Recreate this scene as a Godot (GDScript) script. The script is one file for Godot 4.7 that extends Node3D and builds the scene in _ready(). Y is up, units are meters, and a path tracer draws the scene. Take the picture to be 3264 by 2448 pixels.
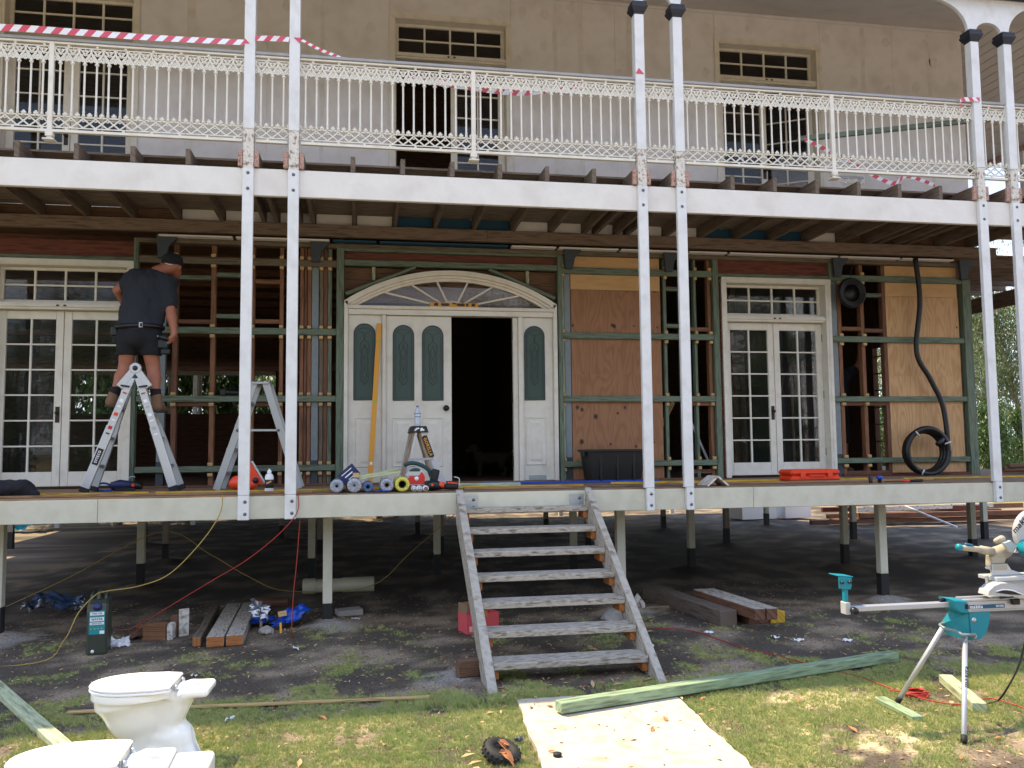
extends Node3D
# Two storey timber house under renovation. Front of the veranda posts is z = 0, ground y = 0, camera side +z.
const Z0 := Vector3.ZERO
var M := {}
var used := {}
var cache := {}
var rng := RandomNumberGenerator.new()
var house: Node3D

func _ready():
	rng.seed = 7
	# camera
	var cam := Camera3D.new(); cam.name = "camera"; add_child(cam)
	cam.position = Vector3(1.1034, 1.699, 8.0918)
	cam.rotation = Vector3(0.0775, -0.1752, -0.0102)
	cam.fov = 48.53; cam.near = 0.05; cam.far = 1500.0; cam.current = true
	# sky, exposure
	var env := Environment.new()
	env.background_mode = Environment.BG_SKY
	var sm := ProceduralSkyMaterial.new()
	sm.sky_top_color = Color(0.46, 0.55, 0.71); sm.sky_horizon_color = Color(0.75, 0.785, 0.82); sm.sky_curve = 0.2
	sm.ground_bottom_color = Color(0.33, 0.30, 0.24); sm.ground_horizon_color = Color(0.55, 0.58, 0.55)
	sm.sky_energy_multiplier = 1.2
	sm.sky_cover = cloud_cover(); sm.sky_cover_modulate = Color(1, 1, 1)
	var sky := Sky.new(); sky.sky_material = sm
	env.sky = sky
	env.background_energy_multiplier = 1.0
	env.tonemap_mode = Environment.TONE_MAPPER_LINEAR
	env.tonemap_exposure = 2.0
	env.sdfgi_enabled = true; env.ssao_enabled = true; env.ssil_enabled = true
	var we := WorldEnvironment.new(); we.name = "world_environment"; we.environment = env; add_child(we)
	# sun: behind the house and to its left, so that the whole front lies in shade
	var sun := DirectionalLight3D.new(); sun.name = "sun"; add_child(sun)
	sun.look_at_from_position(Z0, Vector3(0.40, -1.0, 0.335), Vector3.UP)
	sun.light_energy = 1.6; sun.light_color = Color(1.0, 0.91, 0.76); sun.light_angular_distance = 0.5; sun.shadow_enabled = true
	make_materials()
	make_ground()
	make_house()
	make_stairs()
	make_deck_things()
	make_yard_things()
	make_saw()
	make_people()
	make_trees()
	make_litter()

func cloud_cover() -> ImageTexture:
	var n := FastNoiseLite.new(); n.seed = 3; n.frequency = 0.006; n.fractal_octaves = 5
	var img := Image.create(1024, 512, false, Image.FORMAT_RGBA8)
	for y in 512:
		for x in 1024:
			var a: float = TAU * x / 1024.0; var el: float = (0.5 - y / 512.0) * PI
			var v := 0.0
			if el > -0.05:
				v = n.get_noise_3d(cos(a) * cos(el) * 160.0, sin(el) * 330.0, sin(a) * cos(el) * 160.0)
				v = clampf((v + 0.10) * 3.0, 0.0, 0.9)
			img.set_pixel(x, y, Color(1.0, 0.965, 0.915, v) * Color(v, v, v, 1.0))
	return ImageTexture.create_from_image(img)

# ---------- nodes ----------
func numbered(n: String) -> String:
	var k: int = used.get(n, 0); used[n] = k + 1
	return n if k == 0 else "%s_%03d" % [n, k]
func tag(o, label: String, cat: String, group := ""):
	o.set_meta("label", label); o.set_meta("category", cat)
	if group != "": o.set_meta("group", group)
	return o
func thing(n: String, label: String, cat: String, at := Z0, turn := 0.0, group := "") -> Node3D:
	var o := Node3D.new(); o.name = numbered(n); add_child(o); o.position = at; o.rotation.y = turn
	return tag(o, label, cat, group)
func part(par: Node3D, n: String, mesh: Mesh, mat: Material, at := Z0, rot := Z0) -> MeshInstance3D:
	var o := MeshInstance3D.new(); o.name = n; o.mesh = mesh; o.material_override = mat
	o.position = at; o.rotation = rot
	par.add_child(o, true)
	return o
func solo(n: String, mesh: Mesh, mat: Material, label: String, cat: String, at := Z0, rot := Z0, group := "") -> MeshInstance3D:
	var o := MeshInstance3D.new(); o.name = numbered(n); o.mesh = mesh; o.material_override = mat
	o.position = at; o.rotation = rot; add_child(o)
	return tag(o, label, cat, group)
func struct(n: String, mesh: Mesh, mat: Material, at := Z0) -> MeshInstance3D:
	var o := MeshInstance3D.new(); o.name = numbered(n); o.mesh = mesh; o.material_override = mat; o.position = at
	add_child(o); o.set_meta("kind", "structure"); return o
func hub(par: Node3D, n: String, at := Z0, rot := Z0) -> Node3D:
	var o := Node3D.new(); o.name = n; o.position = at; o.rotation = rot; par.add_child(o, true); return o

# ---------- shapes ----------
func commit(st: SurfaceTool, smooth := false) -> ArrayMesh:
	st.generate_normals()
	return st.commit()
func tri(st: SurfaceTool, a: Vector3, b: Vector3, c: Vector3, ua := Vector2.ZERO, ub := Vector2.ZERO, uc := Vector2.ZERO):
	st.set_uv(ua); st.add_vertex(a); st.set_uv(ub); st.add_vertex(b); st.set_uv(uc); st.add_vertex(c)
func begin(smooth := false) -> SurfaceTool:
	var st := SurfaceTool.new(); st.begin(Mesh.PRIMITIVE_TRIANGLES); st.set_smooth_group(1 if smooth else -1); return st
# chamfered board; the grain runs along its longest side
func add_box(st: SurfaceTool, s: Vector3, c: float, off := Z0, v := 0, b := Basis()):
	var h := s * 0.5
	var ax := 0
	if s.y > s[ax]: ax = 1
	if s.z > s[ax]: ax = 2
	var o1 := (ax + 1) % 3; var o2 := (ax + 2) % 3
	var uv = func(p: Vector3) -> Vector2: return Vector2(p[ax] + v * 1.37, p[o1] + p[o2] + v * 0.173)
	var P = func(sx: float, sy: float, sz: float, f: int) -> Vector3:
		var q := Vector3(sx * h.x, sy * h.y, sz * h.z)
		var sg := Vector3(sx, sy, sz)
		for i in 3:
			if i != f: q[i] -= sg[i] * c
		return q
	var quad = func(a: Vector3, bb: Vector3, cc: Vector3, d: Vector3, n: Vector3):
		if (cc - a).cross(bb - a).dot(n) < 0.0:
			var t := bb; bb = d; d = t
		tri(st, b * a + off, b * bb + off, b * cc + off, uv.call(a), uv.call(bb), uv.call(cc))
		tri(st, b * a + off, b * cc + off, b * d + off, uv.call(a), uv.call(cc), uv.call(d))
	for f in 3:
		for s1 in [-1.0, 1.0]:
			var k1 := (f + 1) % 3; var k2 := (f + 2) % 3
			var vs := []
			for t in [[-1.0, -1.0], [1.0, -1.0], [1.0, 1.0], [-1.0, 1.0]]:
				var g := Z0; g[f] = s1; g[k1] = t[0]; g[k2] = t[1]
				vs.append(P.call(g.x, g.y, g.z, f))
			var n := Z0; n[f] = s1
			quad.call(vs[0], vs[1], vs[2], vs[3], n)
	if c <= 0.0: return
	for f in 3:
		var k1 := (f + 1) % 3; var k2 := (f + 2) % 3
		for s1 in [-1.0, 1.0]:
			for s2 in [-1.0, 1.0]:
				var g0 := Z0; g0[f] = -1.0; g0[k1] = s1; g0[k2] = s2
				var g1 := g0; g1[f] = 1.0
				var n := Z0; n[k1] = s1; n[k2] = s2
				quad.call(P.call(g0.x, g0.y, g0.z, k1), P.call(g1.x, g1.y, g1.z, k1), P.call(g1.x, g1.y, g1.z, k2), P.call(g0.x, g0.y, g0.z, k2), n)
	for sx in [-1.0, 1.0]:
		for sy in [-1.0, 1.0]:
			for sz in [-1.0, 1.0]:
				var a: Vector3 = P.call(sx, sy, sz, 0); var bb: Vector3 = P.call(sx, sy, sz, 1); var cc: Vector3 = P.call(sx, sy, sz, 2)
				if (cc - a).cross(bb - a).dot(Vector3(sx, sy, sz)) < 0.0:
					var t := bb; bb = cc; cc = t
				tri(st, b * a + off, b * bb + off, b * cc + off, uv.call(a), uv.call(bb), uv.call(cc))
func bd(sx: float, sy: float, sz: float, v := 0, c := -1.0) -> ArrayMesh:
	if c < 0.0: c = minf(0.004, minf(sx, minf(sy, sz)) * 0.12)
	var key := "b%.3f_%.3f_%.3f_%d_%.4f" % [sx, sy, sz, v, c]
	if not cache.has(key):
		var st := begin(); add_box(st, Vector3(sx, sy, sz), c, Z0, v); cache[key] = commit(st)
	return cache[key]
# board between two corners
func bx(par: Node3D, n: String, a: Vector3, b: Vector3, mat: Material, v := 0) -> MeshInstance3D:
	var lo := Vector3(minf(a.x, b.x), minf(a.y, b.y), minf(a.z, b.z)); var hi := Vector3(maxf(a.x, b.x), maxf(a.y, b.y), maxf(a.z, b.z))
	var s := hi - lo
	return part(par, n, bd(s.x, s.y, s.z, v), mat, (lo + hi) * 0.5)
# straight bar from p to q with section w (sideways) by t
func along(p: Vector3, q: Vector3, up := Vector3.UP) -> Basis:
	var d := (q - p).normalized()
	if absf(d.dot(up)) > 0.98: up = Vector3.RIGHT
	var s := up.cross(d).normalized(); var u := d.cross(s)
	return Basis(s, u, d)
func bar(par: Node3D, n: String, p: Vector3, q: Vector3, w: float, t: float, mat: Material, up := Vector3.UP, v := 0) -> MeshInstance3D:
	var o := part(par, n, bd(w, t, p.distance_to(q), v), mat)
	o.transform = Transform3D(along(p, q, up), (p + q) * 0.5)
	return o
func add_bar(st: SurfaceTool, p: Vector3, q: Vector3, w: float, t: float, c := 0.002, up := Vector3.UP):
	add_box(st, Vector3(w, t, p.distance_to(q)), c, (p + q) * 0.5, 0, along(p, q, up))
func add_tube(st: SurfaceTool, pts: Array, rad, sides := 8, caps := true, flat := 1.0):
	var n := pts.size()
	var rings := []
	var up := Vector3(0.13, 0.2, 0.97).normalized()
	var acc := 0.0
	for i in n:
		var d: Vector3 = (pts[mini(i + 1, n - 1)] - pts[maxi(i - 1, 0)]).normalized()
		var s := up.cross(d)
		if s.length() < 0.05: s = Vector3.RIGHT.cross(d)
		s = s.normalized(); up = d.cross(s).normalized()
		var r: float = rad[i] if rad is Array else rad
		if i > 0: acc += pts[i].distance_to(pts[i - 1])
		var ring := []
		for k in sides:
			var a := TAU * k / sides
			ring.append(pts[i] + (s * cos(a) + up * sin(a) * flat) * r)
		rings.append([ring, acc])
	for i in n - 1:
		for k in sides:
			var k2 := (k + 1) % sides
			var a: Vector3 = rings[i][0][k]; var b: Vector3 = rings[i][0][k2]; var c: Vector3 = rings[i + 1][0][k2]; var d: Vector3 = rings[i + 1][0][k]
			var u0: float = rings[i][1]; var u1: float = rings[i + 1][1]
			var v0 := float(k) / sides * 0.3; var v1 := float(k + 1) / sides * 0.3
			tri(st, a, c, b, Vector2(u0, v0), Vector2(u1, v1), Vector2(u0, v1)); tri(st, a, d, c, Vector2(u0, v0), Vector2(u1, v0), Vector2(u1, v1))
	if caps:
		for e in [0, n - 1]:
			for k in sides:
				var a: Vector3 = rings[e][0][k]; var b: Vector3 = rings[e][0][(k + 1) % sides]
				if e == 0: tri(st, pts[e], a, b)
				else: tri(st, pts[e], b, a)
func tube(pts: Array, rad, sides := 8, caps := true) -> ArrayMesh:
	var st := begin(true); add_tube(st, pts, rad, sides, caps); return commit(st)
func curve(pts: Array, steps := 8) -> Array:
	var out := []
	for i in pts.size() - 1:
		var p0: Vector3 = pts[maxi(i - 1, 0)]; var p1: Vector3 = pts[i]; var p2: Vector3 = pts[i + 1]; var p3: Vector3 = pts[mini(i + 2, pts.size() - 1)]
		for k in steps: out.append(p1.cubic_interpolate(p2, p0, p3, float(k) / steps))
	out.append(pts[-1]); return out
# revolve (radius, height) pairs round y
func add_lathe(st: SurfaceTool, prof: Array, seg := 16, b := Transform3D()):
	for i in prof.size() - 1:
		for k in seg:
			var a0 := TAU * k / seg; var a1 := TAU * (k + 1) / seg
			var p: Vector2 = prof[i]; var q: Vector2 = prof[i + 1]
			var A := b * Vector3(cos(a0) * p.x, p.y, sin(a0) * p.x); var B := b * Vector3(cos(a1) * p.x, p.y, sin(a1) * p.x)
			var C := b * Vector3(cos(a1) * q.x, q.y, sin(a1) * q.x); var D := b * Vector3(cos(a0) * q.x, q.y, sin(a0) * q.x)
			var u0 := float(k) / seg; var u1 := float(k + 1) / seg
			if p.x > 1e-5: tri(st, A, B, C, Vector2(u0, p.y), Vector2(u1, p.y), Vector2(u1, q.y))
			if q.x > 1e-5: tri(st, A, C, D, Vector2(u0, p.y), Vector2(u1, q.y), Vector2(u0, q.y))
func lathe(prof: Array, seg := 16, smooth := true) -> ArrayMesh:
	var st := begin(smooth); add_lathe(st, prof, seg); return commit(st)
# outline in x, y pushed out along z, with bevelled rims
func add_prism(st: SurfaceTool, poly: Array, d: float, c := 0.0, t := Transform3D()):
	var P := PackedVector2Array(poly)
	if Geometry2D.is_polygon_clockwise(P): P.reverse()
	var F := P
	if c > 0.0:
		var off := Geometry2D.offset_polygon(P, -c, Geometry2D.JOIN_MITER)
		if off.size() > 0 and off[0].size() == P.size():
			F = off[0]
			var best := 0; var bdist := 1e9
			for i in F.size():
				if F[i].distance_to(P[0]) < bdist: bdist = F[i].distance_to(P[0]); best = i
			var G := PackedVector2Array()
			for i in F.size(): G.append(F[(i + best) % F.size()])
			if Geometry2D.is_polygon_clockwise(G): G.reverse(); G.insert(0, G[G.size() - 1]); G.remove_at(G.size() - 1)
			F = G
		else: c = 0.0
	var n := P.size(); var h := d * 0.5
	var idx := Geometry2D.triangulate_polygon(F)
	var v3 = func(p: Vector2, z: float) -> Vector3: return t * Vector3(p.x, p.y, z)
	for i in range(0, idx.size(), 3):
		var a := F[idx[i]]; var b := F[idx[i + 1]]; var e := F[idx[i + 2]]
		if (b - a).cross(e - a) < 0.0: var q := b; b = e; e = q
		tri(st, v3.call(a, h), v3.call(e, h), v3.call(b, h), a, e, b)
		tri(st, v3.call(a, -h), v3.call(b, -h), v3.call(e, -h), a, b, e)
	for i in n:
		var j := (i + 1) % n
		var q4 = func(a: Vector3, b: Vector3, e: Vector3, f: Vector3, ua: Vector2, ub: Vector2):
			tri(st, a, e, b, ua, ub + Vector2(0.01, 0.01), ub); tri(st, a, f, e, ua, ua + Vector2(0.01, 0.01), ub + Vector2(0.01, 0.01))
		q4.call(v3.call(P[i], -h + c), v3.call(P[j], -h + c), v3.call(P[j], h - c), v3.call(P[i], h - c), P[i], P[j])
		if c > 0.0:
			q4.call(v3.call(P[i], h - c), v3.call(P[j], h - c), v3.call(F[j], h), v3.call(F[i], h), P[i], P[j])
			q4.call(v3.call(F[i], -h), v3.call(F[j], -h), v3.call(P[j], -h + c), v3.call(P[i], -h + c), P[i], P[j])
func prism(poly: Array, d: float, c := 0.0) -> ArrayMesh:
	var st := begin(); add_prism(st, poly, d, c); return commit(st)
func arc(cx: float, cy: float, r: float, a0: float, a1: float, n: int) -> Array:
	var o := []
	for i in n + 1:
		var a := lerpf(a0, a1, float(i) / n); o.append(Vector2(cx + cos(a) * r, cy + sin(a) * r))
	return o
func text_mesh(s: String, size: float, depth := 0.001, serif := false) -> TextMesh:
	var f := SystemFont.new(); f.font_names = PackedStringArray(["Droid Serif" if serif else "Droid Sans"]); f.font_weight = 700
	var t := TextMesh.new(); t.text = s; t.font = f; t.font_size = 32; t.pixel_size = size / 32.0; t.depth = depth
	return t
# distance field to mesh (surface nets); blocks far from the surface are skipped
func sdf_mesh(f: Callable, lo: Vector3, hi: Vector3, h: float) -> ArrayMesh:
	var nx := int((hi.x - lo.x) / h) + 2; var ny := int((hi.y - lo.y) / h) + 2; var nz := int((hi.z - lo.z) / h) + 2
	var g := PackedFloat32Array(); g.resize(nx * ny * nz)
	var B := 5; var lim := B * h * 0.95
	for bz in range(0, nz, B):
		for by in range(0, ny, B):
			for bxx in range(0, nx, B):
				var dc: float = f.call(lo + Vector3(bxx + B * 0.5, by + B * 0.5, bz + B * 0.5) * h)
				var far := absf(dc) > lim + h
				for z in range(bz, mini(bz + B, nz)):
					for y in range(by, mini(by + B, ny)):
						var row := (z * ny + y) * nx
						for x in range(bxx, mini(bxx + B, nx)):
							g[row + x] = dc if far else f.call(lo + Vector3(x, y, z) * h)
	var id := PackedInt32Array(); id.resize(nx * ny * nz); id.fill(-1)
	var V := PackedVector3Array(); var I := PackedInt32Array()
	var offs := [0, 1, nx, nx + 1, nx * ny, nx * ny + 1, nx * ny + nx, nx * ny + nx + 1]
	var cor := [Vector3(0, 0, 0), Vector3(1, 0, 0), Vector3(0, 1, 0), Vector3(1, 1, 0), Vector3(0, 0, 1), Vector3(1, 0, 1), Vector3(0, 1, 1), Vector3(1, 1, 1)]
	var edges := [[0, 1], [2, 3], [4, 5], [6, 7], [0, 2], [1, 3], [4, 6], [5, 7], [0, 4], [1, 5], [2, 6], [3, 7]]
	for z in nz - 1:
		for y in ny - 1:
			for x in nx - 1:
				var b := (z * ny + y) * nx + x
				var neg := 0
				for k in 8:
					if g[b + offs[k]] < 0.0: neg += 1
				if neg == 0 or neg == 8: continue
				var s := Z0; var c := 0
				for e in edges:
					var d0 := g[b + offs[e[0]]]; var d1 := g[b + offs[e[1]]]
					if (d0 < 0.0) != (d1 < 0.0):
						s += cor[e[0]].lerp(cor[e[1]], d0 / (d0 - d1)); c += 1
				id[b] = V.size(); V.append(lo + (Vector3(x, y, z) + s / c) * h)
	var N := PackedVector3Array(); N.resize(V.size())
	var st3 := [1, nx, nx * ny]
	for z in range(1, nz - 1):
		for y in range(1, ny - 1):
			for x in range(1, nx - 1):
				var b := (z * ny + y) * nx + x
				var d0 := g[b]
				for ax in 3:
					var d1 := g[b + st3[ax]]
					if (d0 < 0.0) == (d1 < 0.0): continue
					var u: int = st3[(ax + 1) % 3]; var w: int = st3[(ax + 2) % 3]
					var q := [id[b - u - w], id[b - w], id[b], id[b - u]]
					if q.min() < 0: continue
					if d0 < 0.0: q.reverse()
					for t in [[0, 1, 2], [0, 2, 3]]:
						var i0: int = q[t[0]]; var i1: int = q[t[1]]; var i2: int = q[t[2]]
						I.append(i0); I.append(i1); I.append(i2)
						var nn := (V[i2] - V[i0]).cross(V[i1] - V[i0])
						N[i0] += nn; N[i1] += nn; N[i2] += nn
	for i in N.size(): N[i] = N[i].normalized()
	var arr := []; arr.resize(Mesh.ARRAY_MAX)
	arr[Mesh.ARRAY_VERTEX] = V; arr[Mesh.ARRAY_NORMAL] = N; arr[Mesh.ARRAY_INDEX] = I
	var m := ArrayMesh.new(); m.add_surface_from_arrays(Mesh.PRIMITIVE_TRIANGLES, arr); return m
# smooth union of tapered capsules [a, b, ra, rb, (squash in z)]
func bones_sdf(p: Vector3, bones: Array, k: float) -> float:
	var d := 1e9
	for o in bones:
		var a: Vector3 = o[0]; var ba: Vector3 = o[1] - a; var pa := p - a
		var l := ba.length_squared()
		var t := 0.0 if l < 1e-9 else clampf(pa.dot(ba) / l, 0.0, 1.0)
		var e := (pa - ba * t).length() - lerpf(o[2], o[3], t)
		if d > 1e8: d = e
		else:
			var hh := maxf(k - absf(d - e), 0.0) / k
			d = minf(d, e) - hh * hh * k * 0.25
	return d
func body(bones: Array, k: float, h: float) -> ArrayMesh:
	var lo := Vector3(1e9, 1e9, 1e9); var hi := -lo
	for o in bones:
		for e in [0, 1]:
			var r: float = maxf(o[2], o[3]) + h * 3.0
			var q: Vector3 = o[e]
			lo = lo.min(q - Vector3(r, r, r)); hi = hi.max(q + Vector3(r, r, r))
	return sdf_mesh(func(p: Vector3) -> float: return bones_sdf(p, bones, k), lo, hi, h)

# ---------- materials ----------
func noise_tex(seed_: int, freq: float, oct: int, cols: Array, size := 512, warp := 0.0, normal := false) -> NoiseTexture2D:
	var n := FastNoiseLite.new(); n.seed = seed_; n.frequency = freq; n.fractal_octaves = oct; n.noise_type = FastNoiseLite.TYPE_SIMPLEX_SMOOTH
	if warp > 0.0: n.domain_warp_enabled = true; n.domain_warp_amplitude = warp; n.domain_warp_frequency = freq * 0.6
	var t := NoiseTexture2D.new(); t.width = size; t.height = size; t.seamless = true; t.noise = n
	if normal: t.as_normal_map = true; t.bump_strength = 3.0
	else:
		var gr := Gradient.new(); var offs := PackedFloat32Array(); var cc := PackedColorArray()
		for i in cols.size(): offs.append(cols[i][0]); cc.append(cols[i][1])
		gr.offsets = offs; gr.colors = cc; t.color_ramp = gr
	return t
func mat(n: String, col: Color, rough := 0.7, metal := 0.0) -> StandardMaterial3D:
	var m := StandardMaterial3D.new(); m.albedo_color = col; m.roughness = rough; m.metallic = metal; M[n] = m; return m
var grain_tex: NoiseTexture2D; var dirt_tex: NoiseTexture2D; var fine_nrm: NoiseTexture2D; var grain_nrm: NoiseTexture2D; var worn_tex: NoiseTexture2D; var speck_tex: NoiseTexture2D; var path_tex: NoiseTexture2D
func wood(n: String, col: Color, rough := 0.75, us := 0.35, vs := 5.0, strong := true) -> StandardMaterial3D:
	var m := mat(n, col, rough); m.albedo_texture = grain_tex if strong else dirt_tex
	m.uv1_scale = Vector3(us, vs, 1); m.normal_enabled = true; m.normal_texture = grain_nrm; m.normal_scale = 0.5
	return m
func paint(n: String, col: Color, rough := 0.5, worn := false, sc := 0.9) -> StandardMaterial3D:
	var m := mat(n, col, rough); m.albedo_texture = worn_tex if worn else dirt_tex
	m.uv1_triplanar = true; m.uv1_world_triplanar = true; m.uv1_scale = Vector3(sc, sc, sc)
	m.normal_enabled = true; m.normal_texture = fine_nrm; m.normal_scale = 0.12
	return m
func make_materials():
	var W := Color(1, 1, 1)
	grain_tex = noise_tex(11, 0.012, 5, [[0.0, Color(0.60, 0.58, 0.55)], [0.35, Color(0.86, 0.845, 0.83)], [0.55, W], [0.75, Color(0.90, 0.885, 0.87)], [1.0, Color(0.70, 0.67, 0.63)]], 512, 26.0)
	dirt_tex = noise_tex(12, 0.008, 6, [[0.0, Color(0.93, 0.92, 0.905)], [0.4, Color(0.98, 0.978, 0.974)], [0.6, W], [1.0, Color(0.97, 0.967, 0.962)]])
	worn_tex = noise_tex(13, 0.011, 6, [[0.0, Color(0.42, 0.36, 0.31)], [0.22, Color(0.62, 0.57, 0.52)], [0.36, Color(0.86, 0.84, 0.81)], [0.52, W], [0.72, Color(0.93, 0.92, 0.90)], [0.85, Color(0.80, 0.77, 0.73)], [1.0, Color(0.60, 0.55, 0.50)]])
	speck_tex = noise_tex(14, 0.05, 5, [[0.0, Color(0.45, 0.43, 0.40)], [0.4, Color(0.85, 0.84, 0.82)], [0.6, W], [1.0, Color(0.72, 0.70, 0.66)]])
	path_tex = noise_tex(17, 0.009, 7, [[0.0, Color(0.82, 0.78, 0.72)], [0.25, Color(0.93, 0.915, 0.89)], [0.5, W], [0.75, Color(0.97, 0.96, 0.94)], [1.0, Color(0.90, 0.87, 0.82)]])
	fine_nrm = noise_tex(15, 0.05, 4, [], 512, 0.0, true)
	grain_nrm = noise_tex(16, 0.02, 5, [], 512, 20.0, true)
	paint("white", Color(0.85, 0.852, 0.85), 0.42)
	paint("beam_white", Color(0.86, 0.845, 0.82), 0.55, false, 0.4)
	paint("fascia", Color(0.775, 0.765, 0.695), 0.55, false, 0.7)
	paint("rail_white", Color(0.86, 0.84, 0.79), 0.45)
	paint("grey_rail", Color(0.60, 0.60, 0.61), 0.6)
	paint("wall", Color(0.875, 0.855, 0.845), 0.85, false, 0.5)
	paint("wall_patch", Color(0.845, 0.82, 0.80), 0.9, false, 0.8)
	paint("ceil", Color(0.83, 0.81, 0.80), 0.85, false, 0.4)
	paint("cream", Color(0.87, 0.84, 0.785), 0.5)
	paint("door_white", Color(0.86, 0.845, 0.80), 0.45)
	paint("old_white", Color(0.84, 0.82, 0.79), 0.7, true, 2.2)
	var sw := wood("stair_white", Color(0.68, 0.655, 0.61), 0.8, 0.8, 3.2); sw.albedo_texture = noise_tex(19, 0.014, 6, [[0.0, Color(0.50, 0.44, 0.38)], [0.3, Color(0.80, 0.77, 0.73)], [0.5, W], [0.7, Color(0.92, 0.90, 0.88)], [1.0, Color(0.66, 0.61, 0.55)]], 512, 14.0)
	paint("pinkish", Color(0.72, 0.58, 0.53), 0.75, true, 5.0)
	wood("joist", Color(0.45, 0.395, 0.35), 0.85)
	wood("soffit", Color(0.54, 0.485, 0.44), 0.85)
	wood("bearer", Color(0.49, 0.42, 0.37), 0.85)
	wood("weathered", Color(0.62, 0.58, 0.53), 0.85, 0.5, 6.0)
	wood("deck", Color(0.50, 0.41, 0.32), 0.8)
	wood("deck_raw", Color(0.62, 0.48, 0.33), 0.8)
	wood("green", Color(0.42, 0.48, 0.41), 0.75, 0.35, 5.0)
	wood("green_brown", Color(0.43, 0.39, 0.32), 0.75)
	wood("green_new", Color(0.55, 0.645, 0.52), 0.65, 0.4, 4.0)
	wood("green_pale", Color(0.70, 0.74, 0.60), 0.7, 0.4, 4.0)
	wood("pine", Color(0.78, 0.66, 0.46), 0.7)
	wood("pine_grey", Color(0.60, 0.52, 0.43), 0.75)
	wood("stud", Color(0.53, 0.365, 0.255), 0.75)
	wood("stud_dark", Color(0.45, 0.31, 0.235), 0.8)
	wood("red_board", Color(0.43, 0.225, 0.165), 0.75, 0.3, 3.0)
	wood("orange_wood", Color(0.66, 0.42, 0.22), 0.8)
	wood("inner_wood", Color(0.44, 0.33, 0.255), 0.9)
	wood("ply_tan", Color(0.78, 0.62, 0.42), 0.7, 0.5, 2.2, false)
	wood("yellow_strip", Color(0.78, 0.62, 0.16), 0.55, 0.4, 3.0)
	var pb := mat("ply_brown", Color(1, 1, 1), 0.7); pb.albedo_texture = ply_image(Color(0.60, 0.43, 0.30), Color(0.53, 0.365, 0.245), 34, 21); pb.uv1_scale = Vector3(0.7, 0.38, 1)
	var pr := mat("ply_right", Color(1, 1, 1), 0.7); pr.albedo_texture = ply_image(Color(0.78, 0.635, 0.46), Color(0.70, 0.53, 0.355), 3, 55); pr.uv1_scale = Vector3(0.75, 0.38, 1)
	paint("steel", Color(0.47, 0.51, 0.53), 0.45, false, 2.0)
	paint("steel_dark", Color(0.22, 0.25, 0.28), 0.5)
	mat("galv", Color(0.66, 0.69, 0.70), 0.4, 0.7)
	mat("alu", Color(0.75, 0.76, 0.775), 0.38, 0.55)
	mat("alu_dull", Color(0.66, 0.67, 0.67), 0.5, 0.45)
	mat("bolt", Color(0.45, 0.46, 0.48), 0.35, 0.8)
	mat("black", Color(0.055, 0.06, 0.068), 0.45)
	mat("black_rubber", Color(0.06, 0.06, 0.065), 0.7)
	mat("navy_cap", Color(0.105, 0.12, 0.165), 0.5)
	mat("bitumen", Color(0.075, 0.078, 0.085), 0.6)
	mat("brass", Color(0.20, 0.16, 0.12), 0.4, 0.5)
	mat("red_plastic", Color(0.80, 0.17, 0.12), 0.4)
	mat("orange_plastic", Color(0.86, 0.25, 0.11), 0.42)
	mat("teal", Color(0.04, 0.50, 0.56), 0.38)
	mat("teal_dark", Color(0.05, 0.22, 0.24), 0.5)
	mat("teal_blue", Color(0.07, 0.33, 0.45), 0.4)
	mat("blue", Color(0.07, 0.27, 0.66), 0.45)
	mat("blue_deep", Color(0.10, 0.14, 0.32), 0.5)
	mat("blue_grey", Color(0.30, 0.40, 0.56), 0.45)
	mat("yellow", Color(0.83, 0.58, 0.08), 0.42)
	mat("yellow_plastic", Color(0.78, 0.76, 0.32), 0.3)
	mat("clear_wrap", Color(0.60, 0.62, 0.66), 0.25)
	mat("saw_grey", Color(0.70, 0.71, 0.71), 0.4, 0.2)
	mat("saw_dusty", Color(0.64, 0.61, 0.53), 0.75)
	mat("silver", Color(0.74, 0.75, 0.76), 0.35, 0.5)
	mat("print_white", Color(0.90, 0.90, 0.90), 0.5)
	mat("print_black", Color(0.05, 0.05, 0.06), 0.5)
	mat("print_red", Color(0.70, 0.10, 0.13), 0.5)
	mat("olive", Color(0.20, 0.225, 0.175), 0.5)
	mat("label_teal", Color(0.13, 0.52, 0.55), 0.5)
	mat("label_green", Color(0.55, 0.70, 0.22), 0.5)
	mat("pvc", Color(0.80, 0.78, 0.68), 0.4)
	mat("pink_card", Color(0.78, 0.30, 0.32), 0.75)
	mat("card", Color(0.52, 0.42, 0.32), 0.85)
	mat("porcelain", Color(0.94, 0.935, 0.92), 0.12)
	mat("lid_white", Color(0.95, 0.95, 0.95), 0.25)
	mat("cord_yellow", Color(0.62, 0.53, 0.24), 0.6)
	mat("cord_red", Color(0.62, 0.17, 0.12), 0.55)
	mat("cord_black", Color(0.07, 0.075, 0.07), 0.6)
	mat("tyre", Color(0.085, 0.09, 0.095), 0.75)
	mat("leaf_dry", Color(0.66, 0.44, 0.28), 0.8)
	mat("leaf_pale", Color(0.72, 0.60, 0.44), 0.8)
	mat("skin", Color(0.60, 0.38, 0.29), 0.6)
	paint("shirt", Color(0.125, 0.145, 0.18), 0.9, false, 3.0)
	paint("shorts", Color(0.07, 0.075, 0.105), 0.9, false, 3.0)
	mat("cap_cloth", Color(0.075, 0.08, 0.10), 0.9)
	mat("boot", Color(0.44, 0.33, 0.24), 0.85)
	mat("sole", Color(0.25, 0.22, 0.19), 0.9)
	mat("hair", Color(0.12, 0.09, 0.07), 0.8)
	mat("dog_fur", Color(0.28, 0.235, 0.19), 0.95)
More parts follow.
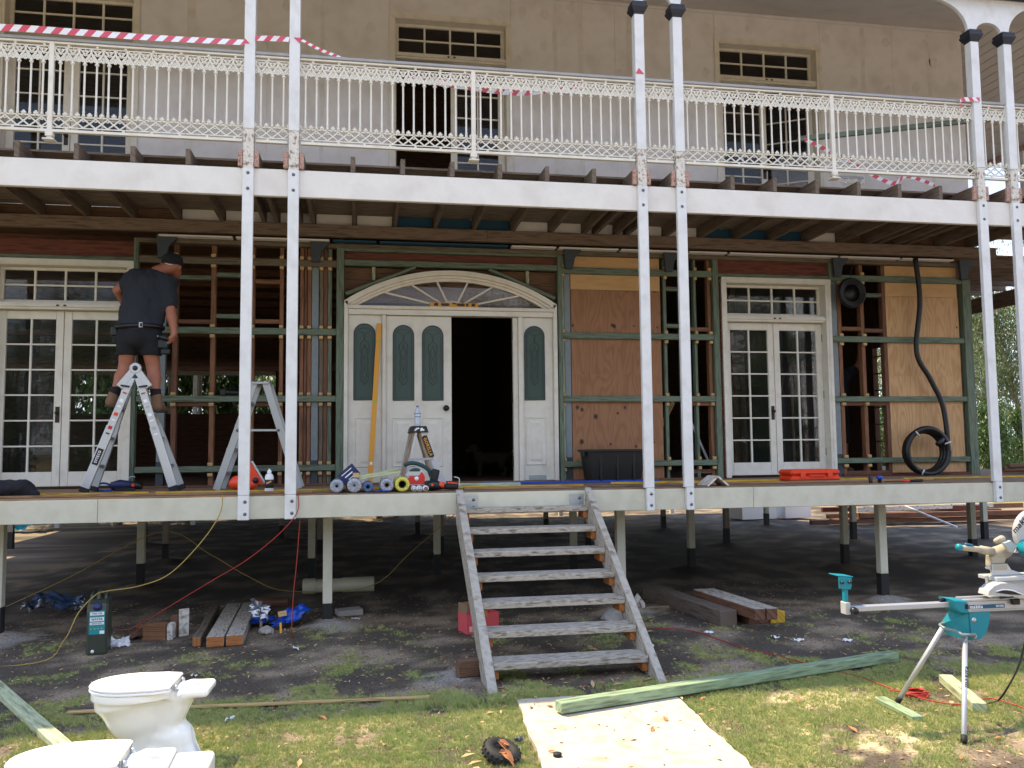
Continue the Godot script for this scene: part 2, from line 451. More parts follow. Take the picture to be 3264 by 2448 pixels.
	mat("foil", Color(0.62, 0.63, 0.65), 0.25, 0.7)
	mat("brick_red", Color(0.42, 0.20, 0.15), 0.85)
	mat("concrete_lump", Color(0.60, 0.58, 0.55), 0.9)
	mat("tape_red", Color(0.80, 0.30, 0.38), 0.4)
	mat("tape_white", Color(0.90, 0.90, 0.92), 0.4)
	mat("blue_tarp", Color(0.06, 0.26, 0.36), 0.6)
	for e in [["tape_red", 0.6], ["tape_white", 0.6]]:
		M[e[0]].backlight_enabled = true; M[e[0]].backlight = M[e[0]].albedo_color * 0.4
	var g := mat("glass", Color(0.25, 0.30, 0.30, 0.05), 0.02); g.transparency = BaseMaterial3D.TRANSPARENCY_ALPHA; g.metallic_specular = 0.35
	var lg := mat("lead_glass", Color(0.27, 0.335, 0.315), 0.16); lg.metallic_specular = 0.35
	var wb := mat("bottle_glass", Color(0.72, 0.82, 0.92, 0.35), 0.08); wb.transparency = BaseMaterial3D.TRANSPARENCY_ALPHA
	var pt := mat("path", Color(0.73, 0.70, 0.635), 0.9); pt.albedo_texture = path_tex; pt.uv1_triplanar = true; pt.uv1_world_triplanar = true; pt.uv1_scale = Vector3(0.83, 0.83, 0.83)
	pt.normal_enabled = true; pt.normal_texture = fine_nrm; pt.normal_scale = 0.25
	var bark := mat("bark", Color(0.63, 0.56, 0.49), 0.9); bark.albedo_texture = speck_tex; bark.uv1_scale = Vector3(0.4, 4, 1)
	for e in [["leaf_a", Color(0.30, 0.36, 0.20)], ["leaf_b", Color(0.36, 0.42, 0.25)], ["leaf_c", Color(0.25, 0.34, 0.15)]]:
		var lm := mat(e[0], e[1], 0.55); lm.backlight_enabled = true; lm.backlight = e[1] * 0.7; lm.cull_mode = BaseMaterial3D.CULL_DISABLED
func ply_image(a: Color, b: Color, knots: int, sd: int) -> ImageTexture:
	var n := FastNoiseLite.new(); n.seed = sd; n.frequency = 0.004; n.fractal_octaves = 3
	var n2 := FastNoiseLite.new(); n2.seed = sd + 1; n2.frequency = 0.02
	var img := Image.create(512, 1024, false, Image.FORMAT_RGB8)
	for y in 1024:
		for x in 512:
			var w := n.get_noise_2d(x * 1.4, y * 0.28) * 9.0
			var r := 0.5 + 0.5 * sin(w * TAU * 0.55)
			r = r * r * 0.65 + 0.35 * (0.5 + n2.get_noise_2d(x * 5.0, y * 0.5))
			img.set_pixel(x, y, a.lerp(b, clampf(r, 0.0, 1.0)))
	var rg := RandomNumberGenerator.new(); rg.seed = sd
	for k in knots:
		var cx := rg.randf() * 512.0; var cy: float = [250.0, 430.0, 600.0, 690.0, 860.0][k % 5] + rg.randfn() * 14.0; var rr := rg.randf_range(2.0, 6.5)
		for y in range(int(cy - rr * 4), int(cy + rr * 4)):
			for x in range(int(cx - rr * 3), int(cx + rr * 3)):
				if x < 0 or y < 0 or x > 511 or y > 1023: continue
				var d := Vector2((x - cx) / rr, (y - cy) / (rr * 1.3)).length() + n2.get_noise_2d(x * 6, y * 6) * 0.4
				if d < 2.2: img.set_pixel(x, y, img.get_pixel(x, y).lerp(b * 0.38, clampf(1.5 - d * 0.75, 0.0, 1.0)))
	return ImageTexture.create_from_image(img)
# ---------- ground ----------
var gn: FastNoiseLite
const STUMPS := [[0.78, -0.62, 0.22], [3.78, -0.62, 0.3], [6.79, -0.62, 0.3], [9.8, -0.62, 0.3], [-2.2, -0.62, 0.3],
	[-1.62, -3.4, 0.33], [0.47, -3.4, 0.33], [2.1, -3.4, 0.33], [3.97, -3.4, 0.33], [5.65, -3.35, 0.31], [7.93, -3.25, 0.31], [10.09, -3.38, 0.31], [-3.7, -3.4, 0.33],
	[0.45, -6.1, 0.3], [-1.9, -6.1, 0.3], [2.4, -6.1, 0.3], [4.9, -6.1, 0.3], [7.4, -6.1, 0.3], [9.84, -6.12, 0.35], [12.0, -5.5, 0.35], [-4.4, -6.1, 0.3],
	[-5.2, -9.0, 0.3], [-2.9, -9.0, 0.3], [-0.4, -9.0, 0.3], [2.2, -9.0, 0.3], [4.8, -9.0, 0.3], [7.3, -9.0, 0.3], [9.6, -9.0, 0.3]]
func gh(x: float, z: float) -> float:
	var h := gn.get_noise_2d(x * 1.0, z * 1.0) * 0.035 + gn.get_noise_2d(x * 6.0 + 50.0, z * 6.0) * 0.010
	if z > -0.2 and z < 8.5: h *= 0.45
	if absf(x - 2.65) < 0.75 and z > 2.1: h = minf(h, 0.0) * 0.3 - 0.008
	for s in STUMPS:
		var d := Vector2(x - s[0], z - s[1]).length()
		if d < 0.5: h += 0.07 * exp(-d * d * 18.0)
	var far := maxf(0.0, Vector2(x - 2.0, z + 3.0).length() - 16.0)
	return h + far * 0.012 * (1.0 if z < -4.0 else 0.3)
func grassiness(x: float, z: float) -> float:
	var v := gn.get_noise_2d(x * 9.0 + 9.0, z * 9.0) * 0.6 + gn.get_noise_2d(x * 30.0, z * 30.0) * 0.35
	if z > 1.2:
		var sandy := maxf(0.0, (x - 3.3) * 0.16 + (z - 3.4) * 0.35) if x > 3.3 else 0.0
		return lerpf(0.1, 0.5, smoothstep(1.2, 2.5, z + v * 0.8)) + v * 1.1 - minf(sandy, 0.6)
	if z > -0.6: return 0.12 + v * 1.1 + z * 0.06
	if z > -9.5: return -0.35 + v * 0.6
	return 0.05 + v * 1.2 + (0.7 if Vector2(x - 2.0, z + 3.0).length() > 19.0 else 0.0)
func steps(a: float, b: float, d: float) -> Array:
	var o := []; var x := a
	while x < b - d * 0.5: o.append(x); x += d
	return o
func make_ground():
	gn = FastNoiseLite.new(); gn.seed = 5; gn.frequency = 0.16; gn.fractal_octaves = 4
	var n3 := FastNoiseLite.new(); n3.seed = 9; n3.frequency = 1.1; n3.fractal_octaves = 4
	var xs := [-500.0, -250.0, -120.0, -60.0, -35.0, -22.0, -15.0, -11.0, -8.0, -6.0, -4.5] + steps(-3.5, 7.0, 0.07) + steps(7.0, 16.0, 0.16) + [16.5, 18.0, 21.0, 26.0, 35.0, 55.0, 90.0, 180.0, 300.0, 500.0]
	var zs := [-600.0, -300.0, -150.0, -80.0, -50.0, -34.0, -25.0, -20.0, -17.0] + steps(-15.0, -1.5, 0.2) + steps(-1.5, 4.9, 0.07) + [5.0, 5.6, 6.5, 8.0, 10.0, 14.0, 22.0, 40.0, 90.0, 200.0, 500.0]
	var V := PackedVector3Array(); var C := PackedColorArray(); var I := PackedInt32Array()
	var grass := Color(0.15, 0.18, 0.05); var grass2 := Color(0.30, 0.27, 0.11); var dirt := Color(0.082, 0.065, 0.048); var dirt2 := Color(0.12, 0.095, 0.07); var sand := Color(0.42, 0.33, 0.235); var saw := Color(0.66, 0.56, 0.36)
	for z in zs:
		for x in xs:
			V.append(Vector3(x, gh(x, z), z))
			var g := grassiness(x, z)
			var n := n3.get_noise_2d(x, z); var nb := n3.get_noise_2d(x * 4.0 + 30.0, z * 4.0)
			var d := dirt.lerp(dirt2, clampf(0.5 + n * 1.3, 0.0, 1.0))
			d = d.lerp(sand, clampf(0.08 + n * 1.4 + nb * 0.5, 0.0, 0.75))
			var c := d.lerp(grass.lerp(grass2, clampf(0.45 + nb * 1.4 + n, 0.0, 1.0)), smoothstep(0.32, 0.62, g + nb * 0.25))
			# sawdust by the saw stand, mortar spill by the stairs
			for s in [[4.15, 2.62, 0.42], [4.28, 3.35, 0.28], [4.0, 3.5, 0.25], [4.55, 3.45, 0.2], [3.75, 3.25, 0.18]]:
				var q: float = s[2] - Vector2(x - s[0], (z - s[1]) * 1.5).length() + nb * 0.28 + n * 0.1
				if q > 0.0: c = c.lerp(saw, clampf(q * 6.0, 0.0, 0.85))
			for s in [[1.78, 1.5, 0.26], [0.85, -0.45, 0.25], [-2.1, -0.6, 0.35], [4.0, -0.5, 0.2], [6.8, -0.4, 0.32]]:
				var q: float = s[2] - Vector2(x - s[0], z - s[1]).length() + nb * 0.2
				if q > 0.0: c = c.lerp(Color(0.42, 0.40, 0.37), clampf(q * 6.0, 0.0, 0.8))
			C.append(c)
	var w := xs.size()
	for j in zs.size() - 1:
		for i in w - 1:
			var a := j * w + i
			for k in [a, a + 1, a + w, a + 1, a + w + 1, a + w]: I.append(k)
	var N := PackedVector3Array(); N.resize(V.size())
	for t in range(0, I.size(), 3):
		var nn := (V[I[t + 2]] - V[I[t]]).cross(V[I[t + 1]] - V[I[t]])
		for k in 3: N[I[t + k]] += nn
	for i in N.size():
		N[i] = N[i].normalized()
		if N[i].y < 0.0: N[i] = -N[i]
	var arr := []; arr.resize(Mesh.ARRAY_MAX); arr[Mesh.ARRAY_VERTEX] = V; arr[Mesh.ARRAY_NORMAL] = N; arr[Mesh.ARRAY_COLOR] = C; arr[Mesh.ARRAY_INDEX] = I
	var m := ArrayMesh.new(); m.add_surface_from_arrays(Mesh.PRIMITIVE_TRIANGLES, arr)
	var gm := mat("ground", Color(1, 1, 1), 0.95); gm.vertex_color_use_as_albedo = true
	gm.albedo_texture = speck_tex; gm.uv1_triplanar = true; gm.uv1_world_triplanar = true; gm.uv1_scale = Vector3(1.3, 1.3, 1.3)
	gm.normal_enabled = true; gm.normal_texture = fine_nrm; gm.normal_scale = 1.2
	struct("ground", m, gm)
	# concrete path with a crumbled edge
	var L := []; var R := []
	var z := 2.27
	while z < 9.5:
		var e := gn.get_noise_2d(z * 9.0, 3.0) * 0.03 + gn.get_noise_2d(z * 60.0, 8.0) * 0.012
		var f := gn.get_noise_2d(z * 9.0, 30.0) * 0.03 + gn.get_noise_2d(z * 60.0, 80.0) * 0.012
		L.append(Vector2(2.15 - (z - 2.27) * 0.083 + e, z)); R.append(Vector2(3.24 - (z - 2.27) * 0.07 + f, z)); z += 0.06
	var poly := L.duplicate(); R.reverse(); poly.append_array(R)
	var st := begin(); add_prism(st, poly, 0.07, 0.0, Transform3D(Basis(Vector3.RIGHT, PI / 2), Vector3(0, -0.017, 0)))
	struct("path", commit(st), M.path)
	# pale gravel drive that the path runs out to, behind the camera
	var dv := begin(); add_box(dv, Vector3(70, 0.06, 13.5), 0.0, Vector3(4, 0.0, 15.75))
	var dm := mat("gravel", Color(0.80, 0.775, 0.735), 0.95); dm.albedo_texture = speck_tex; dm.uv1_triplanar = true; dm.uv1_world_triplanar = true
	struct("gravel_drive", commit(dv), dm)
	# short grass as blades
	var bl := begin()
	var rg := RandomNumberGenerator.new(); rg.seed = 21
	for k in 9:
		var a := rg.randf() * TAU; var r := rg.randf() * 0.022; var p := Vector3(cos(a) * r, -0.004, sin(a) * r)
		var lean := Vector3(rg.randfn() * 0.014, rg.randf_range(0.014, 0.044), rg.randfn() * 0.016); var s := Vector3(cos(a + 1.3), 0, sin(a + 1.3)) * 0.0022
		tri(bl, p - s, p + lean * 0.6 + s, p + s); tri(bl, p - s, p + lean * 0.6 - s * 0.2 + Vector3(0, 0.001, 0), p + lean)
	var tuft := commit(bl)
	var xf := []; var cols := []
	for i in 150000:
		var x := rg.randf_range(-2.6, 6.6); var zz := rg.randf_range(-0.9, 4.9)
		if zz < 1.0 and rg.randf() < 0.6: continue
		if x > 2.02 and x < 3.3 and zz > 2.24 and x > 2.18 - (zz - 2.27) * 0.083 and x < 3.24 - (zz - 2.27) * 0.07: continue
		var g := grassiness(x, zz) + rg.randf() * 0.35
		if g < (0.42 if zz > 1.9 else 0.62): continue
		var s := rg.randf_range(0.6, 1.35) * (1.0 if zz > 1.9 else 0.8)
		if absf(zz - 2.2) < 0.12 and x > 1.5 and x < 3.4: s *= 1.7
		xf.append(Transform3D(Basis(Vector3.UP, rg.randf() * TAU).scaled(Vector3(s, s, s)), Vector3(x, gh(x, zz), zz)))
		var t := rg.randf()
		cols.append(Color(0.25, 0.335, 0.085).lerp(Color(0.52, 0.47, 0.21), t * t * 0.9 + 0.1 * rg.randf()))
	var mm := MultiMesh.new(); mm.transform_format = MultiMesh.TRANSFORM_3D; mm.use_colors = true; mm.mesh = tuft; mm.instance_count = xf.size()
	for i in xf.size(): mm.set_instance_transform(i, xf[i]); mm.set_instance_color(i, cols[i])
	var gmat := mat("grass", Color(1, 1, 1), 0.7); gmat.vertex_color_use_as_albedo = true; gmat.cull_mode = BaseMaterial3D.CULL_DISABLED
	gmat.backlight_enabled = true; gmat.backlight = Color(0.16, 0.19, 0.05)
	var mi := MultiMeshInstance3D.new(); mi.name = "grass"; mi.multimesh = mm; mi.material_override = gmat; add_child(mi)
	tag(mi, "short patchy lawn grass in front of the house", "grass"); mi.set_meta("kind", "stuff")

# ---------- house ----------
const WZ := -2.15
const PX := [0.0, 0.413, 3.8537, 4.2667, 7.736, 8.149, 11.59, 12.0, -3.86, -3.45]
func make_house():
	house = thing("house", "two storey timber house being renovated with a white veranda and iron lace balustrade", "house")
	var H := house
	# --- veranda posts
	for i in PX.size():
		var x: float = PX[i]
		var p := hub(H, "veranda_post")
		bx(p, "upper_shaft", Vector3(x, 4.737, 0), Vector3(x + 0.1, 6.2, -0.1), M.white)
		bx(p, "old_shaft", Vector3(x + 0.003, 4.36, -0.003), Vector3(x + 0.097, 4.737, -0.095), M.old_white, i)
		bx(p, "lower_shaft", Vector3(x, 1.315, 0.004), Vector3(x + 0.1, 4.36, -0.046), M.white)
		bx(p, "fixing_plate", Vector3(x + (0.02 if i > 1 else 0.0), 1.09, 0.004), Vector3(x + 0.1, 1.313, -0.046), M.white)
		for b in [[0.065, 1.145], [0.065, 1.255], [0.05, 4.16], [0.05, 4.31]]:
			part(p, "bolt", bolt_mesh(), M.bolt, Vector3(x + b[0], b[1], 0.004), Vector3(PI / 2, 0, 0))
		# dark capital
		var st := begin()
		var prof := [[0.051, 6.165], [0.058, 6.19], [0.062, 6.19], [0.085, 6.235], [0.085, 6.25], [0.078, 6.255], [0.078, 6.29]]
		for k in prof.size() - 1:
			for q in 4:
				var a := Vector2(1, 1).rotated(q * PI / 2); var b := Vector2(1, 1).rotated((q + 1) * PI / 2)
				var f = func(v: Vector2, e: Array) -> Vector3: return Vector3(x + 0.05 + v.x * e[0], e[1], -0.05 + v.y * e[0])
				tri(st, f.call(a, prof[k]), f.call(b, prof[k]), f.call(b, prof[k + 1])); tri(st, f.call(a, prof[k]), f.call(b, prof[k + 1]), f.call(a, prof[k + 1]))
		add_box(st, Vector3(0.156, 0.008, 0.156), 0.002, Vector3(x + 0.05, 6.291, -0.05))
		part(p, "capital", commit(st), M.navy_cap)
		# blocks either side where the old joists are bolted to the post
		for s in [[-0.046, 0.0], [0.1, 0.146]]:
			bx(H, "joist_block", Vector3(x + s[0], 4.378, -0.018), Vector3(x + s[1] - 0.002, 4.534, -0.05), M.pinkish)
			bx(H, "joist", Vector3(x + s[0], 4.378, -0.052), Vector3(x + s[1] - 0.002, 4.53, WZ), M.joist, i)
	# --- upper beam, in lengths
	var xs := [-5.0, 0.05, 3.903, 7.79, 12.6]
	for i in xs.size() - 1:
		bx(H, "veranda_beam", Vector3(xs[i] + 0.001, 4.112, -0.048), Vector3(xs[i + 1] - 0.001, 4.372, -0.1), M.beam_white)
	for x in [-3.42, -2.94, -2.45, -1.965, -1.465, -0.98, -0.496, 1.013, 1.49, 1.973, 2.447, 2.925, 3.41, 4.9, 5.372, 5.855, 6.338, 6.82, 7.314, 8.78, 9.26]:
		bx(H, "joist", Vector3(x - 0.022, 4.378, -0.05), Vector3(x + 0.022, 4.53, WZ), M.joist, int(absf(x) * 7))
	var k := 0
	var zz := -0.34
	while zz > WZ:
		bx(H, "upper_deck_board", Vector3(-4.9, 4.531, zz), Vector3(2.3 + (k % 3) * 0.96, 4.553, zz - 0.083), M.soffit, k)
		bx(H, "upper_deck_board", Vector3(2.304 + (k % 3) * 0.96, 4.531, zz), Vector3(11.3, 4.553, zz - 0.083), M.soffit, k + 7)
		zz -= 0.0905; k += 1
	bx(H, "wall_bearer", Vector3(-5, 4.235, -2.0), Vector3(2.6, 4.376, -2.08), M.bearer, 1); bx(H, "wall_bearer", Vector3(2.602, 4.235, -2.0), Vector3(9.6, 4.376, -2.08), M.bearer, 2)
	# strips of sheeting seen over the bearer, between the joists
	var jx := [-2.94, -2.45, -1.965, -1.465, -0.98, -0.496, 0.123, 0.536, 1.013, 1.49, 1.973, 2.447, 2.925, 3.41, 3.98, 4.39, 4.9, 5.372, 5.855, 6.338, 6.82, 7.314]
	for i in jx.size() - 1:
		if i < 4: continue
		var m: Material = M.blue_tarp if i in [9, 10, 11, 17, 18, 19] else M.wall
		bx(H, "sheeting", Vector3(jx[i] + 0.03, 4.38, -2.12), Vector3(jx[i + 1] - 0.03, 4.528, -2.125), m)
	# pale battens under the bearer
	var bxs := [-1.2, -0.35, 0.35, 0.75, 1.3, 2.9, 3.5, 4.3, 5.2, 5.75, 7.3, 8.2, 9.0]
	for i in bxs.size() - 1:
		bx(H, "soffit_strip", Vector3(bxs[i] + 0.01, 4.185, -2.03), Vector3(bxs[i + 1] - 0.03, 4.205, -2.14), M.blue_tarp if i in [3, 4] else M.wall)
	bx(H, "top_plate", Vector3(-1.45, 4.13, WZ + 0.02), Vector3(9.16, 4.18, WZ - 0.08), M.green_brown)
	# --- lower deck
	var fx := [-5.6, -1.2, 2.02, 5.02, 9.0, 13.0]
	for i in fx.size() - 1:
		bx(H, "deck_fascia", Vector3(fx[i] + 0.0015, 1.094, -0.05), Vector3(fx[i + 1] - 0.0015, 1.30, -0.095), M.fascia)
	k = 0; zz = -0.055
	while zz > WZ - 0.1:
		var w := 0.135
		bx(H, "deck_board", Vector3(-5.4, 1.292, zz), Vector3(0.4 + (k % 4) * 1.1, 1.313, zz - w), M.deck_raw if k % 3 == 0 else M.deck, k)
		bx(H, "deck_board", Vector3(0.404 + (k % 4) * 1.1, 1.292, zz), Vector3(11.4, 1.313, zz - w), M.deck, k + 5)
		zz -= w + 0.005; k += 1
	bx(H, "inner_floor", Vector3(-4.9, 1.25, WZ - 0.12), Vector3(9.28, 1.31, -9.0), M.inner_wood)
	bx(H, "side_deck", Vector3(9.30, 1.25, WZ - 0.12), Vector3(11.4, 1.305, -9.0), M.deck)
	for s in STUMPS:
		var p := hub(H, "stump")
		bx(p, "post", Vector3(s[0] - 0.045, s[2], s[1] - 0.045), Vector3(s[0] + 0.045, 1.09 if s[1] < -1.0 else 1.16, s[1] + 0.045), M.fascia if s[1] > -4.0 or s[0] > 9.0 else M.weathered)
		bx(p, "tar_foot", Vector3(s[0] - 0.048, -0.05, s[1] - 0.048), Vector3(s[0] + 0.048, s[2] - 0.001, s[1] + 0.048), M.bitumen)
	for z in [-0.62, -3.4, -6.1, -9.0]:
		bx(H, "floor_bearer", Vector3(-5.3, 1.162 if z > -1 else 1.092, z + 0.05), Vector3(11.3, 1.248, z - 0.05), M.joist)
	for i in 34:
		bx(H, "floor_joist", Vector3(-5.2 + i * 0.49, 1.16 if i % 2 == 0 else 1.17, -0.1), Vector3(-5.155 + i * 0.49, 1.288, -0.56), M.joist, i)
	lower_wall(H)
	interior(H)
	upper_storey(H)
	balustrades(H)
func bolt_mesh() -> ArrayMesh:
	if not cache.has("bolt"):
		cache["bolt"] = lathe([Vector2(0.016, -0.002), Vector2(0.016, 0.003), Vector2(0.0095, 0.0032), Vector2(0.0095, 0.009), Vector2(0.007, 0.0115), Vector2(0, 0.012)], 8)
	return cache["bolt"]
func ply(p: Node3D, n: String, x0: float, y0: float, x1: float, y1: float, z: float, m: Material):
	part(p, n, prism([Vector2(x0, y0), Vector2(x1, y0), Vector2(x1, y1), Vector2(x0, y1)], 0.014, 0.002), m, Vector3(0, 0, z))
func lower_wall(H: Node3D):
	var z := WZ
	# girts
	for e in [[-1.42, 0.803], [3.565, 5.556], [7.2, 9.16]]:
		for y in [[3.896, 3.978], [3.08, 3.156], [2.29, 2.36], [1.484, 1.553]]:
			var left: bool = e[0] < 0.0 and y[0] > 3.5
			bx(H, "girt", Vector3(e[0], y[0], z + 0.005), Vector3(e[1], y[1], z - 0.035), M.green_brown if left else M.green, int(e[0] * 3 + y[0] * 5))
	# green corner and door posts
	for e in [[-1.478, -1.425, 1.31, 4.18], [0.804, 0.893, 1.31, 4.2], [3.508, 3.563, 1.31, 4.18], [5.557, 5.632, 1.31, 4.18], [9.161, 9.285, 1.31, 3.95], [7.19, 7.232, 3.9, 4.18]]:
		bx(H, "wall_post", Vector3(e[0], e[2], z + 0.012), Vector3(e[1], e[3], z - 0.085), M.green, int(e[0] * 5))
	# steel columns with dark knee brackets
	for x in [-1.2, 0.517, 3.594, 7.234]:
		bx(H, "steel_column", Vector3(x, 1.6, z - 0.04), Vector3(x + 0.08, 4.12, z - 0.12), M.steel)
		bx(H, "column_base", Vector3(x - 0.002, 1.31, z - 0.038), Vector3(x + 0.082, 1.598, z - 0.122), M.steel_dark)
	for x in [-1.2, 0.517, 3.594, 4.9, 7.234, 9.1]:
		var st := begin(); add_prism(st, [Vector2(0, -0.22), Vector2(0.09, -0.22), Vector2(0.12, -0.08), Vector2(0.2, 0.0), Vector2(0.2, 0.05), Vector2(-0.02, 0.05)], 0.05, 0.003)
		part(H, "knee_bracket", commit(st), M.steel_dark, Vector3(x, 4.16, z + 0.06))
	# studs behind the girts, with pale packers at each crossing
	var studs := [[-1.05, -0.994, "stud_dark"], [-0.631, -0.577, "stud"], [-0.185, -0.138, "stud"], [0.146, 0.19, "stud"], [0.235, 0.28, "stud_dark"], [0.38, 0.424, "stud"], [0.43, 0.462, "stud_dark"], [0.468, 0.512, "stud"],
		[0.606, 0.65, "green_brown"], [0.655, 0.70, "stud_dark"], [0.704, 0.749, "green"], [3.568, 3.592, "green_pale"], [4.90, 4.94, "green"], [5.12, 5.16, "green"], [5.31, 5.345, "green"], [5.50, 5.545, "stud"],
		[7.322, 7.376, "stud"], [7.658, 7.709, "stud"], [7.982, 8.030, "stud_dark"]]
	for s in studs:
		bx(H, "stud", Vector3(s[0], 1.31, z - 0.042), Vector3(s[1], 4.128, z - 0.13), M[s[2]], int(s[0] * 9))
		if s[2] in ["stud_dark"] and s[0] > -0.9: continue
		for y in [3.98, 3.155, 2.36, 1.553]:
			for q in [y, y - 0.122]:
				bx(H, "packer", Vector3(s[0] - 0.001, q + 0.001, z + 0.001), Vector3(s[1] + 0.001, q + 0.04, z - 0.041), M.pine, int(q * 9))
	# noggings between studs
	for e in [[-0.994, -0.631, 3.72, "green"], [-0.577, -0.185, 3.76, "green"], [-0.994, -0.631, 3.2, "stud_dark"], [-0.577, -0.185, 3.27, "green"], [-0.138, 0.146, 3.69, "stud"], [-0.138, 0.146, 3.215, "stud"], [4.94, 5.12, 3.72, "green"], [4.94, 5.12, 3.24, "green"], [5.16, 5.5, 3.2, "stud"], [-0.994, -0.631, 2.24, "stud_dark"], [-0.138, 0.146, 2.24, "stud_dark"], [5.16, 5.5, 2.24, "stud"], [7.376, 7.658, 3.24, "stud"], [7.709, 7.982, 3.22, "stud_dark"], [7.709, 7.982, 3.7, "green"], [7.376, 7.658, 2.24, "stud_dark"], [7.709, 7.982, 2.24, "stud_dark"], [-0.577, -0.138, 1.33, "stud_dark"], [7.376, 7.982, 1.33, "stud_dark"], [5.16, 5.5, 1.38, "stud_dark"]]:
		bx(H, "nogging", Vector3(e[0] + 0.001, e[2], z - 0.045), Vector3(e[1] - 0.001, e[2] + 0.05, z - 0.125), M[e[3]], int(e[2] * 11))
	# plywood bracing
	ply(H, "bracing_sheet", 3.682, 1.322, 4.86, 3.705, z - 0.05, M.ply_brown)
	bx(H, "bracing_strip", Vector3(3.682, 3.707, z - 0.041), Vector3(4.857, 4.128, z - 0.056), M.ply_tan, 2)
	ply(H, "bracing_sheet", 8.034, 1.35, 9.12, 3.71, z - 0.05, M.ply_right)
	bx(H, "bracing_strip", Vector3(8.034, 3.712, z - 0.041), Vector3(9.11, 4.128, z - 0.056), M.ply_tan, 5)
	bx(H, "bottom_plate", Vector3(7.3, 1.313, z + 0.0), Vector3(9.16, 1.348, z - 0.041), M.red_board); bx(H, "bottom_plate", Vector3(3.57, 1.313, z + 0.0), Vector3(5.55, 1.33, z - 0.041), M.stud_dark); bx(H, "bottom_plate", Vector3(-1.42, 1.313, z), Vector3(0.8, 1.335, z - 0.041), M.stud_dark)
	# red boards and lintels over the french doors
	for e in [[5.634, 7.188], [-3.0, -1.48]]:
		bx(H, "head_board", Vector3(e[0], 3.955, z - 0.02), Vector3(e[1], 4.14, z - 0.05), M.red_board)
		bx(H, "lintel", Vector3(e[0], 3.9, z + 0.004), Vector3(e[1], 3.953, z - 0.06), M.green)
	for x in [5.648, -1.50]:
		for i in 20: bx(H, "reveal_brick", Vector3(x - 0.012, 1.33 + i * 0.126, z - 0.03), Vector3(x + 0.026, 1.448 + i * 0.126, z - 0.09), M.brick_red, i)
	french_door(H, 6.4315, 1.34, 0.0, 0.0, false)
	french_door(H, -2.234, 1.34, 0.0, 0.0, false)
	front_door(H)
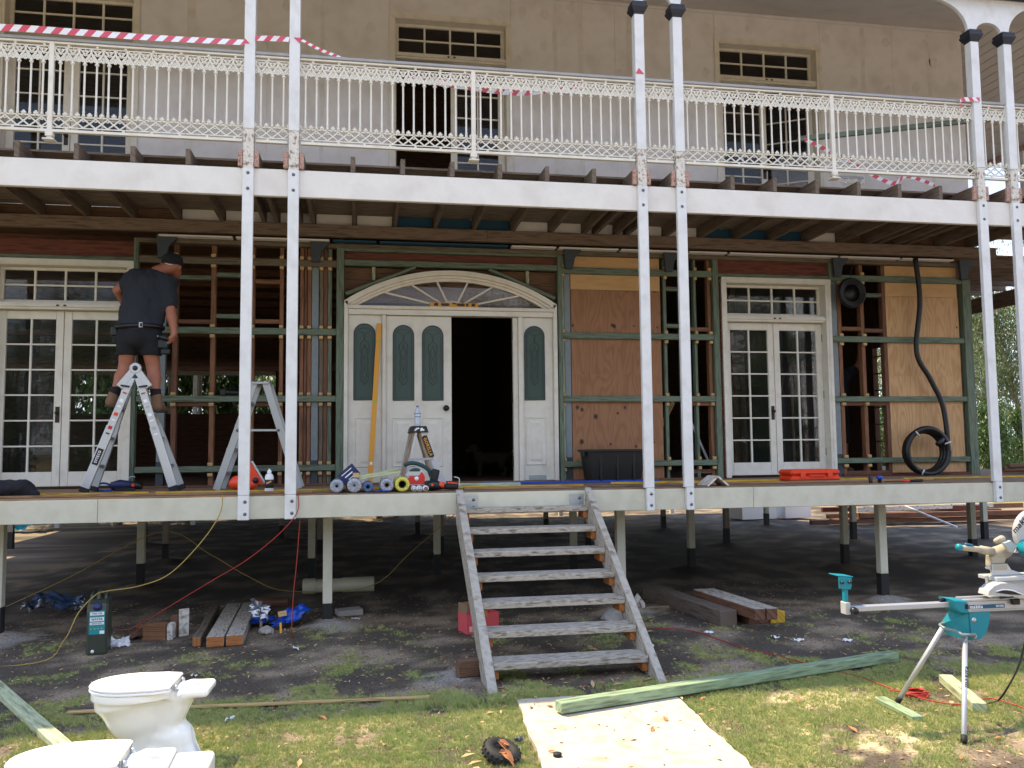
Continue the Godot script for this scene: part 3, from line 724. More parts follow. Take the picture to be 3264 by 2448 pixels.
func french_door(H: Node3D, cx: float, y0: float, aL: float, aR: float, upper: bool):
	var D := hub(H, "french_door"); var fm: Material = M.cream if upper else M.door_white
	var z := WZ; var zl := z - 0.13
	var w := 0.7535; var top := y0 + 2.55
	for s in [-1.0, 1.0]:
		bx(D, "jamb", Vector3(cx + s * w, y0 - 0.02, z + 0.02), Vector3(cx + s * (w - 0.062), top - 0.06, z - 0.19), fm)
		bx(D, "architrave", Vector3(cx + s * (w + 0.012), y0 - 0.02, z + 0.028), Vector3(cx + s * (w - 0.03), top + 0.0, z + 0.021), fm)
	bx(D, "head", Vector3(cx - w, top - 0.058, z + 0.02), Vector3(cx + w, top, z - 0.19), fm)
	bx(D, "head_moulding", Vector3(cx - w - 0.012, top - 0.045, z + 0.034), Vector3(cx + w + 0.012, top + 0.012, z + 0.0285), fm)
	bx(D, "transom", Vector3(cx - w + 0.063, y0 + 1.995, z - 0.01), Vector3(cx + w - 0.063, y0 + 2.075, z - 0.17), fm)
	bx(D, "transom_moulding", Vector3(cx - w + 0.064, y0 + 2.02, z + 0.012), Vector3(cx + w - 0.064, y0 + 2.05, z - 0.009), fm)
	for s in [-0.035, 0.04]: bx(D, "catch", Vector3(cx + s - 0.014, y0 + 2.026, z + 0.019), Vector3(cx + s + 0.014, y0 + 2.044, z + 0.0125), M.brass)
	# fanlight: 4 by 2 panes
	var gx0 := cx - 0.645; var gx1 := cx + 0.645; var gy0 := y0 + 2.115; var gy1 := y0 + 2.455
	bx(D, "fanlight_rail", Vector3(cx - w + 0.064, y0 + 2.077, zl + 0.02), Vector3(cx + w - 0.064, gy0, zl - 0.02), fm); bx(D, "fanlight_rail", Vector3(cx - w + 0.064, gy1, zl + 0.02), Vector3(cx + w - 0.064, top - 0.06, zl - 0.02), fm)
	for s in [-1.0, 1.0]: bx(D, "fanlight_stile", Vector3(cx + s * 0.645, gy0 + 0.001, zl + 0.019), Vector3(cx + s * (w - 0.064), gy1 - 0.001, zl - 0.019), fm)
	var nx := 4
	for i in nx:
		for j in 2:
			bx(D, "pane", Vector3(lerpf(gx0, gx1, float(i) / nx) + 0.002, lerpf(gy0, gy1, j / 2.0) + 0.002, zl + 0.002), Vector3(lerpf(gx0, gx1, (i + 1.0) / nx) - 0.002, lerpf(gy0, gy1, (j + 1) / 2.0) - 0.002, zl - 0.002), M.glass)
	for i in range(1, nx): bx(D, "glazing_bar", Vector3(lerpf(gx0, gx1, float(i) / nx) - 0.012, gy0, zl + 0.016), Vector3(lerpf(gx0, gx1, float(i) / nx) + 0.012, gy1, zl - 0.012), fm)
	bx(D, "glazing_bar", Vector3(gx0, (gy0 + gy1) / 2 - 0.010, zl + 0.013), Vector3(gx1, (gy0 + gy1) / 2 + 0.010, zl - 0.010), fm)
	for s in [-1.0, 1.0]:
		var ang: float = aL if s < 0 else aR
		var lf := Transform3D(Basis(Vector3.UP, ang), Vector3(cx + s * 0.6895, y0, zl))
		var q: float = -s
		var lw := 0.686
		for e in [[0.0, 0.085], [0.605, lw]]: lbx(D, lf, "stile", q, e[0], 0.005, e[1], 1.99, 0.02, -0.02, fm)
		lbx(D, lf, "bottom_rail", q, 0.086, 0.005, 0.604, 0.168, 0.0185, -0.0185, fm); lbx(D, lf, "top_rail", q, 0.086, 1.895, 0.604, 1.99, 0.0185, -0.0185, fm)
		for i in 2:
			for j in 6:
				lbx(D, lf, "pane", q, 0.086 + i * 0.259 + 0.002, 0.168 + j * 0.2878 + 0.002, 0.086 + (i + 1) * 0.259 - 0.002, 0.168 + (j + 1) * 0.2878 - 0.002, 0.002, -0.002, M.glass)
		lbx(D, lf, "glazing_bar", q, 0.334, 0.168, 0.356, 1.895, 0.016, -0.012, fm)
		for j in range(1, 6): lbx(D, lf, "glazing_bar", q, 0.086, 0.168 + j * 0.2878 - 0.009, 0.604, 0.168 + j * 0.2878 + 0.009, 0.0135, -0.010, fm)
		if s < 0:
			lbx(D, lf, "lock_plate", q, 0.625, 0.72, 0.67, 0.9, 0.026, 0.0205, M.brass)
			var kb := part(D, "knob", lathe([Vector2(0, 0.05), Vector2(0.018, 0.045), Vector2(0.022, 0.03), Vector2(0.008, 0.02), Vector2(0.008, 0.0)], 10), M.brass)
			kb.transform = lf * Transform3D(Basis(Vector3.RIGHT, PI / 2), Vector3(q * 0.648, 0.83, 0.026))
		else:
			for y in [0.25, 1.0, 1.75]: lbx(D, lf, "hinge", q, -0.012, y, 0.004, y + 0.1, 0.026, 0.0, M.brass)
func lbx(D: Node3D, lf: Transform3D, n: String, q: float, x0: float, y0: float, x1: float, y1: float, z0: float, z1: float, m: Material):
	var a := Vector3(q * x0, y0, z0); var b := Vector3(q * x1, y1, z1)
	var lo := a.min(b); var hi := a.max(b); var s := hi - lo
	var o := part(D, n, bd(s.x, s.y, s.z), m)
	o.transform = lf * Transform3D(Basis(), (lo + hi) * 0.5)
const FC := Vector2(2.192, 1.567)
func arc_y(x: float, r: float) -> float: return FC.y + sqrt(maxf(r * r - (x - FC.x) * (x - FC.x), 0.0))
func arch_glass(D: Node3D, cx: float, w: float, y0: float, y1: float, z: float):
	var r := w * 0.5
	var poly := [Vector2(cx - r, y0), Vector2(cx + r, y0)] + arc(cx, y1 - r, r, 0, PI, 14)
	part(D, "leadlight", prism(poly, 0.006, 0.001), M.lead_glass, Vector3(0, 0, z))
	# moulding round it and the leading on it
	var st := begin()
	var pts := []
	for p in poly: pts.append(Vector3(p.x, p.y, z + 0.004))
	pts.append(pts[0]); add_tube(st, pts, 0.007, 6, false)
	part(D, "glass_bead", commit(st), M.steel_dark)
	var s2 := begin(true)
	var L = func(pp: Array, r0 := 0.0022):
		var q := []
		for p in pp: q.append(Vector3(cx + p[0] * w, lerpf(y0, y1, p[1]), z + 0.0035))
		add_tube(s2, q, r0, 5, false)
	L.call([[-0.4, 0.03], [0.4, 0.03], [0.4, 0.88], [0.3, 0.93], [0.0, 0.95], [-0.3, 0.93], [-0.4, 0.88], [-0.4, 0.03]])
	L.call([[0.0, 0.20], [0.20, 0.26], [0.22, 0.34], [0.14, 0.40], [0.18, 0.5], [0.14, 0.58], [0.22, 0.66], [0.2, 0.74], [0.0, 0.79], [-0.2, 0.74], [-0.22, 0.66], [-0.14, 0.58], [-0.18, 0.5], [-0.14, 0.40], [-0.22, 0.34], [-0.20, 0.26], [0.0, 0.20]], 0.003)
	for s in [-1.0, 1.0]:
		L.call([[0.0, 0.25], [s * 0.1, 0.29], [s * 0.12, 0.34], [s * 0.04, 0.37], [0.0, 0.42], [s * 0.1, 0.48], [s * 0.07, 0.53], [0.0, 0.55], [s * 0.1, 0.6], [s * 0.12, 0.65], [s * 0.04, 0.7], [0.0, 0.74]])
		L.call([[s * 0.02, 0.3], [s * 0.15, 0.31], [s * 0.1, 0.36]]); L.call([[s * 0.02, 0.68], [s * 0.15, 0.66], [s * 0.1, 0.62]])
		L.call([[0.0, 0.8], [s * 0.05, 0.88], [s * 0.3, 0.91]])
	part(D, "leading", commit(s2), M.black)
func raised_panel(D: Node3D, x0: float, y0: float, x1: float, y1: float, z: float):
	var st := begin()
	var r := [[x0, y0, x1, y1, 0.0], [x0 + 0.012, y0 + 0.012, x1 - 0.012, y1 - 0.012, 0.010], [x0 + 0.024, y0 + 0.024, x1 - 0.024, y1 - 0.024, 0.002], [x0 + 0.05, y0 + 0.05, x1 - 0.05, y1 - 0.05, 0.002], [x0 + 0.075, y0 + 0.075, x1 - 0.075, y1 - 0.075, 0.012]]
	var C = func(e: Array) -> Array: return [Vector3(e[0], e[1], z + e[4]), Vector3(e[2], e[1], z + e[4]), Vector3(e[2], e[3], z + e[4]), Vector3(e[0], e[3], z + e[4])]
	for i in r.size() - 1:
		var a: Array = C.call(r[i]); var b: Array = C.call(r[i + 1])
		for k in 4:
			var j := (k + 1) % 4
			tri(st, a[k], b[j], a[j]); tri(st, a[k], b[k], b[j])
	var e: Array = C.call(r[4]); tri(st, e[0], e[2], e[1]); tri(st, e[0], e[3], e[2])
	part(D, "raised_panel", commit(st), M.door_white)
func front_door(H: Node3D):
	var D := hub(H, "front_door"); var z := WZ
	var fm: Material = M.door_white
	for e in [[0.895, 0.942], [3.44, 3.489]]:
		bx(D, "frame_side", Vector3(e[0], 1.315, z + 0.03), Vector3(e[1], 3.494, z - 0.12), fm)
	var a0 := asin((3.495 - FC.y) / 2.323)
	var ring = func(r0: float, r1: float, d: float, zc: float):
		var o := arc(FC.x, FC.y, r0, a0, PI - a0, 30); var q := []
		for p in arc(FC.x, FC.y, r1, a0, PI - a0, 30):
			q.append(Vector2(clampf(p.x, 0.9, 3.485), p.y))
		q.reverse()
		part(D, "arch_frame", prism(o + q, d, 0.003), M.cream, Vector3(0, 0, zc))
	ring.call(2.323, 2.262, 0.13, z - 0.035); ring.call(2.261, 2.232, 0.09, z - 0.045); ring.call(2.2315, 2.199, 0.06, z - 0.055)
	bx(D, "fan_sill", Vector3(0.943, 3.40, z + 0.05), Vector3(3.439, 3.44, z - 0.1), M.cream)
	bx(D, "door_head", Vector3(0.943, 3.335, z + 0.022), Vector3(3.439, 3.399, z - 0.11), fm)
	# fan of glazing bars and panes
	var tops := [1.381, 1.70, 2.007, 2.384, 2.69, 3.02]
	var hubp := Vector2(FC.x, 3.44)
	for x in tops:
		var q := Vector2(x, arc_y(x, 2.2)); var d := (q - hubp).normalized()
		bar(D, "fan_bar", Vector3(hubp.x + d.x * 0.13, hubp.y + d.y * 0.08, z - 0.05), Vector3(q.x, q.y, z - 0.05), 0.022, 0.03, M.cream, Vector3.BACK)
	part(D, "fan_hub", prism([Vector2(FC.x - 0.17, 3.44), Vector2(FC.x + 0.17, 3.44)] + arc_ell(FC.x, 3.44, 0.17, 0.085), 0.05, 0.004), M.cream, Vector3(0, 0, z - 0.045))
	var cuts := [1.039] + tops + [3.345]
	for i in cuts.size() - 1:
		var poly := [hubp]
		for k in 9:
			var x := lerpf(cuts[i], cuts[i + 1], k / 8.0)
			poly.append(Vector2(x, maxf(arc_y(x, 2.198), 3.4405 if (k > 0 and k < 8) else 3.44)))
		poly.reverse()
		part(D, "fan_pane", prism(poly, 0.004), M.glass, Vector3(0, 0, z - 0.055))
	# side lights
	for e in [[0.943, 1.342, 1.012, 1.258, 1.03, 1.27], [3.059, 3.439, 3.083, 3.331, 3.085, 3.345]]:
		bx(D, "side_panel", Vector3(e[0], 1.33, z - 0.03), Vector3(e[1], 3.334, z - 0.07), fm)
		arch_glass(D, (e[2] + e[3]) / 2, e[3] - e[2], 2.312, 3.226, z - 0.028)
		raised_panel(D, e[4], 1.51, e[5], 2.105, z - 0.0295)
	bx(D, "mullion", Vector3(1.343, 1.315, z + 0.01), Vector3(1.388, 3.334, z - 0.11), fm)
	bx(D, "mullion", Vector3(3.0, 1.315, z + 0.01), Vector3(3.058, 3.334, z - 0.11), fm); bx(D, "stop", Vector3(2.94, 1.315, z - 0.03), Vector3(2.999, 3.334, z - 0.11), fm)
	bx(D, "leaf", Vector3(1.39, 1.335, z - 0.035), Vector3(2.179, 3.33, z - 0.075), fm)
	arch_glass(D, 1.598, 0.245, 2.308, 3.214, z - 0.033); arch_glass(D, 1.95, 0.248, 2.308, 3.214, z - 0.033)
	raised_panel(D, 1.46, 1.51, 1.737, 2.104, z - 0.0345); raised_panel(D, 1.824, 1.51, 2.08, 2.104, z - 0.0345)
	part(D, "knob", lathe([Vector2(0, 0.06), Vector2(0.025, 0.056), Vector2(0.036, 0.042), Vector2(0.034, 0.03), Vector2(0.014, 0.022), Vector2(0.014, 0.006), Vector2(0.034, 0.004), Vector2(0.034, 0)], 18), M.brass, Vector3(2.108, 2.213, z - 0.035), Vector3(PI / 2, 0, 0))
	# the other leaf stands open, into the hall
	bar(D, "leaf", Vector3(2.985, 2.33, z - 0.13), Vector3(3.35, 2.33, z - 0.80), 0.04, 1.99, fm)
	for y in [1.5, 2.28, 3.06]: bx(D, "hinge", Vector3(2.926, y, z - 0.112), Vector3(2.939, y + 0.13, z - 0.06), M.brass)
	bx(D, "threshold", Vector3(0.9, 1.313, z + 0.05), Vector3(3.48, 1.329, z - 0.1), M.deck)
	bx(D, "vent_plate", Vector3(3.12, 1.335, z - 0.028), Vector3(3.34, 1.39, z - 0.0295), M.galv)
	# framing over the arch
	bx(H, "lintel", Vector3(0.894, 3.93, z + 0.0), Vector3(3.507, 4.0, z - 0.08), M.green); bx(H, "lintel", Vector3(0.894, 4.10, z + 0.004), Vector3(3.507, 4.16, z - 0.08), M.green)
	bx(H, "head_board", Vector3(0.894, 4.002, z - 0.05), Vector3(3.507, 4.098, z - 0.08), M.red_board, 3)
	for s in [-1.0, 1.0]:
		bar(H, "brace", Vector3(FC.x + s * 1.28, 3.58, z - 0.02), Vector3(FC.x + s * 0.45, 3.925, z - 0.02), 0.04, 0.055, M.green, Vector3.BACK)
		for q in [[0.95, 3.77], [0.55, 3.93]]: bx(H, "nogging", Vector3(FC.x + s * q[0] - 0.02, q[1], z - 0.082), Vector3(FC.x + s * q[0] + 0.02, 4.18, z - 0.12), M.green_pale)
	bx(H, "head_board", Vector3(0.894, 3.5, z - 0.13), Vector3(3.507, 3.93, z - 0.15), M.inner_wood)
func arc_ell(cx: float, cy: float, rx: float, ry: float) -> Array:
	var o := []
	for i in range(1, 12): o.append(Vector2(cx + cos(PI * i / 12.0) * rx, cy + sin(PI * i / 12.0) * ry))
	return o
func interior(H: Node3D):
	var w: Material = M.inner_wood
	for x in [0.82, 3.5]: bx(H, "hall_partition", Vector3(x, 1.312, WZ - 0.14), Vector3(x + 0.05, 4.399, -8.95), w)
	bx(H, "storey_floor", Vector3(-4.9, 4.40, WZ - 0.0), Vector3(9.29, 4.529, -9.1), w)
	bx(H, "rear_wall", Vector3(-4.9, 1.0, -9.0), Vector3(9.29, 2.45, -9.1), M.stud_dark)
	bx(H, "rear_wall", Vector3(-4.9, 3.21, -9.0), Vector3(9.29, 4.399, -9.1), w)
	bx(H, "rear_wall", Vector3(-0.55, 2.451, -9.0), Vector3(9.29, 3.209, -9.1), w); bx(H, "rear_wall", Vector3(-4.9, 2.451, -9.0), Vector3(-4.2, 3.209, -9.1), w)
	bx(H, "rear_sill", Vector3(-4.2, 3.19, -8.98), Vector3(-0.55, 3.31, -8.96), M.cream)
	for x in [-3.45, -2.53, -1.98, -1.1]: bx(H, "rear_mullion", Vector3(x, 2.452, -8.99), Vector3(x + 0.06, 3.189, -9.05), M.cream)
	for i in 7: bx(H, "ceiling_batten", Vector3(-4.8, 4.3, -3.0 - i * 0.9), Vector3(0.8, 4.398, -3.05 - i * 0.9), M.stud_dark, i)
	for i in 5: bx(H, "tie_beam", Vector3(-4.8, 2.95 + (i % 2) * 0.5 + i * 0.08, -5.4 - i * 0.5), Vector3(0.8, 3.02 + (i % 2) * 0.5 + i * 0.08, -5.45 - i * 0.5), M.stud_dark, i)
	bx(H, "side_wall", Vector3(-4.9, 1.312, WZ - 0.2), Vector3(-4.8, 4.399, -8.95), w)
	# right hand wall has glazed doors
	for e in [[-2.35, -3.98], [-4.32, -6.1], [-6.2, -6.42], [-6.55, -6.9], [-7.0, -8.95]]: bx(H, "side_wall", Vector3(9.19, 1.312, e[0]), Vector3(9.28, 4.399, e[1]), w)
	for e in [[-3.981, -4.319], [-6.101, -6.199], [-6.421, -6.549], [-6.901, -6.999]]:
		bx(H, "side_wall", Vector3(9.19, 3.27, e[0]), Vector3(9.28, 4.399, e[1]), w)
		for k in 7: bx(H, "side_door_bar", Vector3(9.215, 1.5 + k * 0.27, e[0]), Vector3(9.235, 1.52 + k * 0.27, e[1]), M.inner_wood)
	for e in [[4.3, -3.6], [5.2, -4.6], [6.0, -3.4], [7.1, -5.0]]: bx(H, "inner_stud", Vector3(e[0], 1.312, e[1]), Vector3(e[0] + 0.09, 4.399, e[1] - 0.05), M.stud_dark)
	# back veranda, which keeps the ground behind in shade
	bx(H, "rear_deck", Vector3(-6.0, 1.2, -9.11), Vector3(9.3, 1.29, -13.6), M.deck); bx(H, "rear_roof", Vector3(-7.2, 4.45, -9.11), Vector3(9.3, 4.5, -14.6), M.galv)
	for i in 6:
		bx(H, "rear_post", Vector3(-5.9 + i * 3.0, 0.0, -13.4), Vector3(-5.8 + i * 3.0, 4.449, -13.5), M.white)
	bx(H, "inner_sheet", Vector3(3.6, 1.312, -5.6), Vector3(5.4, 4.399, -5.62), w)
	# knick-knack of boards leaning inside
	bar(H, "inner_brace", Vector3(4.62, 1.33, -2.6), Vector3(5.1, 2.3, -2.45), 0.05, 0.02, M.pine, Vector3.BACK); bar(H, "inner_brace", Vector3(5.75, 1.33, -2.7), Vector3(5.2, 2.35, -2.45), 0.03, 0.02, M.print_white, Vector3.BACK)
func upper_storey(H: Node3D):
	var z := -2.14; var cs := [-2.234, 2.1885, 6.4315]
	var x0 := -4.9
	for c in cs + [99.0]:
		var x1: float = minf(c - 0.7545, 9.34)
		var n := maxi(1, int(round((x1 - x0) / 1.2)))
		for i in n: bx(H, "wall_sheet", Vector3(lerpf(x0, x1, float(i) / n) + 0.0005, 4.554, z), Vector3(lerpf(x0, x1, (i + 1.0) / n) - 0.0005, 7.5, z - 0.05), M.wall)
		if c < 50.0: bx(H, "wall_sheet", Vector3(c - 0.7535, 7.10, z), Vector3(c + 0.7535, 7.5, z - 0.05), M.wall)
		x0 = c + 0.7545
	for e in [[-0.9, 0.09], [3.52, 0.055], [3.85, 0.06], [4.51, 0.08], [7.82, 0.07], [8.82, 0.05], [0.62, 0.05]]:
		var L := []; var R := []
		for i in 25:
			var y := 4.6 + i * 0.117; L.append(Vector2(e[0] - e[1] * (0.5 + gn.get_noise_2d(y * 20, e[0] * 40) * 0.35), y)); R.append(Vector2(e[0] + e[1] * (0.5 + gn.get_noise_2d(y * 20 + 70, e[0] * 40) * 0.35), y))
		R.reverse(); part(H, "joint_filler", prism(L + R, 0.002), M.wall_patch, Vector3(0, 0, z + 0.001))
	for d in [[3.09, 7.23], [3.39, 7.24], [3.74, 7.36], [3.04, 6.59], [3.37, 6.83], [4.34, 6.52], [5.56, 7.23], [5.30, 7.0], [6.17, 7.27], [7.27, 7.22], [7.72, 7.1], [8.18, 7.22], [8.89, 7.0], [8.75, 7.24], [9.2, 7.26], [5.54, 6.62], [7.66, 6.64], [8.60, 6.62], [8.17, 6.54], [9.2, 6.66], [1.2, 6.9], [0.2, 7.1], [0.3, 6.2], [-0.4, 6.5]]:
		var P := []
		for i in 11:
			var a := TAU * i / 11.0; var r := 0.045 + rng.randf() * 0.03; P.append(Vector2(d[0] + cos(a) * r, d[1] + sin(a) * r * 1.25))
		part(H, "filler_dab", prism(P, 0.002), M.wall_patch, Vector3(0, 0, z + 0.001))
	french_door(H, cs[0], 4.548, 0.0, 0.0, true); french_door(H, cs[1], 4.548, 2.0, 0.0, true); french_door(H, cs[2], 4.548, 0.0, -0.55, true)
	bx(H, "cornice", Vector3(-4.9, 7.43, z + 0.03), Vector3(9.34, 7.475, z + 0.001), M.wall)
	# raked ceilings, front and right
	var F := [Vector3(-6.9, 6.69, 0.0), Vector3(11.4, 6.69, 0.0), Vector3(9.34, 7.475, z), Vector3(-4.9, 7.475, z)]
	var st := begin()
	slab(st, F, 0.015); part(H, "veranda_ceiling", commit(st), M.ceil)
	bx(H, "ceiling_vent", Vector3(6.0, 7.06, -0.95), Vector3(6.3, 7.075, -1.0), M.brass)
	for i in 19:
		var t0 := i / 19.0 + 0.002; var t1 := (i + 1) / 19.0 - 0.002
		st = begin()
		slab(st, [Vector3(lerpf(9.36, 11.4, t0), lerpf(7.46, 6.42, t0), 0.0), Vector3(lerpf(9.36, 11.4, t1), lerpf(7.46, 6.42, t1), 0.0), Vector3(lerpf(9.36, 11.4, t1), lerpf(7.46, 6.42, t1), -9.5), Vector3(lerpf(9.36, 11.4, t0), lerpf(7.46, 6.42, t0), -9.5)], 0.012)
		part(H, "ceiling_board", commit(st), M.ceil)
	bx(H, "side_eave_beam", Vector3(11.36, 6.33, -0.05), Vector3(11.44, 6.42, -9.6), M.pinkish)
	bx(H, "side_beam", Vector3(11.37, 3.94, -0.12), Vector3(11.43, 4.19, -9.4), M.joist)
	bx(H, "side_wall", Vector3(9.30, 4.554, z - 0.051), Vector3(9.34, 7.47, -9.0), M.wall)
	for i in 18: bx(H, "side_joist", Vector3(9.31, 4.195, -2.4 - i * 0.4), Vector3(11.42, 4.33, -2.44 - i * 0.4), M.joist, i)
	for i in 15: bx(H, "side_deck_board", Vector3(9.31 + i * 0.112, 4.331, -2.3), Vector3(9.31 + i * 0.112 + 0.105, 4.352, -9.3), M.soffit, i)
	for i in 3:
		bx(H, "side_post", Vector3(11.35, 1.0, -3.4 - i * 2.9), Vector3(11.45, 3.939, -3.5 - i * 2.9), M.white); bx(H, "side_post", Vector3(11.35, 4.36, -3.4 - i * 2.9), Vector3(11.45, 6.329, -3.5 - i * 2.9), M.white)
	# closed rooms behind the upper doors
	bx(H, "upper_room_wall", Vector3(-4.9, 4.53, -5.0), Vector3(9.29, 7.5, -5.05), M.inner_wood); bx(H, "upper_room_ceiling", Vector3(-4.9, 7.51, -2.2), Vector3(9.29, 7.56, -9.0), M.inner_wood)
	for x in [-4.85, 0.0, 4.3, 9.25]: bx(H, "upper_partition", Vector3(x - 0.03, 4.531, -2.2), Vector3(x + 0.03, 7.505, -4.99), M.inner_wood)
	# beam, valances and arches at the eave
	bx(H, "eave_beam", Vector3(-6.9, 6.66, -0.02), Vector3(11.9, 6.72, -0.08), M.white)
	st = begin(); add_prism(st, [Vector2(0, 0), Vector2(0.11, 0.02), Vector2(0.125, 0.09), Vector2(0.105, 0.10), Vector2(0.0, 0.12)], 19.2, 0.0, Transform3D(Basis(Vector3.UP, -PI / 2), Vector3(2.4, 6.675, 0.0)))
	part(H, "gutter", commit(st), M.navy_cap)
	for i in range(0, 6, 2):
		var a: float = PX[i]; var b: float = PX[i + 1]
		var poly := [Vector2(a + 0.0, 6.659), Vector2(a - 0.46, 6.659)]
		for k in range(0, 11):
			var t := PI / 2 * (1.0 - k / 10.0); poly.append(Vector2(a - 0.44 + cos(t) * 0.44, 6.30 + sin(t) * 0.345))
		poly.append(Vector2(a + 0.1, 6.30))
		for k in range(1, 12):
			var t := PI * (1.0 - k / 12.0); poly.append(Vector2((a + 0.1 + b) / 2 + cos(t) * (b - a - 0.1) / 2, 6.30 + sin(t) * 0.115))
		poly.append(Vector2(b, 6.30)); poly.append(Vector2(b + 0.1, 6.30))
		for k in range(0, 11):
			var t := PI / 2 * (k / 10.0); poly.append(Vector2(b + 0.54 - cos(t) * 0.44, 6.30 + sin(t) * 0.345))
		poly.append(Vector2(b + 0.56, 6.659))
		part(H, "arch_valance", prism(poly, 0.04, 0.003), M.white, Vector3(0, 0, -0.05))
	# hip roof
	st = begin()
	var E := [Vector3(-7.3, 6.80, 0.06), Vector3(11.7, 6.80, 0.06), Vector3(11.7, 6.80, -10.6), Vector3(-7.3, 6.80, -10.6)]
	var r0 := Vector3(-2.2, 9.3, -5.3); var r1 := Vector3(6.6, 9.3, -5.3)
	for s in [0.0, -0.06]:
		var o := Vector3(0, s, 0)
		for t in [[E[0], E[1], r1], [E[0], r1, r0], [E[1], E[2], r1], [E[2], E[3], r0], [E[2], r0, r1], [E[3], E[0], r0]]: tri(st, t[0] + o, t[2] + o, t[1] + o)
	part(H, "roof", commit(st), M.galv)
func slab(st: SurfaceTool, q: Array, t: float):
	var n: Vector3 = (q[1] - q[0]).cross(q[2] - q[0]).normalized() * t
	var b := []
	for p in q: b.append(p + n)
	tri(st, q[0], q[1], q[2]); tri(st, q[0], q[2], q[3]); tri(st, b[0], b[2], b[1]); tri(st, b[0], b[3], b[2])
	for i in 4:
		var j := (i + 1) % 4
		tri(st, q[i], b[j], q[j]); tri(st, q[i], b[i], b[j])
# ---------- iron lace balustrade ----------
func baluster_mesh() -> ArrayMesh:
	var st := begin(true)
	var P := 0.1015; var h := P * 0.5
	var T = func(pts: Array, r: float, s := 5):
		var q := []
		for p in pts: q.append(Vector3(p[0], p[1], 0.0))
		add_tube(st, curve(q, 3) if q.size() > 2 else q, r * 1.42, s, true, 0.75)
	# shaft with collars and flared foot
	add_lathe(st, [Vector2(0.0, 4.775), Vector2(0.011, 4.775), Vector2(0.014, 4.79), Vector2(0.010, 4.815), Vector2(0.012, 4.82), Vector2(0.012, 4.828), Vector2(0.0095, 4.832), Vector2(0.0090, 5.255), Vector2(0.0115, 5.262), Vector2(0.019, 5.268), Vector2(0.019, 5.277), Vector2(0.012, 5.283), Vector2(0.010, 5.31), Vector2(0.0, 5.312)], 8)
	for s in [-1.0, 1.0]:
		# heart and outer curves of the frieze
		T.call([[0.0, 5.30], [s * 0.02, 5.325], [s * 0.037, 5.355], [s * 0.047, 5.385], [s * 0.0505, 5.42]], 0.0062)
		T.call([[0.0, 5.318], [s * 0.016, 5.338], [s * 0.024, 5.358], [s * 0.014, 5.366], [0.0, 5.352]], 0.0045)
		T.call([[s * 0.024, 5.358], [s * 0.034, 5.372]], 0.005)
		T.call([[0.0, 5.366], [s * 0.012, 5.380], [s * 0.022, 5.394], [s * 0.018, 5.402], [0.0, 5.396]], 0.0062)
		T.call([[0.0, 5.396], [0.0, 5.42]], 0.007)
		T.call([[s * 0.022, 5.394], [s * 0.034, 5.405], [s * 0.04, 5.418]], 0.0045)
		# drop between two balusters
		T.call([[s * 0.010, 5.30], [s * 0.024, 5.302], [s * 0.030, 5.316], [s * 0.040, 5.303], [s * 0.0505, 5.292]], 0.0058)
		T.call([[s * 0.030, 5.316], [s * 0.042, 5.33], [s * 0.0505, 5.345]], 0.005)
		T.call([[s * 0.0505, 5.292], [s * 0.0505, 5.33]], 0.005)
		# lattice at the foot
		T.call([[0.0, 4.765], [s * 0.02, 4.742], [s * 0.0505, 4.715], [s * 0.08, 4.69], [s * 0.101, 4.672]], 0.0055)
		T.call([[s * 0.0, 4.672], [s * 0.02, 4.690], [s * 0.0505, 4.715]], 0.0055)
		T.call([[s * 0.0, 4.775], [s * 0.0505, 4.768]], 0.0065)
		T.call([[s * 0.034, 4.772], [s * 0.044, 4.785], [s * 0.030, 4.795]], 0.006); T.call([[s * 0.0505, 4.77], [s * 0.0505, 4.815]], 0.008); T.call([[s * 0.03, 4.795], [s * 0.0505, 4.792]], 0.008)
		T.call([[s * 0.012, 4.742], [s * 0.0, 4.73]], 0.004)
	add_box(st, Vector3(P, 0.011, 0.012), 0.002, Vector3(0, 5.425, 0)); add_box(st, Vector3(P, 0.011, 0.012), 0.002, Vector3(0, 4.668, 0))
	return commit(st)
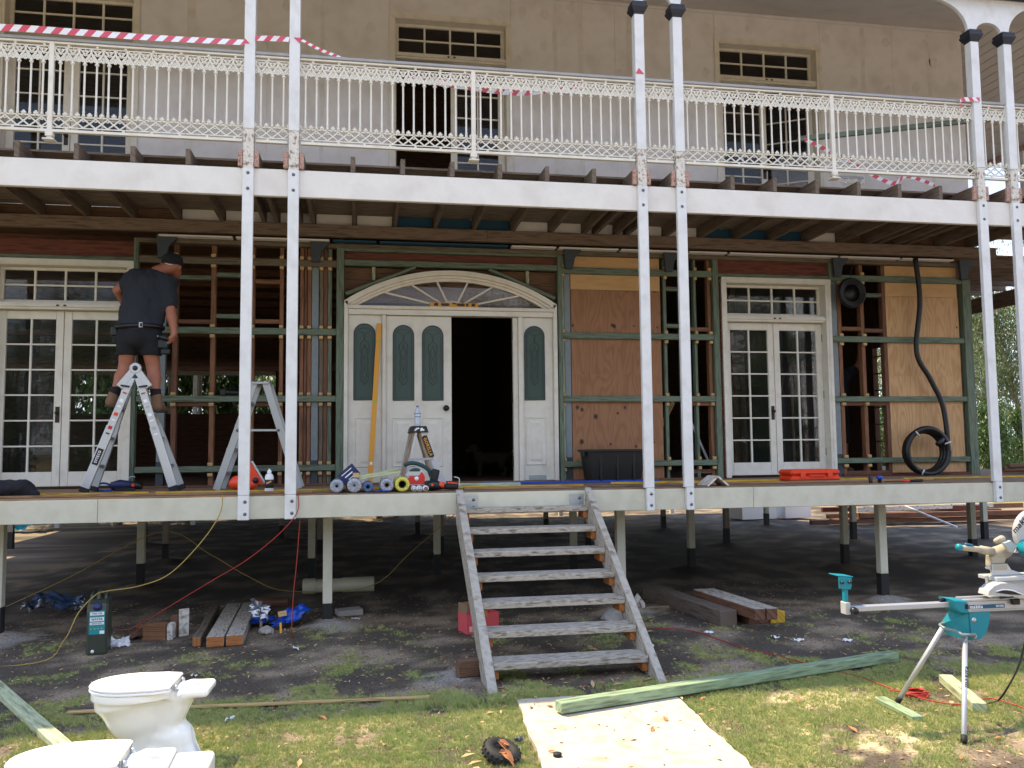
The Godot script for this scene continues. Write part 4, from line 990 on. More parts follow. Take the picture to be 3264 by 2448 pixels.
func balustrades(H: Node3D):
	var bm := baluster_mesh()
	var z := -0.05
	var bays := [[-3.35, 0.0], [0.1, 0.413], [0.513, 3.8537], [3.9537, 4.2667], [4.3667, 7.736], [7.836, 8.149], [8.249, 11.59]]
	for e in bays:
		var B := hub(H, "balustrade")
		var a: float = e[0]; var b: float = e[1]; var wide := b - a > 1.0
		bx(B, "hand_rail", Vector3(a, 5.472, z + 0.03), Vector3(b, 5.50, z - 0.03), M.grey_rail)
		bx(B, "upper_rail", Vector3(a, 5.449, z + 0.016), Vector3(b, 5.470, z - 0.016), M.rail_white)
		bx(B, "lower_rail", Vector3(a + 0.01, 4.618, z + 0.02), Vector3(b - 0.01, 4.645, z - 0.02), M.rail_white)
		var segs := [[a, b]]
		if wide:
			var m := (a + b) / 2
			if a < -3.0: m = -1.693
			segs = [[a, m - 0.02], [m + 0.02, b]]
			var s := begin(); add_box(s, Vector3(0.042, 0.93, 0.042), 0.003, Vector3(m, 5.0, z)); add_box(s, Vector3(0.065, 0.05, 0.065), 0.006, Vector3(m, 4.60, z)); add_box(s, Vector3(0.10, 0.016, 0.10), 0.004, Vector3(m, 4.545, z))
			part(B, "stanchion", commit(s), M.rail_white)
		for g in segs:
			var n := int(round((g[1] - g[0]) / 0.1015)); n = maxi(n, 3)
			var p: float = (g[1] - g[0]) / n
			for i in n:
				var o := part(B, "baluster", bm, M.rail_white, Vector3(g[0] + (i + 0.5) * p, 0, z)); o.scale.x = p / 0.1015
			var k: float = g[0] + 0.12
			while k < g[1]:
				bx(B, "rail_spacer", Vector3(k - 0.012, 5.431, z + 0.008), Vector3(k + 0.012, 5.448, z - 0.008), M.rail_white)
				bx(B, "rail_spacer", Vector3(k - 0.012, 4.646, z + 0.008), Vector3(k + 0.012, 4.662, z - 0.008), M.rail_white); k += 0.245
# ---------- stairs ----------
func make_stairs():
	var S := thing("timber_staircase", "weathered white open timber stairs leading up to the deck", "stairs")
	var slope := Vector3(0, -1.30, 2.02).normalized()
	for e in [[1.985, 2.055], [3.243, 3.305]]:
		var st := begin()
		# side outline in (z, y), turned so that the grain follows the slope: plumb cut at the deck, level cut on the ground
		var an := atan2(-1.32, 2.04); var poly := []
		for q in [Vector2(0.005, 1.33), Vector2(0.005, 1.02), Vector2(1.72, -0.035), Vector2(2.08, -0.035)]: poly.append(q.rotated(-an))
		add_prism(st, poly, e[1] - e[0], 0.004, Transform3D(Basis(Vector3(0, 0, 1), Vector3.UP, Vector3(-1, 0, 0)) * Basis(Vector3.BACK, an), Vector3((e[0] + e[1]) / 2, 0, 0)))
		part(S, "stringer", commit(st), M.stair_white)
	for i in 7:
		var y := 1.161 - i * 0.1697; var z := 0.12 + i * 0.2815
		bx(S, "tread", Vector3(2.057, y - 0.048, z), Vector3(3.241, y, z - 0.24), M.stair_white, i)
		for e in [[2.0575, 2.10], [3.198, 3.2405]]: bx(S, "cleat", Vector3(e[0], y - 0.118, z - 0.02), Vector3(e[1], y - 0.049, z - 0.22), M.orange_wood, i)
	for e in [[2.06, 2.2], [3.1, 3.24]]:
		bx(S, "angle_bracket", Vector3(e[0], 1.12, -0.0485), Vector3(e[1], 1.27, -0.044), M.galv)
		for k in 2: part(S, "bolt", bolt_mesh(), M.bolt, Vector3((e[0] + e[1]) / 2 + 0.03, 1.16 + k * 0.07, -0.044), Vector3(PI / 2, 0, 0))
const DY := 1.3145
func lab_tube(n: String, pts: Array, r: float, m: Material, label: String, cat: String, group := "", sides := 6, steps_ := 6) -> MeshInstance3D:
	var c := curve(pts, steps_); var o: Vector3 = pts[0]
	var q := []
	for p in c: q.append(p - o)
	return solo(n, tube(q, r, sides), m, label, cat, o, Z0, group)
func rod(par: Node3D, n: String, p: Vector3, q: Vector3, r: float, m: Material, sides := 10, r2 := -1.0) -> MeshInstance3D:
	return part(par, n, tube([p, q], [r, r if r2 < 0.0 else r2], sides), m)
# small things are laid out round their own base point
func make_deck_things():
	# --- articulated ladder the man stands on
	var L := thing("articulated_ladder", "aluminium hinged ladder standing as an A under the man", "ladder", Vector3(-1.17, DY, -1.18))
	var o := Vector3(-1.17, DY, -1.18)
	for zz in [-1.0, -1.36]:
		var front: bool = zz > -1.1
		var top := Vector3(-1.145 - (0.0 if front else 0.085), 2.562 + (0.0 if front else 0.03), zz) - o
		for e in [[-1.604 if front else -1.62, "L"], [-0.752, "R"]]:
			var ft := Vector3(e[0], DY + 0.012, zz) - o
			var d := (ft - top).normalized()
			bar(L, "rail", top + d * 0.10, ft, 0.072, 0.026, M.alu if front else M.alu_dull, Vector3.BACK)
			bar(L, "outer_sleeve", top + d * 0.62, ft - d * 0.04, 0.084, 0.034, M.alu if front else M.alu_dull, Vector3.BACK)
			bar(L, "foot", ft - d * 0.05, ft + d * 0.004, 0.088, 0.04, M.black_rubber, Vector3.BACK)
			if front:
				for k in 7:
					var p := top + d * (0.26 + k * 0.072)
					var c: Material = [M.print_red, M.print_white, M.print_white, M.orange_plastic, M.print_white, M.print_red, M.print_black][k] if e[1] == "L" else [M.print_red, M.print_white, M.alu_dull, M.print_white, M.print_white, M.alu_dull, M.print_white][k]
					bar(L, "sticker", p + Vector3(0, 0, 0.0175 if k < 5 else 0.0185), p + d * (0.014 if k % 2 == 0 else 0.035) + Vector3(0, 0, 0.0175 if k < 5 else 0.0185), 0.036, 0.002, c, Vector3.BACK)
				for k in 2:
					var p := top + d * (0.2 + k * 0.0)
					rod(L, "lock_knob", p + Vector3(-0.06 if e[1] == "L" else 0.06, 0.012, 0.03), p + Vector3(0.02 if e[1] == "L" else -0.02, 0.0, 0.03), 0.009, M.steel_dark, 8)
				if e[1] == "L":
					var p := top + d * 0.86 + Vector3(0, 0, 0.0205)
					bar(L, "name_plate", p, p + d * 0.17, 0.056, 0.004, M.print_black, Vector3.BACK)
					var t := part(L, "lettering", text_mesh("SYTECO", 0.036, 0.002), M.print_white)
					var bs := Basis(-d, Vector3.BACK.cross(-d), Vector3.BACK)
					t.transform = Transform3D(bs, p + d * 0.085 + Vector3(0, 0, 0.003))
		var st := begin(); add_lathe(st, [Vector2(0, 0.02), Vector2(0.05, 0.02), Vector2(0.056, 0.014), Vector2(0.056, -0.014), Vector2(0.05, -0.02), Vector2(0, -0.02)], 20, Transform3D(Basis(Vector3.RIGHT, PI / 2), top))
		for s in [-0.37, 0.34]:
			add_bar(st, top, top + Vector3(s * 0.4, -0.19, 0), 0.07, 0.03, 0.003, Vector3.BACK)
		part(L, "hinge", commit(st), M.alu)
		part(L, "hinge_pin", lathe([Vector2(0, 0.008), Vector2(0.02, 0.008), Vector2(0.026, 0.0), Vector2(0.026, -0.01)], 14), M.black, top + Vector3(0, 0, 0.022), Vector3(PI / 2, 0, 0))
	for e in [[-1.604, -1], [-0.752, 1]]:
		for y in [1.58, 1.86, 2.10 if e[1] > 0 else 2.15, 2.4]:
			var t: float = (2.562 - y) / (2.562 - DY)
			var x := lerpf(-1.145, e[0], t); var x2 := lerpf(-1.23, e[0] + (0.0 if e[1] > 0 else -0.016), t)
			bar(L, "rung", Vector3(x, y, -1.012) - o, Vector3(x2, y, -1.348) - o, 0.045, 0.028, M.steel)
	# --- step ladder behind the posts
	L = thing("step_ladder", "scuffed aluminium step ladder behind the paired veranda posts", "ladder", Vector3(0.03, DY, -1.35)); o = L.position
	for zz in [-1.25, -1.62]:
		for e in [[-0.385, -1.0], [0.45, 1.0]]:
			var tp := Vector3(0.04 + e[1] * 0.06, 2.44, zz) - o; var ft := Vector3(e[0], DY, zz) - o
			bar(L, "rail", tp, ft, 0.075, 0.025, M.alu_dull, Vector3.BACK)
	bx(L, "top_cap", Vector3(-0.04, 2.425, -1.22) - o, Vector3(0.13, 2.45, -1.65) - o, M.alu_dull)
	for k in 4:
		var t := 0.2 + k * 0.22
		bx(L, "tread", Vector3(lerpf(-0.02, -0.385, t) - 0.04, lerpf(2.44, DY, t), -1.265) - o, Vector3(lerpf(-0.02, -0.385, t) + 0.04, lerpf(2.44, DY, t) + 0.03, -1.605) - o, M.alu_dull)
		if k < 3: bar(L, "brace", Vector3(lerpf(0.1, 0.45, t), lerpf(2.44, DY, t), -1.265) - o, Vector3(lerpf(0.1, 0.45, t), lerpf(2.44, DY, t), -1.605) - o, 0.02, 0.02, M.alu_dull)
	bar(L, "spreader", Vector3(-0.18, 1.937, -1.235) - o, Vector3(0.235, 1.935, -1.235) - o, 0.022, 0.006, M.galv, Vector3.BACK)
	for x in [-0.18, 0.235]: part(L, "bolt", bolt_mesh(), M.bolt, Vector3(x, 1.936, -1.23) - o, Vector3(PI / 2, 0, 0))
	# --- low step ladder in front of the door
	L = thing("low_step_ladder", "low aluminium step ladder with black top in front of the white door", "ladder", Vector3(1.72, DY, -1.35)); o = L.position
	var zs := [-1.2, -1.56]
	for zz in zs:
		bar(L, "front_rail", Vector3(1.655, 1.91, zz) - o, Vector3(1.52, DY, zz) - o, 0.05, 0.02, M.pine_grey if zz > -1.3 else M.alu_dull, Vector3.BACK)
		bar(L, "front_flange", Vector3(1.685, 1.90, zz + 0.004) - o, Vector3(1.555, DY + 0.01, zz + 0.004) - o, 0.03, 0.012, M.alu, Vector3.BACK)
		bar(L, "rear_rail", Vector3(1.72, 1.91, zz) - o, Vector3(1.87, 1.40, zz) - o, 0.028, 0.02, M.pine_grey, Vector3.BACK)
		bar(L, "step_rail", Vector3(1.765, 1.92, zz - 0.01) - o, Vector3(1.985, DY, zz - 0.01) - o, 0.075, 0.018, M.alu, Vector3.BACK)
	for k in 2: bx(L, "tread", Vector3(1.80 + k * 0.085, 1.73 - k * 0.24, -1.215) - o, Vector3(1.89 + k * 0.085, 1.755 - k * 0.24, -1.545) - o, M.alu)
	bar(L, "spreader", Vector3(1.60, 1.605, -1.185) - o, Vector3(1.87, 1.617, -1.185) - o, 0.025, 0.006, M.alu_dull, Vector3.BACK)
	var st := begin(); add_prism(st, [Vector2(-0.105, -0.035), Vector2(0.105, -0.035), Vector2(0.085, 0.028), Vector2(0.075, 0.035), Vector2(-0.075, 0.035), Vector2(-0.085, 0.028)], 0.42, 0.004)
	part(L, "top_cap", commit(st), M.black, Vector3(1.715, 1.935, -1.375) - o)
	for e in [[1.69, 1.94, 0.013], [1.71, 1.945, 0.008], [1.745, 1.935, 0.016], [1.765, 1.925, 0.01], [1.675, 1.925, 0.009], [1.735, 1.92, 0.007]]:
		var P := []
		for i in 9: P.append(Vector2(cos(TAU * i / 9) * e[2] * (0.7 + rng.randf() * 0.6), sin(TAU * i / 9) * e[2] * (0.7 + rng.randf() * 0.8)))
		part(L, "paint_splash", prism(P, 0.002), M.print_white, Vector3(e[0], e[1], -1.164) - o)
	# yellow on black name along the rear rail
	var d3 := (Vector3(1.985, DY, 0) - Vector3(1.765, 1.92, 0)).normalized()
	var c3 := Vector3(1.815, 1.745, -1.19) - o
	var pl := part(L, "name_plate", prism([Vector2(-0.12, -0.03), Vector2(0.11, -0.03), Vector2(0.125, -0.015), Vector2(0.125, 0.015), Vector2(0.11, 0.03), Vector2(-0.12, 0.03), Vector2(-0.13, 0.0)], 0.004, 0.001), M.print_black)
	var bs3 := Basis(d3, Vector3.BACK.cross(d3), Vector3.BACK)
	pl.transform = Transform3D(bs3, c3)
	var tx := part(L, "lettering", text_mesh("GORILLA", 0.05, 0.002), M.yellow); tx.transform = Transform3D(bs3, c3 + Vector3(0, 0, 0.003))
	# bottle on it
	var wb := thing("water_bottle", "clear plastic water bottle standing on the low step ladder", "bottle", Vector3(1.705, 1.9705, -1.25))
	part(wb, "bottle", lathe([Vector2(0, 0.0), Vector2(0.03, 0.0), Vector2(0.034, 0.008), Vector2(0.033, 0.05), Vector2(0.029, 0.07), Vector2(0.033, 0.09), Vector2(0.035, 0.13), Vector2(0.033, 0.155), Vector2(0.022, 0.185), Vector2(0.013, 0.2), Vector2(0.0125, 0.212)], 18), M.bottle_glass)
	part(wb, "label", lathe([Vector2(0.0352, 0.105), Vector2(0.0358, 0.107), Vector2(0.0362, 0.137), Vector2(0.0345, 0.139)], 18), M.blue_grey); part(wb, "label_band", lathe([Vector2(0.0365, 0.113), Vector2(0.0367, 0.125), Vector2(0.0364, 0.126)], 18), M.print_white)
	part(wb, "cap", lathe([Vector2(0.0145, 0.205), Vector2(0.0145, 0.222), Vector2(0.012, 0.224), Vector2(0, 0.224)], 14), M.blue_grey)
	# --- levels
	var lv := thing("spirit_level", "long yellow spirit level leaning on the white side panel", "spirit level", Vector3(1.2, DY, -1.97))
	var a := Vector3(0.0, 0.002, 0.0); var b := Vector3(0.108, 1.91, -0.16)
	bar(lv, "body", a, b, 0.058, 0.024, M.yellow, Vector3.BACK)
	for t in [0.12, 0.5, 0.88]:
		var p := a.lerp(b, t); var dd := (b - a).normalized(); bar(lv, "vial", p + Vector3(0, 0, 0.013), p + dd * 0.035 + Vector3(0, 0, 0.013), 0.03, 0.004, M.label_green if t != 0.12 else M.print_white, Vector3.BACK)
	lv = thing("short_spirit_level", "short yellow spirit level lying on the ledge under the fan window", "spirit level", Vector3(2.206, 3.4405, -2.118))
	bx(lv, "body", Vector3(-0.295, 0, -0.012), Vector3(0.295, 0.05, 0.012), M.yellow)
	for e in [[-0.22, 0.05], [0.235, 0.045], [0.16, 0.03]]: bx(lv, "vial_window", Vector3(e[0] - e[1] / 2, 0.008, 0.0125), Vector3(e[0] + e[1] / 2, 0.042, 0.014), M.black)
	for x in [-0.1, 0.09]: part(lv, "hand_hole", prism(arc(0.025, 0, 0.016, -PI / 2, PI / 2, 8) + arc(-0.045, 0, 0.016, PI / 2, PI * 1.5, 8), 0.002), M.black, Vector3(x, 0.025, 0.0135))
	bx(lv, "centre_vial", Vector3(-0.02, 0.03, 0.0125), Vector3(0.02, 0.049, 0.0145), M.print_black)
	# --- plastic rolls on the deck edge
	var R = func(x: float, r: float, hole: float, len_: float, mo: Material, mi: Material, label: String, dz := -0.0):
		var t := thing("sheeting_roll", label, "roll", Vector3(x, DY, -0.12 + dz), 0.0, "rolls on the deck edge")
		var s := begin(true)
		var prof := [Vector2(hole, 0.004), Vector2(r * 0.8, 0.012), Vector2(r * 0.97, 0.002), Vector2(r, -0.012), Vector2(r * 0.985, -len_ * 0.5), Vector2(r, -len_), Vector2(hole, -len_), Vector2(hole, 0.004)]
		add_lathe(s, prof, 18, Transform3D(Basis(Vector3.RIGHT, PI / 2), Vector3(0, r, 0)))
		part(t, "wrap", commit(s), mo)
		part(t, "core", lathe([Vector2(hole * 0.99, -0.01), Vector2(hole * 0.7, -0.008), Vector2(hole * 0.7, -0.3), Vector2(0, -0.3)], 16), mi, Vector3(0, r, 0), Vector3(PI / 2, 0, 0))
		# loose film folded over the end
		var f := begin(true)
		for k in 9:
			var an := TAU * k / 9.0 + rng.randf() * 0.3
			add_tube(f, [Vector3(cos(an) * hole, r + sin(an) * hole, 0.008), Vector3(cos(an + 0.25) * r * 0.7, r + sin(an + 0.25) * r * 0.7, 0.016), Vector3(cos(an + 0.4) * r * 0.97, r + sin(an + 0.4) * r * 0.97, 0.002)], [0.002, 0.006, 0.002], 5, false)
		part(t, "film_folds", commit(f), mo)
	R.call(0.876, 0.064, 0.014, 0.5, M.clear_wrap, M.blue_deep, "grey plastic wrapped roll, leftmost of the rolls on the deck edge")
	R.call(1.038, 0.068, 0.010, 0.5, M.clear_wrap, M.blue_deep, "grey plastic wrapped roll between the blue box and the small blue roll", 0.02)
	R.call(1.165, 0.050, 0.017, 0.4, M.blue_grey, M.black, "small blue foam roll among the plastic rolls", -0.01)
	R.call(1.343, 0.064, 0.024, 0.5, M.clear_wrap, M.card, "clear wrapped roll of pale plastic beside the yellow roll")
	R.call(1.487, 0.070, 0.037, 0.6, M.yellow_plastic, M.black, "yellow plastic roll with wide dark hole on the deck edge", 0.01)
	for e in [[1.60, "clear", "white can lying beside the yellow roll"], [1.652, "clear", "white can lying in the middle of the three small cans"], [1.712, "print", "pinkish ended can lying beside the black drill"]]:
		var t := thing("spray_can", e[2], "can", Vector3(e[0], DY, -0.12), 0.0, "small cans by the rolls")
		part(t, "body", lathe([Vector2(0.02, 0), Vector2(0.027, -0.006), Vector2(0.027, -0.18), Vector2(0, -0.18)], 14), M.print_white, Vector3(0, 0.027, 0), Vector3(PI / 2, 0, 0))
		part(t, "end", lathe([Vector2(0.0, -0.002), Vector2(0.019, -0.002), Vector2(0.0195, -0.006)], 14), M.card if e[1] == "print" else M.silver, Vector3(0, 0.027, 0), Vector3(PI / 2, 0, 0))
	# crumpled blue sheet
	solo("blue_sheet", crumple(0.15, 0.1, 0.014, 3), M.blue, "scrap of blue plastic hanging over the deck edge by the rolls", "plastic scrap", Vector3(1.285, DY + 0.008, -0.10))
	var bxn := thing("blue_box", "dark blue box tilted against the rolls", "box", Vector3(0.985, DY, -0.36))
	part(bxn, "carton", bd(0.18, 0.13, 0.16, 0, 0.003), M.blue_deep, Vector3(0, 0.165, 0), Vector3(0, 0, 0.70))
	for k in 3: part(bxn, "print_line", bd(0.12 - k * 0.03, 0.012 if k == 1 else 0.007, 0.002), M.print_white, Vector3(0, 0.165, 0) + Vector3(cos(0.7) * 0.0 - sin(0.7) * (0.035 - k * 0.035), cos(0.7) * (0.035 - k * 0.035), 0.082), Vector3(0, 0, 0.70))
	part(bxn, "prop_block", bd(0.06, 0.11, 0.06), M.pine, Vector3(0.0, 0.055, 0.0))
	var oc := solo("timber_offcut", bd(0.40, 0.045, 0.09), M.green_pale, "pale green timber offcut lying across the rolls", "timber", Vector3(1.275, 1.482, -0.22), Vector3(0, 0, 0.17))
	solo("timber_block", bd(0.06, 0.045, 0.06), M.pine, "small square pine block resting on the grey roll", "timber", Vector3(1.055, 1.4765, -0.17))
	# circular saw
	var cs := thing("circular_saw", "circular saw with red blade guard and teal handle on the deck", "power saw", Vector3(1.64, DY, -0.42))
	part(cs, "blade_guard", prism(arc(0, 0, 0.098, 0.15, PI - 0.15, 16), 0.05, 0.004), M.saw_grey, Vector3(-0.01, 0.125, 0.0))
	part(cs, "lower_guard", prism(arc(0, 0, 0.088, -PI, 0.9, 20) + [Vector2(0.02, 0.02), Vector2(-0.05, 0.03)], 0.03, 0.003), M.red_plastic, Vector3(-0.005, 0.112, 0.015))
	part(cs, "guard_print", prism(arc(0, 0, 0.09, 1.0, 2.4, 8) + [Vector2(-0.05, 0.055), Vector2(0.04, 0.055)], 0.003), M.teal_dark, Vector3(-0.01, 0.13, 0.0265))
	part(cs, "arbor", lathe([Vector2(0, 0.01), Vector2(0.02, 0.01), Vector2(0.022, 0)], 12), M.print_white, Vector3(0, 0.115, 0.03), Vector3(PI / 2, 0, 0))
	part(cs, "base_plate", bd(0.28, 0.006, 0.14), M.silver, Vector3(0.0, 0.055, 0.02), Vector3(0, 0, -0.03))
	part(cs, "handle", tube(curve([Vector3(-0.12, 0.245, -0.04), Vector3(-0.06, 0.265, -0.04), Vector3(0.0, 0.262, -0.04), Vector3(0.07, 0.235, -0.04), Vector3(0.13, 0.19, -0.04), Vector3(0.15, 0.14, -0.04)], 5), [0.016] + filled(24, 0.02) + [0.022], 9), M.teal_dark)
	part(cs, "motor", lathe([Vector2(0, 0.03), Vector2(0.045, 0.028), Vector2(0.055, 0.0), Vector2(0.055, -0.1), Vector2(0, -0.11)], 16), M.teal, Vector3(0.03, 0.13, -0.02), Vector3(PI / 2, 0, 0))
	part(cs, "battery", bd(0.075, 0.15, 0.09, 0, 0.012), M.black, Vector3(0.18, 0.13, -0.02), Vector3(0, 0, -0.22))
	bx(cs, "rest_block", Vector3(-0.1, 0, -0.05), Vector3(0.12, 0.05, 0.07), M.pine_grey)
	# black and orange drill
	var dr := thing("rotary_drill", "black and orange cordless hammer drill lying on the deck edge", "drill", Vector3(1.83, DY, -0.2))
	part(dr, "housing", tube([Vector3(-0.1, 0.045, 0), Vector3(-0.06, 0.055, 0), Vector3(0.0, 0.05, 0), Vector3(0.05, 0.042, 0)], [0.03, 0.048, 0.046, 0.03], 12), M.black)
	part(dr, "battery", bd(0.11, 0.095, 0.08, 0, 0.01), M.black, Vector3(-0.065, 0.05, -0.03))
	part(dr, "chuck", tube([Vector3(0.05, 0.042, 0), Vector3(0.11, 0.04, 0), Vector3(0.17, 0.036, 0), Vector3(0.20, 0.034, 0)], [0.026, 0.032, 0.03, 0.02], 12), M.black_rubber)
	part(dr, "trim", tube([Vector3(0.012, 0.06, 0.012), Vector3(0.06, 0.052, 0.012)], 0.03, 10), M.orange_plastic); part(dr, "side_grip", tube([Vector3(0.1, 0.062, -0.02), Vector3(0.19, 0.06, -0.02)], [0.022, 0.018], 10), M.orange_plastic)
	part(dr, "depth_rod", tube(curve([Vector3(0.205, 0.03, 0.0), Vector3(0.212, 0.08, 0), Vector3(0.205, 0.118, 0), Vector3(0.16, 0.13, 0)], 4), 0.006, 6), M.saw_grey)
	part(dr, "badge", prism(arc(0, 0, 0.012, 0, TAU * 0.95, 10), 0.003), M.orange_plastic, Vector3(-0.055, 0.06, 0.0485))
	# --- yellow and blue long pieces lying on the deck
	var k := 0
	for e in [[-2.3, -0.9, -0.62, "yellow_strip", 0.03, 0.022, "yellow edged strip lying along the deck below the left french door"], [-0.85, 3.4, -0.66, "yellow_strip", 0.03, 0.02, "long yellow edged strip lying on the deck behind the left veranda posts"],
		[3.8, 6.9, -1.0, "yellow_strip", 0.035, 0.024, "yellow edged strip lying on the deck below the black tub"], [7.3, 11.3, -0.9, "yellow_strip", 0.035, 0.02, "yellow edged strip lying on the deck at the right corner"],
		[2.45, 4.55, -1.55, "blue", 0.03, 0.024, "long blue plastic strip lying on the deck before the open door"], [4.3, 7.4, -0.55, "deck_raw", 0.09, 0.02, "brown board lying on the deck under the orange case"],
		[-2.2, 0.65, -0.3, "deck_raw", 0.10, 0.02, "brown board lying on the deck edge behind the left posts"], [2.1, 3.2, -0.35, "deck_raw", 0.12, 0.02, "brown board lying on the deck at the stair head"], [3.4, 4.7, -0.4, "deck", 0.08, 0.018, "dull brown board lying on the deck left of the white ridge cap"], [2.1, 2.75, -0.8, "green_pale", 0.10, 0.045, "pale green board end lying on the deck in the doorway"]]:
		solo("loose_board", bd(e[1] - e[0], e[5], e[4], k), M[e[3]], e[6], "board", Vector3((e[0] + e[1]) / 2, DY + e[5] / 2, e[2]), Vector3(0, 0.008 * ((k % 3) - 1), 0), "loose lengths on the deck"); k += 1
	# --- black tub
	var tb := thing("plastic_tub", "black lidded plastic tub standing before the brown plywood", "tub", Vector3(4.05, DY, -1.75))
	st = begin()
	for q in 4:
		var cs4 := [Vector2(-1, 1), Vector2(1, 1), Vector2(1, -1), Vector2(-1, -1)]
		var c0: Vector2 = cs4[q]; var c1: Vector2 = cs4[(q + 1) % 4]
		var A := Vector3(c0.x * 0.29, 0.0, c0.y * 0.19); var B := Vector3(c1.x * 0.29, 0.0, c1.y * 0.19); var Cc := Vector3(c1.x * 0.335, 0.355, c1.y * 0.225); var Dd := Vector3(c0.x * 0.335, 0.355, c0.y * 0.225)
		tri(st, A, B, Cc); tri(st, A, Cc, Dd); tri(st, A, Vector3(0, 0.001, 0), B)
	part(tb, "tub", commit(st), M.black)
	bx(tb, "lid", Vector3(-0.36, 0.356, -0.245), Vector3(0.36, 0.384, 0.245), M.black)
	for s in [-0.2, 0.0, 0.2]: bx(tb, "rib", Vector3(s - 0.012, 0.02, 0.2), Vector3(s + 0.012, 0.34, 0.222), M.black)
	for s in [-1.0, 1.0]: bx(tb, "handle", Vector3(s * 0.336, 0.3, -0.07), Vector3(s * 0.362, 0.355, 0.07), M.black)
	# --- orange case
	var oc2 := thing("tool_case", "orange plastic tool case lying flat on the deck by the right french door", "case", Vector3(6.11, DY, -0.9), 0.05)
	part(oc2, "lower_shell", bd(0.62, 0.066, 0.30, 0, 0.024), M.orange_plastic, Vector3(0, 0.0335, 0)); part(oc2, "upper_shell", bd(0.62, 0.066, 0.30, 0, 0.026), M.orange_plastic, Vector3(0, 0.1015, 0))
	for x in [-0.17, 0.17]: bx(oc2, "latch", Vector3(x - 0.03, 0.04, 0.146), Vector3(x + 0.03, 0.098, 0.158), M.orange_plastic)
	part(oc2, "handle", tube(curve([Vector3(-0.09, 0.068, 0.15), Vector3(-0.07, 0.068, 0.175), Vector3(0.07, 0.068, 0.175), Vector3(0.09, 0.068, 0.15)], 4), 0.009, 8), M.orange_plastic)
	# --- white folded ridge cap
	var rc := thing("ridge_cap", "white folded timber ridge cap standing like a tent on the deck", "cap", Vector3(4.66, DY, -0.22))
	part(rc, "side", bd(0.15, 0.018, 0.26), M.old_white, Vector3(-0.045, 0.049, -0.02), Vector3(0, 0, 0.70)); part(rc, "side", bd(0.15, 0.018, 0.26), M.old_white, Vector3(0.068, 0.0495, -0.02), Vector3(0, 0, -0.71))
	# --- small things on the deck edge at the right
	var tq := thing("blue_torch", "small torch with bright blue head standing on the deck edge", "torch", Vector3(6.53, DY, -0.2))
	part(tq, "grip", lathe([Vector2(0, 0), Vector2(0.018, 0), Vector2(0.02, 0.01), Vector2(0.02, 0.035), Vector2(0.026, 0.038), Vector2(0, 0.038)], 14), M.black); part(tq, "head", lathe([Vector2(0.0, 0.038), Vector2(0.03, 0.0385), Vector2(0.031, 0.065), Vector2(0.026, 0.072), Vector2(0, 0.073)], 14), M.blue)
	var bk := thing("black_tin", "narrow black tin standing beside the blue torch", "tin", Vector3(6.425, DY, -0.2)); part(bk, "tin", lathe([Vector2(0, 0), Vector2(0.019, 0), Vector2(0.02, 0.004), Vector2(0.02, 0.06), Vector2(0.017, 0.066), Vector2(0.017, 0.075), Vector2(0, 0.075)], 14), M.black)
	var hm := thing("red_handled_tool", "hand tool with red and black grip lying on the deck edge", "tool", Vector3(6.88, DY, -0.2))
	part(hm, "grip", tube([Vector3(0, 0.014, 0), Vector3(0.15, 0.016, 0)], [0.013, 0.016], 10), M.black_rubber); part(hm, "collar", tube([Vector3(-0.1, 0.012, 0), Vector3(0, 0.014, 0)], [0.01, 0.013], 10), M.red_plastic); part(hm, "blade", bd(0.2, 0.006, 0.022), M.brass, Vector3(-0.19, 0.009, 0))
	# --- black conduit hanging down into a coil
	var cp := thing("corrugated_conduit", "black corrugated pipe hanging down the pale plywood into a coil on the deck", "pipe", Vector3(8.38, DY, -2.0))
	o = cp.position
	part(cp, "drop", tube(curve([Vector3(8.385, 4.2, -2.02) - o, Vector3(8.43, 3.62, -2.03) - o, Vector3(8.36, 2.95, -2.05) - o, Vector3(8.53, 2.58, -2.03) - o, Vector3(8.665, 2.25, -2.0) - o, Vector3(8.70, 1.85, -1.98) - o, Vector3(8.69, 1.62, -1.98) - o], 8), 0.034, 12), M.black)
	for i in 3:
		var pts := []
		for q in 29:
			var an := TAU * q / 28.0; var rr := 0.275 + 0.012 * i; pts.append(Vector3(0.0 + cos(an) * rr + 0.0, 0.31 + sin(an) * rr * 0.985 + 0.004 * i, -0.03 + i * 0.045))
		part(cp, "coil", tube(pts, 0.036, 10, false), M.black)
	part(cp, "end_stub", tube([Vector3(0.24, 0.5, 0.05), Vector3(0.13, 0.40, 0.09)], [0.036, 0.04], 12), M.black)
	for an in [0.4, 2.2, 4.3]: part(cp, "tie", tube([Vector3(cos(an) * 0.24, 0.31 + sin(an) * 0.24, 0.1), Vector3(cos(an) * 0.33, 0.31 + sin(an) * 0.33, 0.1)], 0.012, 6), M.silver)
	# --- coil of black cable hung on the girt
	var hc := thing("hung_cable_coil", "thick coil of black cable hung on the green girt beside the right french door", "cable", Vector3(7.44, 3.715, -2.05))
	for i in 9:
		var pts := []; var rr := 0.115 + 0.009 * (i % 9)
		for q in 25:
			var an := TAU * q / 24.0; pts.append(Vector3(cos(an) * rr + rng.randf() * 0.006, sin(an) * rr * 1.02, -0.03 + (i * 5 % 9) * 0.009))
		part(hc, "loop", tube(pts, 0.0135, 7, false), M.black)
	part(hc, "disc_spool", lathe([Vector2(0, 0.0), Vector2(0.11, 0.0), Vector2(0.112, -0.012), Vector2(0, -0.012)], 20), M.black, Vector3(0, 0, 0.0), Vector3(PI / 2, 0, 0)); part(hc, "hanger", tube([Vector3(0, 0.19, 0.01), Vector3(-0.01, 0.27, 0.04), Vector3(0, 0.42, 0.09)], 0.004, 5), M.black)
